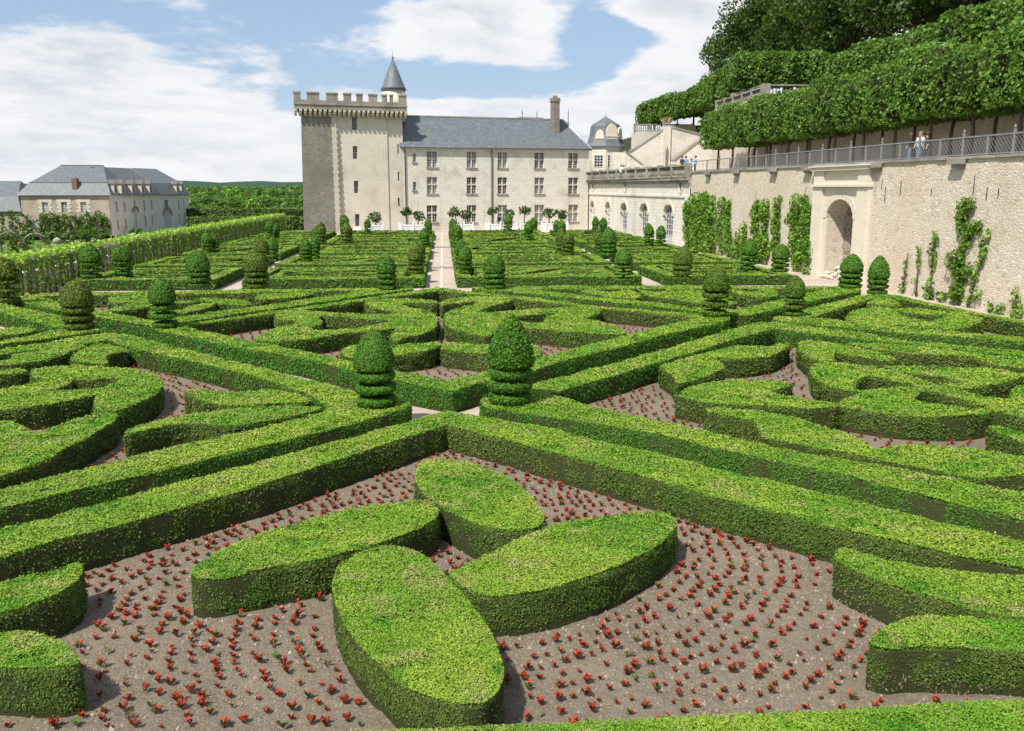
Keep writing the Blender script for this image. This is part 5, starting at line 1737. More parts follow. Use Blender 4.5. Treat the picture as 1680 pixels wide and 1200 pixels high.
def far_bed(x0, x1, y0, y1, where, rown, seed, rown_i, col_i):
    rr = random.Random(seed)
    xa, xb = min(x0, x1), max(x0, x1)
    bw = .85
    fl = lambda u, v: (xa + bw + .9 + (xb - xa - 2 * bw - 1.8) * u, y0 + bw + .85 + (y1 - y0 - 2 * bw - 1.7) * v)
    grp = 'far parterre hedges of the %s row' % rown
    def rect(a, b, c, d): return dens([(a, c), (b, c), (b, d), (a, d)], .8)
    hedge('rectangular border hedge of the %s far row, %s' % (rown, where), [rect(xa, xb, y0, y1), rect(xa + bw, xb - bw, y0 + bw, y1 - bw)], group=grp, yew=.6, far=True, name='parterre_border')
    style = (rown_i + col_i) % 3
    s = rr.choice((-1, 1))
    m = (lambda u, v: fl(u, v)) if s > 0 else (lambda u, v: fl(1 - u, v))
    q = []                                   # openings cut in the clipped mass: (curve, width)
    if style == 0:
        q.append((bez(m(.02, .03), m(.25, .52), m(.7, .48), m(.98, .05)), .8))
        q.append((bez(m(.02, .97), m(.3, .50), m(.72, .55), m(.98, .95)), .8))
        q.append((bez(m(.03, .3), m(.07, .42), m(.07, .55), m(.03, .72)), .7))
        q.append((bez(m(.22, .03), m(.45, .22), m(.6, .20), m(.8, .02)), .7))
        q.append((bez(m(.97, .25), m(.92, .42), m(.92, .6), m(.97, .78)), .7))
        q.append((bez(m(.24, .97), m(.45, .8), m(.6, .82), m(.78, .98)), .6))
    elif style == 1:
        q.append((bez(m(.02, .06), m(.6, -.02), m(.35, 1.02), m(.98, .94)), .9))
        q.append((bez(m(.05, .92), m(.12, .5), m(.25, .5), m(.38, .9)), .7))
        q.append((bez(m(.62, .08), m(.72, .5), m(.88, .48), m(.95, .1)), .7))
        q.append((bez(m(.14, .93), m(.18, .72), m(.24, .72), m(.28, .93)), .6))
        q.append((bez(m(.72, .06), m(.77, .28), m(.82, .28), m(.86, .06)), .6))
        q.append((bez(m(.03, .22), m(.1, .42), m(.2, .42), m(.3, .34)), .6))
        q.append((bez(m(.68, .66), m(.8, .58), m(.9, .6), m(.97, .8)), .6))
    else:
        q.append((bez(m(.03, .3), m(.3, -.08), m(.7, -.08), m(.97, .3)), .8))
        q.append((bez(m(.03, .7), m(.3, 1.08), m(.7, 1.08), m(.97, .7)), .8))
        q.append((bez(m(.16, .52), m(.4, .9), m(.6, .9), m(.84, .52)), .8))
        q.append((bez(m(.18, .44), m(.4, .12), m(.6, .12), m(.82, .44)), .8))
        q.append((bez(m(.3, .48), m(.42, .62), m(.58, .62), m(.7, .48)), .7))
    holes = [dens(ribbon(c_, w_ * rr.uniform(1.3, 2.3) * min(1.5, max(.6, (y1 - y0 - 3.4) / 6.5))), 3.0) for c_, w_ in q]
    hedge('wide clipped hedge mass with curved slits in the %s far bed, %s' % (rown, where), [rect(xa + bw + .45, xb - bw - .45, y0 + bw + .4, y1 - bw - .4)] + holes, group=grp, far=True, h=HH - .02, name='parterre_hedge')


for ri, (y0, y1) in enumerate(ROWS):
    for ci, (where, x0, x1) in enumerate(COLS):
        far_bed(x0, x1, y0, y1, where, NUMW[ri], 31 * ri + ci * 7 + 5, ri, ci)
# ================================================================ yew topiary: dome over stacked discs
def rev_cards(prof, dens_n, s, rng, cols, spread=.45):
    """leaf cards on a surface of revolution given as (r, z) points"""
    pr = np.array(prof)
    seg = np.linalg.norm(np.diff(pr, axis=0), axis=1)
    rm = (pr[1:, 0] + pr[:-1, 0]) / 2
    area = seg * 2 * np.pi * np.maximum(rm, .01)
    n = int(area.sum() / s ** 2 * dens_n)
    idx = rng.choice(len(seg), n, p=area / area.sum())
    t = rng.random(n)
    r = pr[idx, 0] * (1 - t) + pr[idx + 1, 0] * t
    z = pr[idx, 1] * (1 - t) + pr[idx + 1, 1] * t
    d = np.diff(pr, axis=0)[idx] / np.maximum(seg[idx], 1e-6)[:, None]
    a = rng.random(n) * 2 * np.pi
    nr, nz = d[:, 1], -d[:, 0]
    nrm = np.stack([nr * np.cos(a), nr * np.sin(a), nz], 1)
    pos = np.stack([r * np.cos(a), r * np.sin(a), z], 1)
    return pos, nrm


def topiary(px, base, top, wid, label, dome=.5, point=.25, discs=3, hue=0.0, shaggy=0.0, gap=.25, z0=HH, widen=1.0):
    X, Y, _ = P(px, base, z0)
    D = X * FW[0] + Y * FW[1] + (z0 - CAMH) * FW[2]
    ppm = F / D
    w_ = wid / ppm
    # height from where the top pixel falls in the upright plane through the base
    dr = ray(px, top)
    k = (X * FW[0] + Y * FW[1]) / (dr[0] * FW[0] + dr[1] * FW[1])
    h = CAMH + dr[2] * k - z0
    R_ = w_ / 2
    rng = np.random.default_rng(int(px * 13 + base))
    root = empty('yew_topiary', (X, Y, z0 - .02), rng.uniform(0, 6), label, 'topiary', 'yew topiaries in the gardens')
    root.rotation_euler = (rng.normal(0, .022), rng.normal(0, .022), root.rotation_euler[2])
    s = max(.020, .00135 * math.hypot(X, Y))
    colA = np.array([.062, .165, .016]); colB = np.array([.115, .115, .018])
    gap = gap * .85 + .15
    point = min(.8, point + .1)
    base_c = colA * (1 - hue) + colB * hue

    def piece(name, prof):
        shg = shaggy if name == 'dome' else shaggy * .3
        pos, nrm = rev_cards(prof, 2.4, s, rng, None)
        wob = (fbm(pos + X, 2.2, px) - .5) * .05 * R_ / .6 + rng.normal(0, .25 + shg * 1.3, len(pos)) * min(s, .06)
        pos = pos + nrm * wob[:, None]
        c = base_c * rng.uniform(.65, 1.45, (len(pos), 1))
        k2 = np.clip((fbm(pos + Y, 3.5, px) - .5) * 4, 0, 1)[:, None] * .45
        c = c * (1 - k2) + np.array([.115, .21, .022]) * k2
        tip = np.clip((pos[:, 2] / h - .8) * 3, 0, 1)[:, None] * .35
        c = c * (1 - tip) + np.array([.16, .16, .025]) * tip
        v = card_arrays(pos, nrm, s * rng.uniform(.7, 1.4, len(pos)) * (1 + shg), rng, 1.6, .38 + shg * .6)
        b = MB(); b.lathe([(max(.01, r - .025), z) for r, z in prof], n=18)
        me = leaf_mesh(name, v, c, [M['core'], M['yew']], base=(b.v, b.f, [base_c * .45] * len(b.v)))
        return link(name, me, root)
    zd = h * (1 - dome)
    prof = [(.02, zd + .03), (R_ * .80, zd + .0)]
    n = 12
    for i in range(n + 1):
        t = i / n
        r = (1 - t ** (2.5 - point * .9)) ** (.55 + point * .35)
        prof.append((max(.005, R_ * r * (1 - .03 * (1 - t) ** 8)), zd + h * dome * (.06 + .94 * t)))
    piece('dome', prof)
    st = zd / discs
    for j in range(discs):
        z_a = j * st + st * gap * .5
        z_b = (j + 1) * st - st * gap * .5
        zm, hh = (z_a + z_b) / 2, (z_b - z_a) / 2
        rr = R_ * widen * (.96 + .06 * rng.random()) * (1.0 if j else .97)
        pf = []
        for i in range(9):
            a = -math.pi / 2 + math.pi * i / 8
            pf.append((max(.05, rr - hh * 1.1 + hh * 1.1 * max(0, math.cos(a))), zm + hh * math.sin(a)))
        pf = [(R_ * .18, z_a + hh * .1)] + pf + [(R_ * .18, z_b - hh * .1)]
        piece('disc', pf)
    tr = MB(); tr.lathe([(R_ * .16, -.02), (R_ * .13, zd + .05)], n=10)
    tr.build('trunk', M['bark'], root)
    return root


TOPS = [
    (618, 665, 538, 66, 'near left topiary with a plain rounded dome, on the corner hedge of the left square', dict(dome=.52, point=.45, gap=.16)),
    (836, 660, 515, 72, 'near right topiary, tall shaggy bright green cone above three discs', dict(dome=.57, point=.75, gap=.10, shaggy=.5)),
    (130, 540, 460, 51, 'stout brownish topiary on the far left bed corner', dict(dome=.52, point=.12, hue=.65, gap=.15, widen=.95)),
    (272, 538, 453, 42, 'bright green topiary with widely spaced discs at the left crossing', dict(dome=.5, point=.2, gap=.4)),
    (1172, 520, 434, 42, 'tall dark topiary with three separated discs at the right crossing', dict(dome=.48, point=.2, hue=.35, gap=.38)),
    (1302, 519, 452, 32, 'slim dark topiary with uneven discs right of the right crossing', dict(dome=.5, point=.2, hue=.3, gap=.38, widen=1.05)),
    (328, 472, 411, 37, 'rounded topiary left of a brown-topped one, behind the left crossing', dict(dome=.55, point=.15, gap=.2)),
    (423, 473, 412, 37, 'brown-tinged topiary beside a gravel gap in the first far row', dict(dome=.52, point=.1, hue=.45, gap=.18)),
    (635, 475, 417, 31, 'light green topiary just left of the central path at the first far row', dict(dome=.52, point=.3, gap=.14)),
    (812, 474, 416, 36, 'light green broad topiary just right of the central path at the first far row', dict(dome=.52, point=.12, gap=.2)),
    (1023, 464, 408, 30, 'open topiary with a visible stem between thin discs, by a gravel gap', dict(dome=.42, point=.2, gap=.5)),
    (1119, 461, 404, 31, 'dark brownish topiary at the corner of the first far bed near the wall', dict(dome=.52, point=.2, hue=.5, gap=.3)),
    (150, 457, 400, 33, 'left of two open topiaries before the vine pergola', dict(dome=.5, point=.15, gap=.5)),
    (202, 452, 402, 30, 'right of two open topiaries before the vine pergola', dict(dome=.5, point=.25, gap=.45)),
    (15, 498, 423, 36, 'ragged brown topiary with sparse discs at the left edge', dict(dome=.42, point=.3, hue=.6, gap=.6, shaggy=.3)),
    (1226, 443, 391, 26, 'pointed dark green topiary in front of the wall climbers', dict(dome=.5, point=.5, gap=.3)),
    (1279, 446, 400, 28, 'round-topped topiary with stacked discs left of the niche', dict(dome=.5, point=.1, hue=.2, gap=.35)),
    (1394, 472, 416, 36, 'broad pointed topiary in front of the arched niche', dict(dome=.52, point=.45, gap=.25)),
    (1439, 483, 419, 33, 'bullet-shaped topiary right of the niche against the pale wall', dict(dome=.58, point=.4, gap=.22)),
    (341, 415, 381, 17, 'left of a small pair of topiaries before the vines', dict(dome=.5, gap=.4)),
    (352, 414, 381, 15, 'right of a small pair of topiaries before the vines', dict(dome=.5, gap=.4, hue=.4)),
    (432, 435, 390, 21, 'brown small topiary of a pair left of the keep line', dict(dome=.5, hue=.6, gap=.3)),
    (450, 430, 388, 16, 'green small topiary of a pair beside a brown one', dict(dome=.5, gap=.35)),
    (503, 429, 391, 20, 'front one of a close green pair in the second far row on the left', dict(dome=.52, gap=.25)),
    (517, 425, 386, 17, 'rear one of a close green pair in the second far row on the left', dict(dome=.52, gap=.25)),
    (442, 391, 363, 12, 'left tiny topiary at the end of the vine row', dict(dome=.5, gap=.3)),
    (454, 390, 367, 10, 'right tiny topiary at the end of the vine row', dict(dome=.5, gap=.3)),
    (519, 399, 371, 16, 'green round-headed topiary in front of the keep on its left', dict(dome=.55, gap=.25)),
    (528, 401, 364, 15, 'dark topiary close behind a green one before the keep', dict(dome=.5, gap=.25, hue=.3)),
    (569, 399, 366, 19, 'brown topiary in front of the keep wall', dict(dome=.52, hue=.7, gap=.2)),
    (566, 380, 352, 15, 'green topiary head behind the brown one at the keep', dict(dome=.55, gap=.2)),
    (603, 383, 359, 10, 'slim topiary with thin discs beside the keep door', dict(dome=.5, gap=.45)),
    (683, 449, 401, 26, 'brownish topiary at the left edge of the path, second far row', dict(dome=.52, hue=.55, gap=.2)),
    (687, 432, 392, 22, 'topiary behind the brownish one at the left edge of the path', dict(dome=.52, hue=.3, gap=.2)),
    (697, 405, 374, 17, 'green topiary at the left edge of the path, farther back', dict(dome=.55, point=.4, gap=.2)),
    (703, 385, 358, 12, 'last topiary at the left edge of the path, by the planters', dict(dome=.55, gap=.2)),
    (743, 386, 358, 12, 'last topiary at the right edge of the path, by the planters', dict(dome=.55, gap=.2)),
    (746, 406, 367, 14, 'left one of a narrow pair along the right edge of the path', dict(dome=.5, gap=.2)),
    (752, 408, 368, 14, 'right one of a narrow pair along the right edge of the path', dict(dome=.5, gap=.2, hue=.2)),
    (757, 441, 392, 20, 'topiary half hidden at the right edge of the path, second far row', dict(dome=.52, gap=.2)),
    (763, 449, 402, 22, 'slim topiary in front at the right edge of the path, second far row', dict(dome=.52, gap=.2, hue=.2)),
    (867, 394, 362, 14, 'topiary standing alone right of the path in the far garden', dict(dome=.52, gap=.2)),
    (875, 378, 357, 13, 'topiary behind the lone one in the far garden, by the planters', dict(dome=.52, gap=.2)),
    (920, 416, 375, 18, 'brown rear topiary of the dark pair in the second far row on the right', dict(dome=.5, gap=.2, hue=.5)),
    (931, 419, 380, 20, 'brown front topiary of the dark pair in the second far row on the right', dict(dome=.5, gap=.2, hue=.5)),
    (913, 383, 361, 11, 'left small topiary of a pair before the wing windows', dict(dome=.55, gap=.2)),
    (921, 384, 361, 14, 'right small topiary of a pair before the wing windows', dict(dome=.55, gap=.2)),
    (982, 414, 375, 15, 'narrow topiary touching a larger dark one near the gallery', dict(dome=.5, gap=.2, hue=.4)),
    (999, 421, 373, 26, 'large dark topiary with a high dome near the gallery', dict(dome=.55, gap=.12)),
    (977, 381, 356, 11, 'left topiary before the first gallery arches', dict(dome=.5, gap=.35)),
    (990, 381, 357, 13, 'right topiary before the first gallery arches', dict(dome=.55, gap=.3)),
    (1065, 403, 367, 16, 'left topiary of the pair before the last gallery arch', dict(dome=.5, gap=.4)),
    (1084, 404, 370, 16, 'right topiary of the pair before the last gallery arch', dict(dome=.5, gap=.35)),
    (833, 379, 352, 14, 'topiary with thin discs before the castle door', dict(dome=.5, gap=.4)),
]
for px, b, t_, wd, lab, kw in TOPS:
    topiary(px, b, t_, wd, lab, **kw)
# ================================================================ trees
G1, G2, G3 = np.array([.070, .160, .022]), np.array([.130, .240, .030]), np.array([.035, .080, .014])


def clump_cards(centres, radii, n_each, size, rng, flat=.8, colA=G1, colB=G2, colC=G3, spread=.7):
    """leaf cards on the outer shells of many overlapping clumps"""
    P_, N_, C_ = [], [], []
    for c, r in zip(centres, radii):
        n = max(8, int(n_each * (r ** 2)))
        d = rng.normal(0, 1, (n, 3)); d /= np.linalg.norm(d, axis=1)[:, None]
        rr = r * (1 - .35 * rng.random(n) ** 2)
        p = d * rr[:, None] * np.array([1, 1, flat]) + c
        P_.append(p); N_.append(d + np.array([0, 0, .3]))
        base = colA + (colB - colA) * np.clip(rng.normal(.45, .28), 0, 1)
        C_.append(np.tile(base, (n, 1)))
    P_, N_, C_ = np.concatenate(P_), np.concatenate(N_), np.concatenate(C_)
    n = len(P_)
    C_ = C_ * rng.uniform(.6, 1.45, (n, 1))
    dark = rng.random(n) < .15
    C_[dark] = colC
    v = card_arrays(P_, N_, size * rng.uniform(.65, 1.4, n), rng, 1.4, spread)
    return v, C_


def limbs(mb, base, h0, tips, r0, rng):
    """trunk up to h0, then limbs to each tip"""
    b = Vector(base)
    pts = [b]
    for k in range(1, 5):
        pts.append(b + Vector((rng.normal(0, .04) * h0 * .4, rng.normal(0, .04) * h0 * .4, h0 * k / 4)))
    mb.tube(pts, [r0 * 1.25, r0, r0 * .92, r0 * .86, r0 * .8], 9)
    top = pts[-1]
    for t in tips:
        t = Vector(t)
        m_ = top.lerp(t, .5) + Vector((rng.normal(0, .2), rng.normal(0, .2), .25))
        mb.tube([top - Vector((0, 0, .15)), m_, t], [r0 * .5, r0 * .3, r0 * .1], 6)


# ---------------------------------------------------------------- pleached limes: box crowns on straight stems
def lime_variant(seed, w_, d_, z0, z1, n_cl=44, size=.165, dens_=70, bright=1.0, flat_n=2600):
    rng = np.random.default_rng(seed)
    hw, hd, hh, zc = w_ / 2, d_ / 2, (z1 - z0) / 2, (z0 + z1) / 2
    cs, rs = [], []
    for _ in range(n_cl):
        u = rng.uniform(-1, 1, 3)
        ax = rng.choice(3, p=[.25, .5, .25])
        u[ax] = np.sign(u[ax]) * rng.uniform(.85, 1.0)
        cs.append((u[0] * (hw - .3), u[1] * (hd - .3), zc + u[2] * (hh - .3))); rs.append(rng.uniform(.3, .6))
    col = G1 * bright * .98, G2 * bright * .98, G3
    v, c = clump_cards(cs, rs, dens_, size, rng, .85, *col)
    # the clipped faces of the box
    n = flat_n
    u = rng.uniform(-1, 1, (n, 3))
    ar = np.array([d_ * (z1 - z0), w_ * (z1 - z0), w_ * d_ * .7]); ar /= ar.sum()
    ax = rng.choice(3, n, p=ar)
    sg = np.where(rng.random(n) < .5, -1, 1)
    nr = np.zeros((n, 3)); nr[np.arange(n), ax] = sg
    u[np.arange(n), ax] = sg
    p = u * np.array([hw, hd, hh]) + np.array([0, 0, zc])
    rr = np.clip(np.abs(u[:, 2]) - .6, 0, 1)[:, None] * np.array([1.5, .9, 0]) * np.sign(u)
    p = p - rr - nr * (rng.random((n, 1)) * .22 + (fbm(p, .9, seed)[:, None] - .42) * .85)
    k = (rng.random((n, 1)) * .6 + fbm(p, 1.3, seed + 9)[:, None] * .6)
    cf = (col[0] + (col[1] - col[0]) * k) * rng.uniform(.65, 1.35, (n, 1))
    v = np.concatenate([v, card_arrays(p, nr + np.array([0, 0, .25]), size * rng.uniform(.7, 1.4, n), rng, 1.4, .6)]); c = np.concatenate([c, cf])
    bm_ = MB(); bm_.box(-hw + .55, hw - .55, -hd + .55, hd - .55, z0 + .5, z1 - .5)
    crown = leaf_mesh('lime_crown', v, c, [M['core'], M['tree_leaf']], base=(bm_.v, bm_.f, [(.016, .034, .008)] * len(bm_.v)))
    mb = MB()
    tips = [(rng.uniform(-w_ * .35, w_ * .35), rng.uniform(-.5, .5), rng.uniform(z0 + .3, z1 - .8)) for _ in range(7)]
    limbs(mb, (0, 0, -.1), z0 + .2, tips, .13, rng)
    trunk = mb.data('lime_trunk', M['bark'])
    return trunk, crown


LIME_A = [lime_variant(s, 4.6, 3.4, 2.8, 6.75 + dz, bright=b_) for s, b_, dz in ((1, 1.0, 0), (2, 1.22, .15), (3, .82, -.12), (4, 1.1, .05))]
LIME_B = [lime_variant(s, 4.6, 3.6, 1.6, 5.2, 46, .22, 45, 1.0, 1900) for s in (5, 6, 7)]


def lime(loc, var, rz, label, group, sc=1.0, sz=1.0):
    r = empty('lime_tree', loc, rz, label, 'tree', group)
    r.scale = (sc, sc, sz)
    link('trunk', var[0], r)
    link('crown', var[1], r)
    return r


row1 = [1179, 1202, 1229, 1258, 1293, 1328, 1369, 1415, 1467, 1524, 1592, 1670]
ORD = ['first', 'second', 'third', 'fourth', 'fifth', 'sixth', 'seventh', 'eighth', 'ninth', 'tenth', 'eleventh', 'twelfth', 'thirteenth', 'fourteenth', 'fifteenth']
X1 = 30.4
prevY = None
for i, x_ in enumerate(row1):
    p = atX(x_, 250, X1)
    nxt = atX(row1[i + 1], 250, X1)[1] if i + 1 < len(row1) else p[1] - 3.2
    gapy = abs(p[1] - nxt) if prevY is None else (abs(prevY - p[1]) + abs(p[1] - nxt)) / 2
    prevY = p[1]
    lime((p[0], p[1], TER1), LIME_A[i % 4], math.pi / 2 + (math.pi if i % 3 == 1 else 0), '%s clipped lime tree of the lower row above the wall, counted from the castle end' % ORD[i], 'clipped lime trees behind the lattice fence',
         1.0, 1.0).scale = (gapy / 5.1, 1.0, 1.0 + .05 * math.sin(i * 2.3))
    # the row is double: a second tree stands behind
for k, y in enumerate((43.0, 39.0, 35.0)):
    lime((X1, y, TER1), LIME_A[(k + 1) % 4], math.pi / 2, '%s clipped lime tree of the lower row above the wall, counted from the castle end' % ORD[12 + k], 'clipped lime trees behind the lattice fence').scale = (.84, 1, 1)
for k in range(14):
    y = 92 - k * 4.6
    lime((32.6, y + 1.2, TER1), LIME_A[(k + 2) % 4], math.pi / 2, '%s lime tree of the rear line behind the lower row, from the castle end' % ORD[k], 'clipped lime trees of the rear line', 1.0, 1.02)

row2 = [(40.0, y) for y in (88, 83, 78, 73, 68, 63, 58, 53, 48, 43, 38)]
for i, (x, y) in enumerate(row2):
    lime((x, y, TER3), LIME_B[i % 3], math.pi / 2 + (i % 2) * math.pi, '%s clipped lime tree of the upper right row, from the belvedere end' % ORD[i], 'clipped lime trees on the upper right terrace', 1.06, 1.06 + .05 * math.sin(i * 1.9))
for i, x_ in enumerate((1138, 1152, 1167, 1183, 1200)):
    p = atX(x_, 190, 39.5)
    lime((p[0], p[1], TER2), LIME_B[i % 3], math.pi / 2, '%s clipped lime tree left of the belvedere, counted from the stair ramp' % ORD[i], 'clipped lime trees between ramp and belvedere', 1.35, 1.0 + .06 * i)
for i, x_ in enumerate((1066, 1074, 1085, 1097, 1111)):
    p = atY(x_, 200, 154 - i * 2.5)
    lime((p[0], p[1], TER2 - .3), LIME_B[(i + 1) % 3], .5 * i, '%s thin stemmed lime tree of the farthest row above the ramp, from the left' % ORD[i], 'clipped lime trees above the stair ramp', .95, .95 + .04 * i)
for i, x_ in enumerate((1232, 1262, 1296, 1330)):
    p = atY(x_, 120, 111.5 - i * .3)
    lime((p[0], p[1], BZ), LIME_B[i % 3], .3 * i, '%s clipped lime tree on the belvedere platform, from the left' % ORD[i], 'clipped lime trees on the belvedere', 1.15, 1.12)

# clipped evergreen mounds on the upper terrace
for i, (x_, y_, w_, X) in enumerate(((1388, 122, 36, 41), (1408, 133, 30, 40.2), (1377, 137, 26, 40), (1340, 135, 22, 44))):
    p = atX(x_, y_, X)
    ppm = 1456 / p[1]
    r = w_ / 2 / ppm
    rng = np.random.default_rng(i)
    prof = [(.05, 0), (r * .95, r * .2), (r, r * .6), (r * .8, r * 1.15), (r * .4, r * 1.45), (.02, r * 1.52)]
    pos, nrm = rev_cards(prof, 2.4, .16, rng, None)
    c = np.tile([.05, .115, .018], (len(pos), 1)) * rng.uniform(.6, 1.4, (len(pos), 1))
    o = link('clipped_bush', leaf_mesh('clipped_bush', card_arrays(pos, nrm, .18, rng), c, [M['yew']]), None, (p[0], p[1], p[2] - r))
    tag(o, ['large domed clipped bush right of the belvedere', 'rounded clipped bush just above the lime row', 'small low clipped bush near the belvedere corner', 'little clipped bush behind the belvedere balustrade'][i], 'bush')


# ---------------------------------------------------------------- big trees of the hill
def big_variant(seed, R_, H, size=.33, dens_=46, dark=1.0):
    rng = np.random.default_rng(seed)
    cs, rs = [], []
    for _ in range(70):
        d = rng.normal(0, 1, 3); d /= np.linalg.norm(d)
        k = rng.uniform(.45, 1.0)
        z = H * .58 + d[2] * H * .40 * k
        taper = 1.0 - .35 * max(0, d[2])
        cs.append((d[0] * R_ * k * taper, d[1] * R_ * k * taper, z)); rs.append(rng.uniform(.9, 2.1) * R_ / 6.5)
    v, c = clump_cards(cs, rs, dens_, size, rng, .8, G1 * .55 * dark, G2 * .50 * dark, G3 * .6 * dark)
    mb = MB()
    tips = [cs[i] for i in range(0, 36, 4)]
    limbs(mb, (0, 0, -1), H * .28, tips, .42, rng)
    return mb.data('hill_tree_trunk', M['bark']), leaf_mesh('hill_tree_crown', v, c, [M['tree_leaf']])


BIG = [big_variant(s, r, h) for s, r, h in ((21, 7.5, 21), (22, 6.5, 23), (23, 8.0, 20))]
HT = [(1243, 100, 56, 1.1, 'tall dark tree at the left end of the wooded hill against the sky'), (1290, 60, 60, 1.2, 'dark tree high behind the belvedere platform'),
      (1345, 60, 58, 1.15, 'dark tree right behind the belvedere limes'), (1395, 60, 56, 1.1, 'dense dark tree above the large domed bush'), (1450, 40, 56, 1.1, 'dark tree above the left end of the upper lime row'),
      (1510, 30, 55, 1.1, 'dark tree above the middle of the upper lime row'), (1575, 20, 54, 1.1, 'dark tree above the right part of the upper lime row'), (1650, 10, 53, 1.05, 'dark tree at the upper right corner of the photo'),
      (1215, 60, 68, 1.15, 'rear tree at the left end of the wooded hill, farthest from the viewer'), (1320, 20, 74, 1.3, 'rear tree rising behind the dark tree at the belvedere'), (1430, 20, 72, 1.3, 'rear tree on the crest above the domed bushes'),
      (1540, 10, 70, 1.3, 'rear tree on the crest above the upper lime row'), (1650, 0, 70, 1.3, 'rear tree on the crest at the right edge')]
for i, (x_, y_, X, sc, lab) in enumerate(HT):
    p = atX(x_, 150, X)
    gz = 16.5 + max(0, (X - 50)) * .32
    r = empty('hill_tree', (p[0], p[1], gz), i * 1.3, lab, 'tree', 'big dark trees on the wooded hill')
    r.scale = (sc, sc, sc * 1.05)
    v_ = BIG[i % 3]
    link('trunk', v_[0], r); link('crown', v_[1], r)
# shrubs filling the slope below the big trees
rng = np.random.default_rng(77)
cs = [(rng.uniform(47, 62), rng.uniform(45, 170), 0) for _ in range(190)]
cs = [(x, y, 16.5 + max(0, x - 50) * .34 + rng.uniform(.2, 1.6)) for x, y, _ in cs]
v, c = clump_cards(cs, list(rng.uniform(1.2, 2.6, len(cs))), 22, .42, rng, .7, G1 * .6, G2 * .5, G3 * .7)
tag(link('undergrowth', leaf_mesh('undergrowth', v, c, [M['tree_leaf']])), 'dark undergrowth on the wooded slope under the big trees', 'undergrowth', kind='stuff')

# ---------------------------------------------------------------- far wood on the left
def far_variant(seed, R_, H, size, dens_, br=1.0):
    rng = np.random.default_rng(seed)
    cs, rs = [], []
    for _ in range(26):
        d = rng.normal(0, 1, 3); d /= np.linalg.norm(d)
        k = rng.uniform(.4, 1)
        cs.append((d[0] * R_ * k, d[1] * R_ * k, H * .55 + d[2] * H * .42 * k)); rs.append(rng.uniform(.25, .5) * R_)
    v, c = clump_cards(cs, rs, dens_, size, rng, .9, G1 * br * 1.75, G2 * br * 1.7, G3 * 2)
    mb = MB(); mb.tube([(0, 0, -.5), (0, 0, H * .5)], [.35, .15], 6)
    return mb.data('wood_trunk', M['bark']), leaf_mesh('wood_crown', v, c, [M['tree_leaf']])


FARV = [far_variant(31, 5.0, 11, .7, 16, .62), far_variant(32, 4.0, 12, .7, 16, 1.25), far_variant(33, 6, 10, .75, 16, .48), far_variant(34, 3.2, 10, .6, 18, 1.05)]
rng = np.random.default_rng(5)
KIND = ['broad mid green tree', 'tall fresh green tree', 'wide dark green tree', 'slim yellow green tree']
n_f = 0
for row, (Y, npx, s_) in enumerate(((262, 11, .46), (300, 13, .54), (350, 15, .62), (420, 17, .70), (520, 18, .78), (660, 18, .86))):
    for k in range(npx):
        x_ = 292 + (k + rng.uniform(-.4, .4)) * 216 / npx
        p = atY(x_, 330, Y + rng.uniform(-14, 14))
        vi = int(rng.integers(0, 4))
        r = empty('woodland_tree', (p[0], p[1], LOW), rng.uniform(0, 6), '%s in the %s line of the distant wood left of the keep' % (KIND[vi], ORD[row]), 'tree', 'woodland trees left of the keep, %s, %s line' % (KIND[vi], ORD[row]))
        sc = s_ * rng.uniform(.65, 1.2)
        r.scale = (sc, sc, sc)
        link('trunk', FARV[vi][0], r); link('crown', FARV[vi][1], r)
# woods far off on both sides, one mass
rng = np.random.default_rng(6)
cs, rs = [], []
for _ in range(900):
    Y = rng.uniform(700, 1150); x = rng.uniform(-.62, .12) * Y
    cs.append((x, Y, LOW + rng.uniform(2, 7))); rs.append(rng.uniform(4, 8))
v, c = clump_cards(cs, rs, 1.4, 2.2, rng, .8, G1 * .85, G2 * .8, G3)
tag(link('distant_wood', leaf_mesh('distant_wood', v, c, [M['tree_leaf']])), 'far wood reading as one green mass below the horizon', 'woodland', kind='stuff')


# tall clipped screens behind the garden, left of the keep
def screen(name, x0, x1, Y, yt, yb, label, depth=2.0):
    a, b = atY(x0, yt, Y), atY(x1, yt, Y)
    zb = LOW
    rng = np.random.default_rng(int(Y))
    W = b[0] - a[0]; Hh = a[2] - zb
    pos, nrm = [], []
    n = int(W * Hh / .14)
    pos.append(np.stack([rng.uniform(a[0], b[0], n), np.full(n, Y) + rng.normal(0, .15, n), rng.uniform(zb, a[2], n)], 1)); nrm.append(np.tile([0, -1., .2], (n, 1)))
    n = int(W * depth / .14)
    pos.append(np.stack([rng.uniform(a[0], b[0], n), rng.uniform(Y, Y + depth, n), np.full(n, a[2]) + rng.normal(0, .12, n)], 1)); nrm.append(np.tile([0, 0, 1.], (n, 1)))
    pos, nrm = np.concatenate(pos), np.concatenate(nrm)
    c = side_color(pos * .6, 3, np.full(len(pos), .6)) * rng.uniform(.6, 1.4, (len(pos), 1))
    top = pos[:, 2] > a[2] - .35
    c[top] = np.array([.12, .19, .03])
    mb = MB(); mb.box(a[0], b[0], Y + .1, Y + depth, zb, a[2] - .1)
    me = leaf_mesh(name, card_arrays(pos, nrm, .42, rng, 1.4, .6), c, [M['core'], M['leaf']], base=(mb.v, mb.f, [(.02, .04, .01)] * len(mb.v)))
    return tag(link(name, me), label, 'hedge')


screen('tall_hedge', 296, 500, 214, 343, 360, 'tall dark clipped hedge screen left of the keep, the higher rear one')
screen('tall_hedge', 305, 500, 188, 357, 372, 'lower clipped hedge screen left of the keep, in front of the taller one', 1.6)
sheet('path', [(-70, 160), (-20, 150), (-20, 186), (-75, 186)], LOW + .03, M['gravel'])

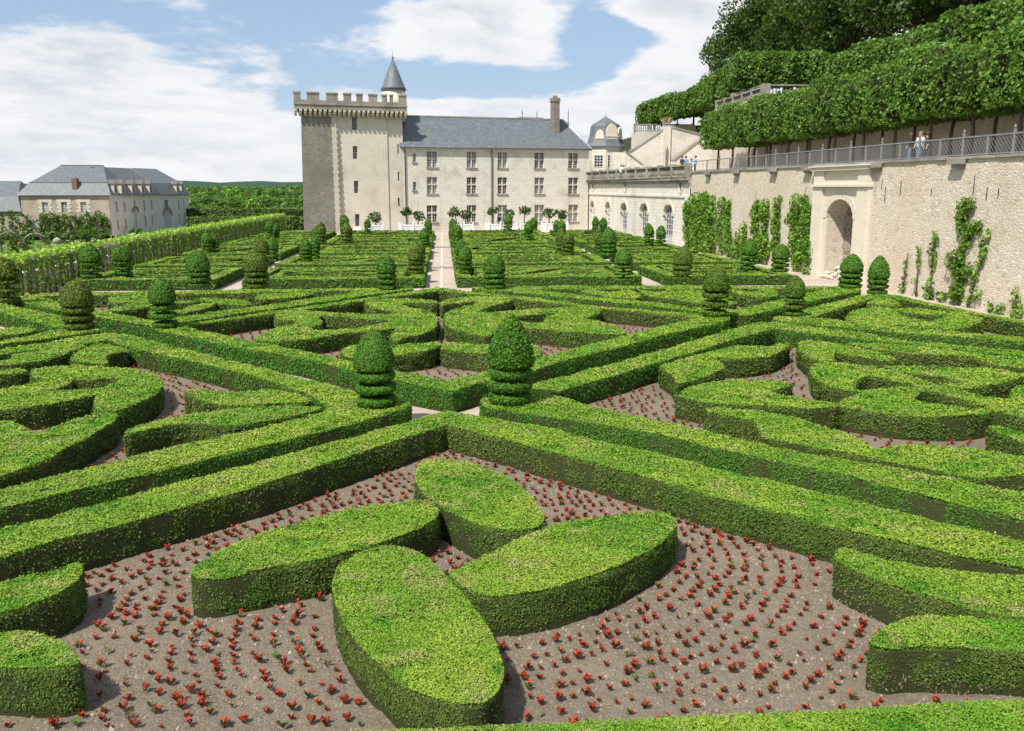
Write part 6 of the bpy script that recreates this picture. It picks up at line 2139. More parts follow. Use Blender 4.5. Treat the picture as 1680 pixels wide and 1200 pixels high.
# ---------------------------------------------------------------- kitchen garden in front of the stables (lower land)
def small_tree(x_, yb, yt, wpx, Y, label, group=None, round_=True, col=1.0):
    p = atY(x_, yb, Y)
    ppm = 1456 / (Y * 1.0)
    zb = LOW
    zt = 6 + (308 - yt) / 1470 * Y
    R_ = wpx / 2 / ppm
    rng = np.random.default_rng(int(x_ * 7 + yb))
    H = zt - zb
    cs, rs = [], []
    for _ in range(22):
        d = rng.normal(0, 1, 3); d /= np.linalg.norm(d)
        cs.append((d[0] * R_ * .65, d[1] * R_ * .65, H * .6 + d[2] * H * .33)); rs.append(R_ * rng.uniform(.3, .5))
    v, c = clump_cards(cs, rs, 60 / max(R_, .5), .3, rng, .95, G1 * col, G2 * col * .85, G3)
    r = empty('garden_tree', (p[0], Y, zb), 0, label, 'tree', group)
    link('crown', leaf_mesh('garden_tree_crown', v, c, [M['tree_leaf']]), r)
    mb = MB(); mb.tube([(0, 0, -.1), (0, 0, H * .55)], [.12, .07], 6); mb.build('trunk', M['bark'], r)
    return r


for (x_, yb, yt, w_, Y, lab) in ((27, 398, 378, 22, 120, 'small round tree left of the trellis mound'), (138, 404, 374, 20, 124, 'leafy round tree in front of the stable espaliers, left of a pair'), (156, 400, 369, 22, 126, 'taller leafy round tree in front of the stable corner'),
                                 (171, 398, 371, 14, 128, 'slim leafy tree at the stable corner'), (217, 388, 370, 12, 150, 'small pointed tree before the first arched stable door'), (229, 392, 371, 20, 140, 'two-lobed green bush tree before the stable wing'),
                                 (259, 388, 374, 14, 148, 'small round tree on the gravel before the stable wing'), (325, 376, 365, 12, 160, 'small clipped tree on the gravel court, the left one'), (351, 374, 365, 10, 164, 'small clipped tree on the gravel court, the right one'),
                                 (100, 398, 378, 24, 125, 'dark bushy tree beside the trellis mound'), (118, 404, 384, 18, 118, 'low bushy tree right of the trellis mound'), (40, 396, 368, 18, 128, 'leafy tree behind the trellis arch'), (142, 376, 364, 12, 150, 'small tree close to the stable wall')):
    small_tree(x_, yb, yt, w_, Y, lab, 'small trees of the kitchen garden')
# trellis arch and trellis mound
for (x_, yb, yt, w_, Y, nm, lab) in ((17, 402, 376, 26, 118, 'trellis_arch', 'dark wooden trellis arch in the kitchen garden at the left edge'), (59, 405, 379, 36, 116, 'trellis_mound', 'rose covered trellis dome in the kitchen garden'), (88, 396, 377, 12, 124, 'trellis_arch', 'thin grey trellis arch right of the trellis dome')):
    p = atY(x_, yb, Y)
    r_ = w_ / 2 / (1456 / Y)
    zt = 6 + (308 - yt) / 1470 * Y - LOW
    root = empty(nm, (p[0], Y, LOW), .4, lab, 'trellis')
    mb = MB()
    for yy in (-r_ * .8, 0, r_ * .8):
        pts = [(-r_, yy, 0)] + [(-r_ * math.cos(math.pi * k / 10), yy, zt - r_ + r_ * math.sin(math.pi * k / 10)) for k in range(11)] + [(r_, yy, 0)]
        mb.tube(pts, .06, 5)
    for k in range(11):
        a = math.pi * k / 10
        mb.tube([(-r_ * math.cos(a), -r_ * .8, zt - r_ + r_ * math.sin(a)), (-r_ * math.cos(a), r_ * .8, zt - r_ + r_ * math.sin(a))], .03, 4)
    mb.build('frame', M['grey_wood'], root)
    rng = np.random.default_rng(int(x_))
    cs = [(-r_ * math.cos(a), rng.uniform(-r_, r_), max(.3, zt - r_ + r_ * math.sin(a) - rng.uniform(0, .8))) for a in rng.uniform(0, math.pi, 16)]
    v, c = clump_cards(cs, list(rng.uniform(.3, .6, 16)), 90, .22, rng, .9, G1 * .8, G2 * .7, G3)
    k = rng.random(len(c)) < .05
    c[k] = (.4, .08, .1)
    link('climber', leaf_mesh('climber', v, c, [M['tree_leaf']]), root)
# low beds: one leafy mass of box edging and vegetables
rng = np.random.default_rng(9)
n = 9000
pp_ = np.stack([rng.uniform(-75, -27.5, n), rng.uniform(60, 165, n), np.full(n, LOW)], 1)
row_ = (np.floor(pp_[:, 1] / 4.5) % 2 == 0) | (np.floor(pp_[:, 0] / 6) % 2 == 0)
pp_ = pp_[row_]
pp_[:, 2] += rng.uniform(.1, .7, len(pp_))
c = (G1 + (G2 - G1) * rng.random((len(pp_), 1))) * rng.uniform(.7, 1.4, (len(pp_), 1))
k = rng.random(len(c)) < .03
c[k] = (.35, .16, .12)
tag(link('vegetable_beds', leaf_mesh('vegetable_beds', card_arrays(pp_, np.tile([0, -.3, 1.], (len(pp_), 1)), .75, rng, 1.3, .5), c, [M['tree_leaf']])), 'low green vegetable beds of the kitchen garden below the vines', 'vegetable bed', kind='stuff')
for k, (x_, yt, yb, Y) in enumerate(((95, 387, 406, 110), (219, 380, 394, 128), (412, 363, 372, 176))):
    p = atY(x_, yb, Y)
    zt = 6 + (308 - yt) / 1470 * Y - LOW
    mb = MB(); mb.box(-.45, .45, -.45, .45, 0, zt - .9); mb.box(-.6, .6, -.6, .6, zt - .9, zt - .7); mb.lathe([(.2, zt - .7), (.5, zt - .35), (.45, zt - .1), (.1, zt + .1)], n=10)
    o = mb.build('gate_pier', M['grey_stone'], None, (p[0], Y, LOW)); tag(o, ['stone ball-topped pier left above the vines', 'stone ball-topped pier before the stable wing', 'small stone pier on the gravel court near the tall hedges'][k], 'stone pier')
# espalier trees on the stable wall
for k, x_ in enumerate((6, 22, 34, 48, 69, 79, 89, 97, 107, 118, 127, 136, 147, 157, 168, 176)):
    p = atY(x_, 384, SY - .35)
    rng = np.random.default_rng(k + 50)
    H = rng.uniform(3.6, 4.4)
    cs = [(rng.uniform(-.35, .35), -.1, H * t_) for t_ in np.linspace(.1, 1, 9)]
    v, c = clump_cards(cs, list(rng.uniform(.45, .65, 9)), 40, .38, rng, 1.1, G1 * .9, G2 * .8, G3)
    r = empty('espalier', (p[0], SY - .5, SB), 0, '%s trained column of leaves on the stable wall, from the left' % (ORD[k] if k < 15 else 'last'), 'climber', 'espaliers on the stable wall')
    link('foliage', leaf_mesh('espalier_leaves', v, c, [M['tree_leaf']]), r)
    mb = MB(); mb.tube([(0, 0, 0), (0.05, 0, H * .9)], .05, 5); mb.build('stem', M['bark'], r)

# ---------------------------------------------------------------- vine pergola along the left side of the garden
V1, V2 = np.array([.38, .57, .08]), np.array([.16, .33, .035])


def vine_variant(seed):
    rng = np.random.default_rng(seed)
    P_, N_, C_ = [], [], []
    def put(n, x, y, z, nr, ca, cb):
        P_.append(np.stack([x, y, z], 1)); N_.append(np.tile(nr, (n, 1)).astype(float)); C_.append(ca + (cb - ca) * rng.random((n, 1)))
    n = 650
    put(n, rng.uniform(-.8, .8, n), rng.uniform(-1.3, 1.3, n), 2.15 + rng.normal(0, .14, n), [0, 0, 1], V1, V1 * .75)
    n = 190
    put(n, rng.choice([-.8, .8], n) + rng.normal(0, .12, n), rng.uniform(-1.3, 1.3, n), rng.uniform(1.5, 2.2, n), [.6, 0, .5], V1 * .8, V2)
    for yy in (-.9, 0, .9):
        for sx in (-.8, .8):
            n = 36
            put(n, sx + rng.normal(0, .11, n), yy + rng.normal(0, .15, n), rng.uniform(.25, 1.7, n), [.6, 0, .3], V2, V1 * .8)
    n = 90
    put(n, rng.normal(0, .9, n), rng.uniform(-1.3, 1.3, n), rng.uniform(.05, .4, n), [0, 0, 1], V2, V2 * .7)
    P_, N_, C_ = map(np.concatenate, (P_, N_, C_))
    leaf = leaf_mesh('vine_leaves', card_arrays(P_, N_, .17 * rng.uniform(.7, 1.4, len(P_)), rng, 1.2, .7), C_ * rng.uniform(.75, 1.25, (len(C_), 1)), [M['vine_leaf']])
    mb = MB()
    for yy in (-.9, 0, .9):
        for sx in (-.8, .8):
            mb.tube([(sx, yy, 0), (sx + rng.normal(0, .07), yy + rng.normal(0, .1), .8), (sx * .95, yy, 1.6), (sx * .6, yy, 2.1)], [.05, .04, .035, .02], 5)
    return leaf, mb.data('vine_stems', M['bark'])


VINES = [vine_variant(s) for s in (1, 2, 3, 4)]
pm = MB()
pm.box(-.85, -.73, -1.3, -1.18, 0, 2.1); pm.box(.73, .85, -1.3, -1.18, 0, 2.1)
pm.box(-1.0, 1.0, -1.29, -1.19, 2.101, 2.2)
pm.box(-.84, -.76, -1.179, 1.3, 1.95, 2.05); pm.box(.76, .84, -1.179, 1.3, 1.95, 2.05)
pm.box(-.83, -.79, -1.179, 1.3, .95, 1.0); pm.box(.79, .83, -1.179, 1.3, .95, 1.0)
PERG = pm.data('pergola_frame', M['grey_wood'])
VX = -23.6
nv = 0
for k in range(32):
    y = 47.2 + k * 2.6
    r = empty('vine_pergola', (VX - .0 + (0.02 * k), y, 0), 0, 'grey wooden vine pergola bay with bright leaves, in the long row left of the garden', 'pergola', 'vine pergola bays along the left edge of the garden')
    link('frame', PERG, r)
    vv = VINES[k % 4]
    if not (62.5 < y < 64.6):
        link('vine_leaves', vv[0], r)
    link('vine_stems', vv[1], r)
    if k % 2: r.rotation_euler = (0, 0, 0)
# low garden parapet behind the vines
mb = MB(); mb.box(-25.6, -25.2, 40, 126, 0, .85); mb.box(-25.68, -25.12, 40, 126, .851, .98)
tag(mb.build('garden_parapet', M['tufa']), 'low pale parapet wall seen through the vine stems', 'wall')
sg = empty('notice_board', (atY(80, 450, 55)[0], 55, 0), .3, 'small white notice board among the vine stems', 'sign')
mb = MB(); mb.box(-.2, .2, -.02, .02, .95, 1.35); mb.build('panel', M['white'], sg)
mb = MB(); mb.box(-.03, .03, .021, .06, 0, 1.3); mb.build('post', M['iron'], sg)

# ---------------------------------------------------------------- climbers on the retaining wall
def climber(branches, label, wd=.32, seed=0, col=1.0, size=.15):
    wd *= 1.4 if seed < 20 else 1.02
    """branches: lists of picture points on the wall plane from the ground up"""
    rng = np.random.default_rng(seed)
    q = [[WAL.px(x, y) for x, y in b] for b in branches]
    s0 = q[0][0][0]
    base = WAL.world(s0, -.06, 0)
    r = empty('wall_climber', (base[0], base[1], 0), WAL.rot, label, 'climber', 'trained climbers on the retaining wall')
    mb = MB()
    cs, rs = [], []
    for b in q:
        pts = [(u - s0, -.05, max(0, z)) for u, z in b]
        mb.tube(pts, [.045] * (len(pts) - 1) + [.015], 5)
        L = sum((Vector(pts[i + 1]) - Vector(pts[i])).length for i in range(len(pts) - 1))
        for t_ in np.arange(.05, 1.0, .22 / max(L, .3)):
            k = t_ * (len(pts) - 1); i = int(k); f = k - i
            a = Vector(pts[i]).lerp(Vector(pts[min(i + 1, len(pts) - 1)]), f)
            if fbm(np.array([[a.x * 2 + seed, a.z * 2, 0]]), 1.0)[0] < .33: continue
            cs.append((a.x + rng.normal(0, wd * .45), -.08 + rng.normal(0, .05), a.z + rng.normal(0, .08))); rs.append(wd * rng.uniform(.6, 1.1))
    v, c = clump_cards(cs, rs, 330, size, rng, 1.0, np.array([.12, .25, .03]) * col, np.array([.23, .40, .05]) * col, np.array([.045, .10, .018]), .8)
    v[:, 1] = np.clip(v[:, 1], -.75, -.02)
    link('foliage', leaf_mesh('climber_leaves', v, c, [M['vine_leaf']]), r)
    mb.build('stem', M['bark'], r)
    return r


def column(x, y0, y1, w): return [[(x + w * math.sin(k * 1.3), y0 + (y1 - y0) * k / 6) for k in range(7)]]


CL = [(1135, 416, 324, 'first climber column of the dense block next to the gallery'), (1147, 418, 322, 'second climber column of the dense block next to the gallery'), (1158, 420, 322, 'third climber column of the dense block next to the gallery'),
      (1169, 422, 323, 'fourth climber column of the dense block next to the gallery'), (1185, 426, 330, 'slim climber column right of the dense block'), (1198, 428, 325, 'taller climber column right of the dense block'),
      (1212, 430, 388, 'low thin climber between two groups'), (1224, 434, 374, 'short climber left of the second group'), (1245, 438, 325, 'first climber of the second group'), (1259, 440, 332, 'second climber of the second group'), (1278, 442, 326, 'third climber of the second group, curving right'),
      (1309, 448, 328, 'left climber of the group beside the niche'), (1322, 450, 326, 'middle climber of the group beside the niche'), (1331, 452, 340, 'right climber touching the niche surround')]
for i, (x, y0, y1, lab) in enumerate(CL):
    climber(column(x, y0, y1, 2.4), lab, .52 if i < 4 else .38, i + 1, 1.0, .16)
climber([[(1484, 480), (1487, 455), (1490, 430), (1493, 412)], [(1484, 474), (1478, 472)]], 'thin upright climber right of the bullet topiary', .17, 31, 1.0, .13)
climber([[(1505, 486), (1508, 455), (1510, 425), (1511, 406)]], 'second thin upright climber on the right wall', .19, 32, 1.0, .13)
climber([[(1532, 494), (1530, 465), (1533, 430), (1535, 405), (1539, 384)], [(1532, 492), (1522, 470)]], 'leaning climber with a detached top on the right wall', .24, 33, 1.0, .14)
climber([[(1575, 504), (1575, 470), (1577, 440), (1580, 410), (1592, 390), (1583, 365), (1588, 340), (1594, 330)], [(1577, 440), (1565, 425), (1555, 418)], [(1575, 480), (1585, 455), (1598, 440)], [(1590, 392), (1604, 375), (1611, 362)], [(1575, 490), (1560, 480), (1550, 490)]], 'largest branching climber on the right wall', .36, 34, .9, .15)
climber([[(1590, 505), (1603, 460), (1613, 430), (1621, 405), (1626, 375)], [(1603, 490), (1615, 478)]], 'curved bright climber right of the largest one', .22, 35, 1.15, .14)
climber([[(1640, 512), (1645, 505), (1652, 500)], [(1632, 508), (1627, 498)]], 'low creeping climber under the curved one', .26, 36, 1.0, .14)
climber([[(1672, 520), (1668, 495), (1672, 480)], [(1674, 515), (1682, 498)]], 'leafy climber cut by the right edge of the photo', .3, 37, 1.0, .14)

# ---------------------------------------------------------------- orange trees in white boxes before the castle
def orange_tree(x_, ytop, ybox0, ybox1, wpx, Y, label, lean=0.0, dark=1.0, seed=0):
    p = atY(x_, ybox1, Y)
    rng = np.random.default_rng(seed + 200)
    bw = .78
    r = empty('planter_tree', (p[0], Y, 0), FAC.rot, label, 'potted tree', 'orange trees in white boxes before the castle')
    mb = MB()
    bh = 1.25
    mb.box(-bw, bw, -bw, bw, .12, bh)
    for sx in (-1, 1):
        for sy in (-1, 1):
            mb.box(sx * bw - .09, sx * bw + .09, sy * bw - .09, sy * bw + .09, 0, bh + .14)
            mb.lathe([(.05, bh + .14), (.1, bh + .22), (.03, bh + .32)], (sx * bw, sy * bw), 6)
    mb.box(-bw - .03, bw + .03, -bw - .03, -bw - .001, bh - .16, bh - .02); mb.box(-bw - .03, bw + .03, -bw - .03, -bw - .001, .14, .3)
    for k in (-.35, .0, .35): mb.box(k * 1.3 - .02, k * 1.3 + .02, -bw - .02, -bw - .002, .3, bh - .16)
    mb.build('planter_box', M['white'], r)
    zt = 6 + (308 - ytop) / 1470 * Y
    R_ = wpx / 2 / (1456 / Y)
    zc_ = zt - R_ * .75
    cs, rs = [], []
    for _ in range(18):
        d = rng.normal(0, 1, 3); d /= np.linalg.norm(d)
        cs.append((d[0] * R_ * .7 + lean, d[1] * R_ * .7, zc_ + d[2] * R_ * .5)); rs.append(R_ * rng.uniform(.28, .45))
    v, c = clump_cards(cs, rs, 75, .24, rng, .9, np.array([.035, .075, .018]) * dark, np.array([.07, .125, .03]) * dark, np.array([.02, .045, .012]))
    link('crown', leaf_mesh('orange_crown', v, c, [M['tree_leaf']]), r)
    mb = MB()
    top = Vector((lean * .7, 0, zc_ - R_ * .35))
    mb.tube([(0, 0, bh - .1), (lean * .3, 0, (bh + top.z) / 2), top], [.09, .075, .07], 6)
    for k in range(4):
        a = k * 1.6
        mb.tube([top, top + Vector((math.cos(a) * R_ * .6, math.sin(a) * R_ * .6, R_ * .6))], [.05, .02], 5)
    mb.build('trunk', M['bark'], r)
    return r


OT = [(617, 345, 24, 'potted orange tree left of the arrow slits, before the keep', 0), (667, 339, 19, 'dark potted orange tree at the corner of keep and wing', .0), (686, 345, 21, 'sparse potted orange tree with open branches before the wing corner', .2), (750, 339, 22, 'leaning potted orange tree right of the path end', -.4),
      (764, 343, 21, 'upright potted orange tree beside the leaning one', 0), (809, 338, 20, 'dark potted orange tree under the drainpipe', 0), (836, 342, 21, 'potted orange tree with a wide crown right of the castle door', 0), (860, 337, 22, 'potted orange tree between two tall windows', .1), (901, 341, 22, 'potted orange tree with a split stem before the right windows', -.1),
      (919, 340, 25, 'last potted orange tree at the right end of the wing', .1)]
for i, (x_, yt, w_, lab, ln) in enumerate(OT):
    orange_tree(x_, yt, 368, 383, w_, 117.0 + (x_ - 617) * .012, lab, ln, .75 if 'dark' in lab else 1.1, i)
# ================================================================ begonias in the soil
def begonia_variant(seed, green=0.3, lush=1.0):
    rng = np.random.default_rng(seed)
    V, C = [], []
    n = int(12 * lush)
    for k in range(n):
        a = rng.uniform(0, 6.28); tilt = rng.uniform(.25, 1.0)
        L = rng.uniform(.055, .10); W_ = L * .55
        d = np.array([math.cos(a) * math.sin(tilt + .3), math.sin(a) * math.sin(tilt + .3), math.cos(tilt)])
        s = np.array([-math.sin(a), math.cos(a), 0])
        b = np.array([0, 0, rng.uniform(.0, .04)])
        m_ = b + d * L * .55 + np.array([0, 0, .01])
        V += [b, m_ + s * W_ * .5, b + d * L, m_ - s * W_ * .5]
        if rng.random() < green: C.append(np.array([.06, .12, .025]) * rng.uniform(.7, 1.3))
        else: C.append(np.array([.20, .034, .016]) * rng.uniform(.55, 1.5))
    leaf = leaf_mesh('begonia_leaves', np.array(V), np.array(C), [M['petal']])
    V, C = [], []
    for k in range(rng.integers(1, 3)):
        c0 = np.array([rng.normal(0, .022), rng.normal(0, .022), rng.uniform(.07, .115)])
        for j in range(4):
            a = rng.uniform(0, 6.28)
            d = np.array([math.cos(a), math.sin(a), rng.uniform(.1, .9)]) * .026
            s = np.array([-math.sin(a), math.cos(a), 0]) * .015
            V += [c0, c0 + d * .6 + s, c0 + d, c0 + d * .6 - s]
            C.append(np.array([.62, .035, .022]) * rng.uniform(.7, 1.25))
    fl = leaf_mesh('begonia_blossom', np.array(V), np.array(C), [M['petal']])
    return leaf, fl


BEG = [begonia_variant(s, g, l) for s, g, l in ((1, .1, 1.0), (2, .25, 1.2), (3, .5, .8), (4, .15, 1.4), (5, .35, 1.0), (6, .05, 1.1), (7, .8, .8))]


def free(px_, margin=.16, polys=None):
    """plan points that stand on open soil, clear of every hedge"""
    ok = np.ones(len(px_), bool)
    for dx, dy in ((0, 0), (margin, 0), (-margin, 0), (0, margin), (0, -margin)):
        q = px_ + np.array([dx, dy])
        for lp in (polys or HEDGE_POLYS):
            ok &= ~inside(q, lp)
    return ok


def in_poly(q, poly): return inside(q, [poly])


def row_points(poly, du, dv, warp, seed, ang=0.0, bend=.0):
    """rows that curve with the bed"""
    rng = np.random.default_rng(seed)
    a = np.array(poly); c0 = a.mean(0)
    ext = np.linalg.norm(a - c0, axis=1).max() + 2
    u = np.arange(-ext, ext, du); v = np.arange(-ext, ext, dv)
    U, V_ = np.meshgrid(u, v)
    V_ = V_ + (np.arange(len(u)) % 2)[None, :] * dv * .5
    q = np.stack([U.ravel(), V_.ravel()], 1)
    q[:, 0] += bend * q[:, 1] ** 2 + warp * np.sin(q[:, 1] * .9 + seed)
    q += rng.normal(0, .035, q.shape)
    ca, sa = math.cos(ang), math.sin(ang)
    q = q @ np.array([[ca, sa], [-sa, ca]]) + c0
    return q[in_poly(q, poly)]


def offset_rows(loop, first, step, along, nrow, taken, mind, rng, ok):
    """rows of plants parallel to a hedge outline, row by row outwards"""
    a = np.array(loop)
    if signed_area(loop) < 0: a = a[::-1]
    for k in range(nrow):
        d = np.roll(a, -1, 0) - np.roll(a, 1, 0)
        d /= np.linalg.norm(d, axis=1)[:, None] + 1e-9
        o = a + np.stack([d[:, 1], -d[:, 0]], 1) * (first + k * step)
        seg = np.linalg.norm(np.roll(o, -1, 0) - o, axis=1)
        cum = np.concatenate([[0], np.cumsum(seg)])
        oo = np.concatenate([o, o[:1]])
        t = np.arange(rng.uniform(0, along), cum[-1], along)
        p_ = np.stack([np.interp(t, cum, oo[:, 0]), np.interp(t, cum, oo[:, 1])], 1) + rng.normal(0, .022, (len(t), 2))
        for p in p_[ok(p_)]:
            if taken and np.min(np.sum((np.array(taken) - p) ** 2, 1)) < mind ** 2: continue
            taken.append(p)


BEDA = [(0.0, 19.95), (-6.6, 12.75), (-10.5, 8.45), (11.2, 8.45), (8.2, 11.2)]
taken = []
_rg = np.random.default_rng(21)
_ok = lambda p: in_poly(p, BEDA) & free(p, .13, HEDGE_POLYS[:8])
for _hi, (_f, _n) in ((4, (.36, 18)), (3, (.38, 15)), (2, (.36, 20)), (5, (.36, 4))):
    offset_rows(HEDGE_POLYS[_hi][0], _f, .262, .185, _n, taken, .168, _rg, _ok)
pts = [np.array(taken)]
pts.append(row_points(SOIL[1], .36, .27, .1, 7, .75))
pts.append(row_points(SOIL[2], .36, .27, .1, 9, -.7))
pts.append(row_points(SOIL[3], .40, .30, .1, 11, .3))
pts.append(row_points(SOIL[4], .55, .4, .1, 12, .3))
q = np.concatenate(pts)
q = q[free(q)]
# keep to what the view can hold
ang = np.abs(np.arctan2(q[:, 0], q[:, 1]) - YAW)
q = q[(ang < R(33)) & (q[:, 1] > 8.2)]
rng = np.random.default_rng(3)
q = q[rng.random(len(q)) > .07]
q = q[np.argsort(np.hypot(q[:, 0], q[:, 1]))]
# hedges in front can hide a plant: a plant is in view when the sight line to its top clears every hedge top
def hidden(p):
    t0 = 1 - HH / CAMH
    ts = np.linspace(1 - (HH - .1) / (CAMH - .1), .985, 7)
    h = np.zeros(len(p), bool)
    for t in ts:
        s = p * t
        for lp in HEDGE_POLYS:
            h |= inside(s, lp)
    return h
hid = hidden(q)
# the picture's lower corners are cut by the frame
pix_ok = []
for x, y in q:
    vx = x * RT[0] + y * RT[1]; d = x * FW[0] + y * FW[1] - CAMH * FW[2]; vz = x * UP[0] + y * UP[1] - CAMH * UP[2]
    pix_ok.append(0 < CX + F * vx / d < 1680 and CY - F * vz / d < 1200)
pix_ok = np.array(pix_ok)
order = np.concatenate([np.where(~hid & pix_ok)[0], np.where(hid & pix_ok)[0]])
front, rest = order[:296], order[296:]
for i in front:
    vi = int(rng.choice(7, p=[.2, .17, .12, .17, .14, .14, .06]))
    lf, fl = BEG[vi]
    lab = ('small begonia plant with dark red leaves and scarlet blossoms in the rows of bare soil' if vi != 6 else 'small green leaved begonia plant with few red blossoms in the rows of bare soil')
    o = link('begonia', lf, None, (q[i, 0], q[i, 1], .022), rng.uniform(0, 6.28))
    s = rng.uniform(.5, 1.08)
    o.scale = (s, s, s * rng.uniform(.85, 1.2))
    tag(o, lab, 'flower', 'begonias with dark red leaves' if vi != 6 else 'begonias with green leaves')
    if vi != 6 or rng.random() < .4:
        if rng.random() < .88: link('blossom', fl, o)
# the rest, small in the picture, as one planting
Vs, Cs = [], []
for i in rest:
    lf, fl = BEG[int(rng.integers(0, 6))]
    for me in (lf, fl):
        n = len(me.vertices)
        co = np.empty(n * 3, np.float32); me.vertices.foreach_get('co', co)
        col = np.empty(n * 4, np.float32); me.color_attributes['Col'].data.foreach_get('color', col)
        s = rng.uniform(.65, 1.1)
        a = rng.uniform(0, 6.28); ca, sa = math.cos(a), math.sin(a)
        co = co.reshape(-1, 3) * s
        co = np.stack([co[:, 0] * ca - co[:, 1] * sa + q[i, 0], co[:, 0] * sa + co[:, 1] * ca + q[i, 1], co[:, 2] + .012], 1)
        Vs.append(co); Cs.append(col.reshape(-1, 4)[::4, :3])
if Vs:
    o = link('begonia_planting', leaf_mesh('begonia_planting', np.concatenate(Vs), np.concatenate(Cs), [M['petal']]))
    tag(o, 'red begonia planting in the soil of the squares farther back', 'flowers', kind='stuff')

# uneven surface of the soil in the nearest square
gs = .045
gx, gy = np.meshgrid(np.arange(-9.5, 10.5, gs), np.arange(8.2, 20.2, gs))
gp_ = np.stack([gx.ravel(), gy.ravel(), np.zeros(gx.size)], 1)
keep_ = inside(gp_[:, :2], [[(0, 20.3), (-11, 8.2), (12, 8.2)]])
gz = .006 + np.clip((fbm(gp_, 1.2, 4) - .4) * .05, 0, .03) + np.clip((fbm(gp_, 6.5, 8) - .42) * .06, 0, .03) + rng.random(len(gp_)) ** 3 * .016
gp_[:, 2] = gz
gp_[:, :2] += rng.normal(0, gs * .2, (len(gp_), 2))
nx2 = gx.shape[1]
ii = np.arange(len(gp_)).reshape(gx.shape)
quad = np.stack([ii[:-1, :-1], ii[:-1, 1:], ii[1:, 1:], ii[1:, :-1]], -1).reshape(-1, 4)
quad = quad[keep_[quad].all(1)]
used, inv = np.unique(quad, return_inverse=True)
me = bpy.data.meshes.new('soil')
me.vertices.add(len(used)); me.vertices.foreach_set('co', gp_[used].astype(np.float32).ravel())
me.loops.add(quad.size); me.loops.foreach_set('vertex_index', inv.astype(np.int32).ravel())
me.polygons.add(len(quad)); me.polygons.foreach_set('loop_start', np.arange(0, quad.size, 4, dtype=np.int32))
try: me.polygons.foreach_set('loop_total', np.full(len(quad), 4, np.int32))
except Exception: pass
me.materials.append(M['soil']); me.update(calc_edges=True)
tag(link('soil', me), kind='structure')

# clods and small stones on the soil of the nearest square
rng = np.random.default_rng(8)
n = 34000
cp2 = np.stack([rng.uniform(-8, 9, n), rng.uniform(8.3, 20, n)], 1)
cp2 = cp2[inside(cp2, [[(0, 20.2), (-11, 8.3), (12, 8.3)]])]
V, C = [], []
for x, y in cp2:
    s = rng.uniform(.008, .024) if rng.random() < .9 else rng.uniform(.02, .045)
    o_ = [(s, 0, 0), (0, s, 0), (-s, 0, 0), (0, -s, 0)]
    z = .018
    top = (x + rng.normal(0, s * .3), y + rng.normal(0, s * .3), z + s * rng.uniform(.6, 1.2))
    b = [(x + dx, y + dy, z - .003) for dx, dy, _ in o_]
    for k in range(4):
        a_, c_ = b[k], b[(k + 1) % 4]
        V += [a_, c_, top, top]
        t_ = rng.uniform(.7, 1.3)
        C.append(np.array([.25, .20, .157]) * t_ if rng.random() < .985 else np.array([.42, .37, .32]))
V = np.array(V)
m, t = new_mat('soil_clods')
a = t.n('ShaderNodeAttribute', attribute_name='Col')
finish(t, a.outputs[0], 0.95, None, spec=.1)
# each facet is a triangle
me = bpy.data.meshes.new('soil_clods')
tri = V.reshape(-1, 4, 3)[:, :3].reshape(-1, 3)
me.vertices.add(len(tri)); me.vertices.foreach_set('co', tri.astype(np.float32).ravel())
nt = len(tri) // 3
me.loops.add(nt * 3); me.loops.foreach_set('vertex_index', np.arange(nt * 3, dtype=np.int32))
me.polygons.add(nt); me.polygons.foreach_set('loop_start', np.arange(0, nt * 3, 3, dtype=np.int32))
try: me.polygons.foreach_set('loop_total', np.full(nt, 3, np.int32))
except Exception: pass
att = me.color_attributes.new('Col', 'FLOAT_COLOR', 'POINT')
c4 = np.ones((nt * 3, 4), np.float32); c4[:, :3] = np.repeat(np.array(C), 3, axis=0)
att.data.foreach_set('color', c4.ravel())
me.materials.append(m); me.update(calc_edges=True)
tag(link('soil_crumbs', me), 'loose clods and crumbs on the bare soil of the nearest square', 'soil', kind='stuff')
# ================================================================ people on the terraces (a few pixels tall)
def cloth_mat(name, trousers, shirt, skin=(.52, .33, .24), shoe=(.03, .03, .03)):
    m, t = new_mat(name)
    sp = t.n('ShaderNodeSeparateXYZ')
    t.l(t.n('ShaderNodeTexCoord').outputs['Object'], sp.inputs[0])
    z = t.math('DIVIDE', sp.outputs[2], 1.75)
    x = t.math('ABSOLUTE', sp.outputs[0])
    c = t.ramp(z, [(0, shoe), (.05, trousers), (.53, shirt), (.835, skin)], 'CONSTANT')
    hand = t.math('MULTIPLY', t.math('GREATER_THAN', x, .215), t.math('LESS_THAN', z, .60))
    c = t.mix(hand, c, skin)
    finish(t, c, .8)
    return m


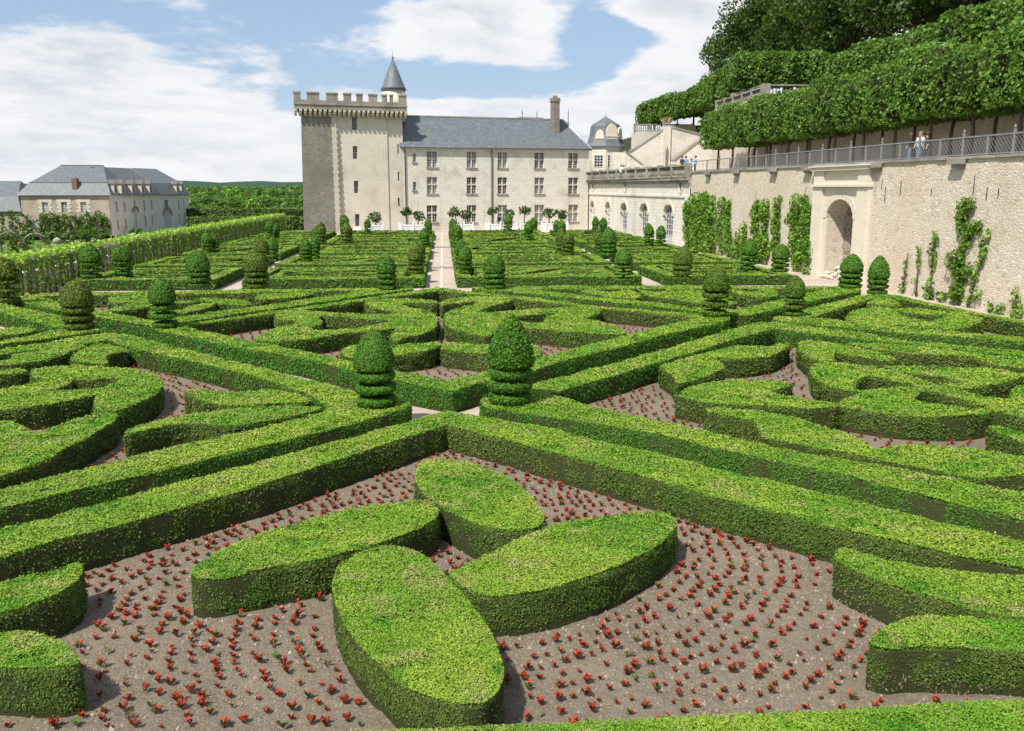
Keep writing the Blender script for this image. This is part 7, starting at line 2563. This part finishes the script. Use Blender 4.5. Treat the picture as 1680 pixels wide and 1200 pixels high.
def person(loc, rz, label, mat, hair=(.05, .035, .025), arms=((.30, .02, .86), (.30, .02, .86)), lean=0.0, sc=1.0, hair_long=False):
    """one skinned figure; joints are placed in metres, arms = where each hand is (x outward, y forward, z)"""
    bm = bmesh.new()
    lay = bm.verts.layers.skin.verify()
    vs = {}

    def v(n, co, r):
        x = bm.verts.new(co); x[lay].radius = (r, r); vs[n] = x; return x
    v('pel', (0, 0, .95), .145)
    v('wai', (0, lean * .25, 1.10), .125); v('che', (0, lean * .6, 1.32), .15); v('nec', (0, lean, 1.48), .055); v('hed', (0, lean * 1.1 + .015, 1.60), .095); v('top', (0, lean * 1.1 + .01, 1.70), .075)
    ch = [('pel', 'wai'), ('wai', 'che'), ('che', 'nec'), ('nec', 'hed'), ('hed', 'top')]
    for i, s in enumerate((-1, 1)):
        a = 'lr'[i]
        v('sh' + a, (s * .18, lean * .8, 1.40), .062)
        hx, hy, hz = arms[i]
        ex, ey, ez = (.18 + hx) / 2 + .06, (lean * .8 + hy) / 2 - .06, (1.40 + hz) / 2 - .02
        v('el' + a, (s * ex, ey, ez), .045); v('wr' + a, (s * hx, hy, hz), .034); v('ha' + a, (s * (hx + .01), hy + .03, hz - .09), .04)
        v('hi' + a, (s * .095, 0, .90), .095); v('kn' + a, (s * .10, .02, .50), .065); v('an' + a, (s * .105, -.01, .09), .045); v('to' + a, (s * .115, .14, .035), .04)
        ch += [('che', 'sh' + a), ('sh' + a, 'el' + a), ('el' + a, 'wr' + a), ('wr' + a, 'ha' + a), ('pel', 'hi' + a), ('hi' + a, 'kn' + a), ('kn' + a, 'an' + a), ('an' + a, 'to' + a)]
    for a, b in ch: bm.edges.new((vs[a], vs[b]))
    vs['pel'][lay].use_root = True
    me = bpy.data.meshes.new('person')
    bm.to_mesh(me); bm.free()
    me.materials.append(mat)
    o = link('person', me, None, loc, rz)
    o.scale = (sc, sc, sc)
    o.modifiers.new('skin', 'SKIN').use_smooth_shade = True
    o.modifiers.new('smooth', 'SUBSURF').levels = 1
    o.modifiers['smooth'].render_levels = 1
    tag(o, label, 'person')
    hm = MB()
    hz = lean * 1.1
    prof = [(.118, 1.60), (.122, 1.66), (.108, 1.73), (.06, 1.785), (.005, 1.80)]
    if hair_long: prof = [(.11, 1.40), (.13, 1.50)] + prof
    hm.lathe(prof, (0, hz - .022), 12)
    m = bpy.data.materials.get('hair_%.3f' % hair[0])
    if m is None:
        m, t = new_mat('hair_%.3f' % hair[0]); finish(t, hair, .6)
    hm.build('hair', m, o)
    return o


blue_white = cloth_mat('white_top_jeans', (.10, .17, .30), (.78, .78, .80))
black_jeans = cloth_mat('black_top_jeans', (.14, .22, .36), (.03, .03, .035))
grey_man = cloth_mat('grey_top_dark_trousers', (.05, .05, .06), (.36, .36, .36))
blue_man = cloth_mat('light_blue_top', (.08, .09, .12), (.22, .42, .62))
dark_man = cloth_mat('dark_clothes', (.04, .04, .05), (.05, .05, .06))
white_man = cloth_mat('white_shirt', (.2, .2, .22), (.8, .79, .77))


def stand(px, pyt, back, mat, label, rz, **kw):
    """on the terrace, a little behind the fence"""
    s_ = WAL.px(px, pyt)[0]
    # refine along the sight line for the set-back
    pl = Plane(WAL.world(0, back, 0)[:2], WAL.world(10, back, 0)[:2])
    s_ = pl.px(px, pyt)[0]
    w_ = pl.world(s_, 0, 0)
    return person((w_[0], w_[1], TER1 + .03), rz, label, mat, **kw)


stand(1494, 225, 1.2, black_jeans, 'person with long brown hair in a black top behind the lattice fence', 1.3, hair=(.09, .05, .03), hair_long=True, arms=((.24, .16, 1.1), (.27, .1, .95)))
stand(1510, 222, 1.1, blue_white, 'person in a white top and jeans at the lattice fence', 1.9, hair=(.25, .15, .08), hair_long=True, arms=((.22, .22, 1.12), (.26, .1, .92)))
stand(1515, 210, 2.2, grey_man, 'tall person in a grey top behind the one in white', 1.6, sc=1.06)
stand(1522, 218, 1.6, dark_man, 'person in a dark jacket right of the one in white', 1.2)
def stand_at(px, py, Y, z, mat, label, rz, **kw):
    p = atY(px, py, Y)
    return person((p[0], p[1], z), rz, label, mat, **kw)


stand_at(1120, 262, 91, TER1 + .03, dark_man, 'person in dark clothes at the end of the stone balustrade', 2.2, lean=.12)
stand_at(1126, 262, 91.5, TER1 + .03, blue_man, 'person in a light blue top leaning at the balustrade end', 2.6, lean=.16)
stand_at(1134, 263, 90.5, TER1 - .12, white_man, 'shorter person with bare arms in the group at the fence end', 2.0, sc=.93)
stand_at(1141, 262, 90.0, TER1 + .03, blue_man, 'person in blue with a dark bag at the fence end', 1.8)
stand_at(1019, 272, 112, GH - .0, white_man, 'person in white on the terrace behind the gallery balustrade', 2.0)
stand_at(1023, 272, 113, GH - .0, blue_man, 'person in pale blue behind the gallery balustrade', 2.4)
stand_at(1033, 270, 110, GH - .0, white_man, 'child in white walking behind the gallery balustrade', 2.2, sc=.8)
pb = (BX + .75, BY + .95, BZ)
person(pb, 2.4, 'person in a white top at the corner of the belvedere', white_man, hair=(.09, .05, .03), hair_long=True, lean=.1)
person((BX + 8.5, BY + 2.2, BZ), 2.0, 'person in dark clothes on the belvedere platform', dark_man)
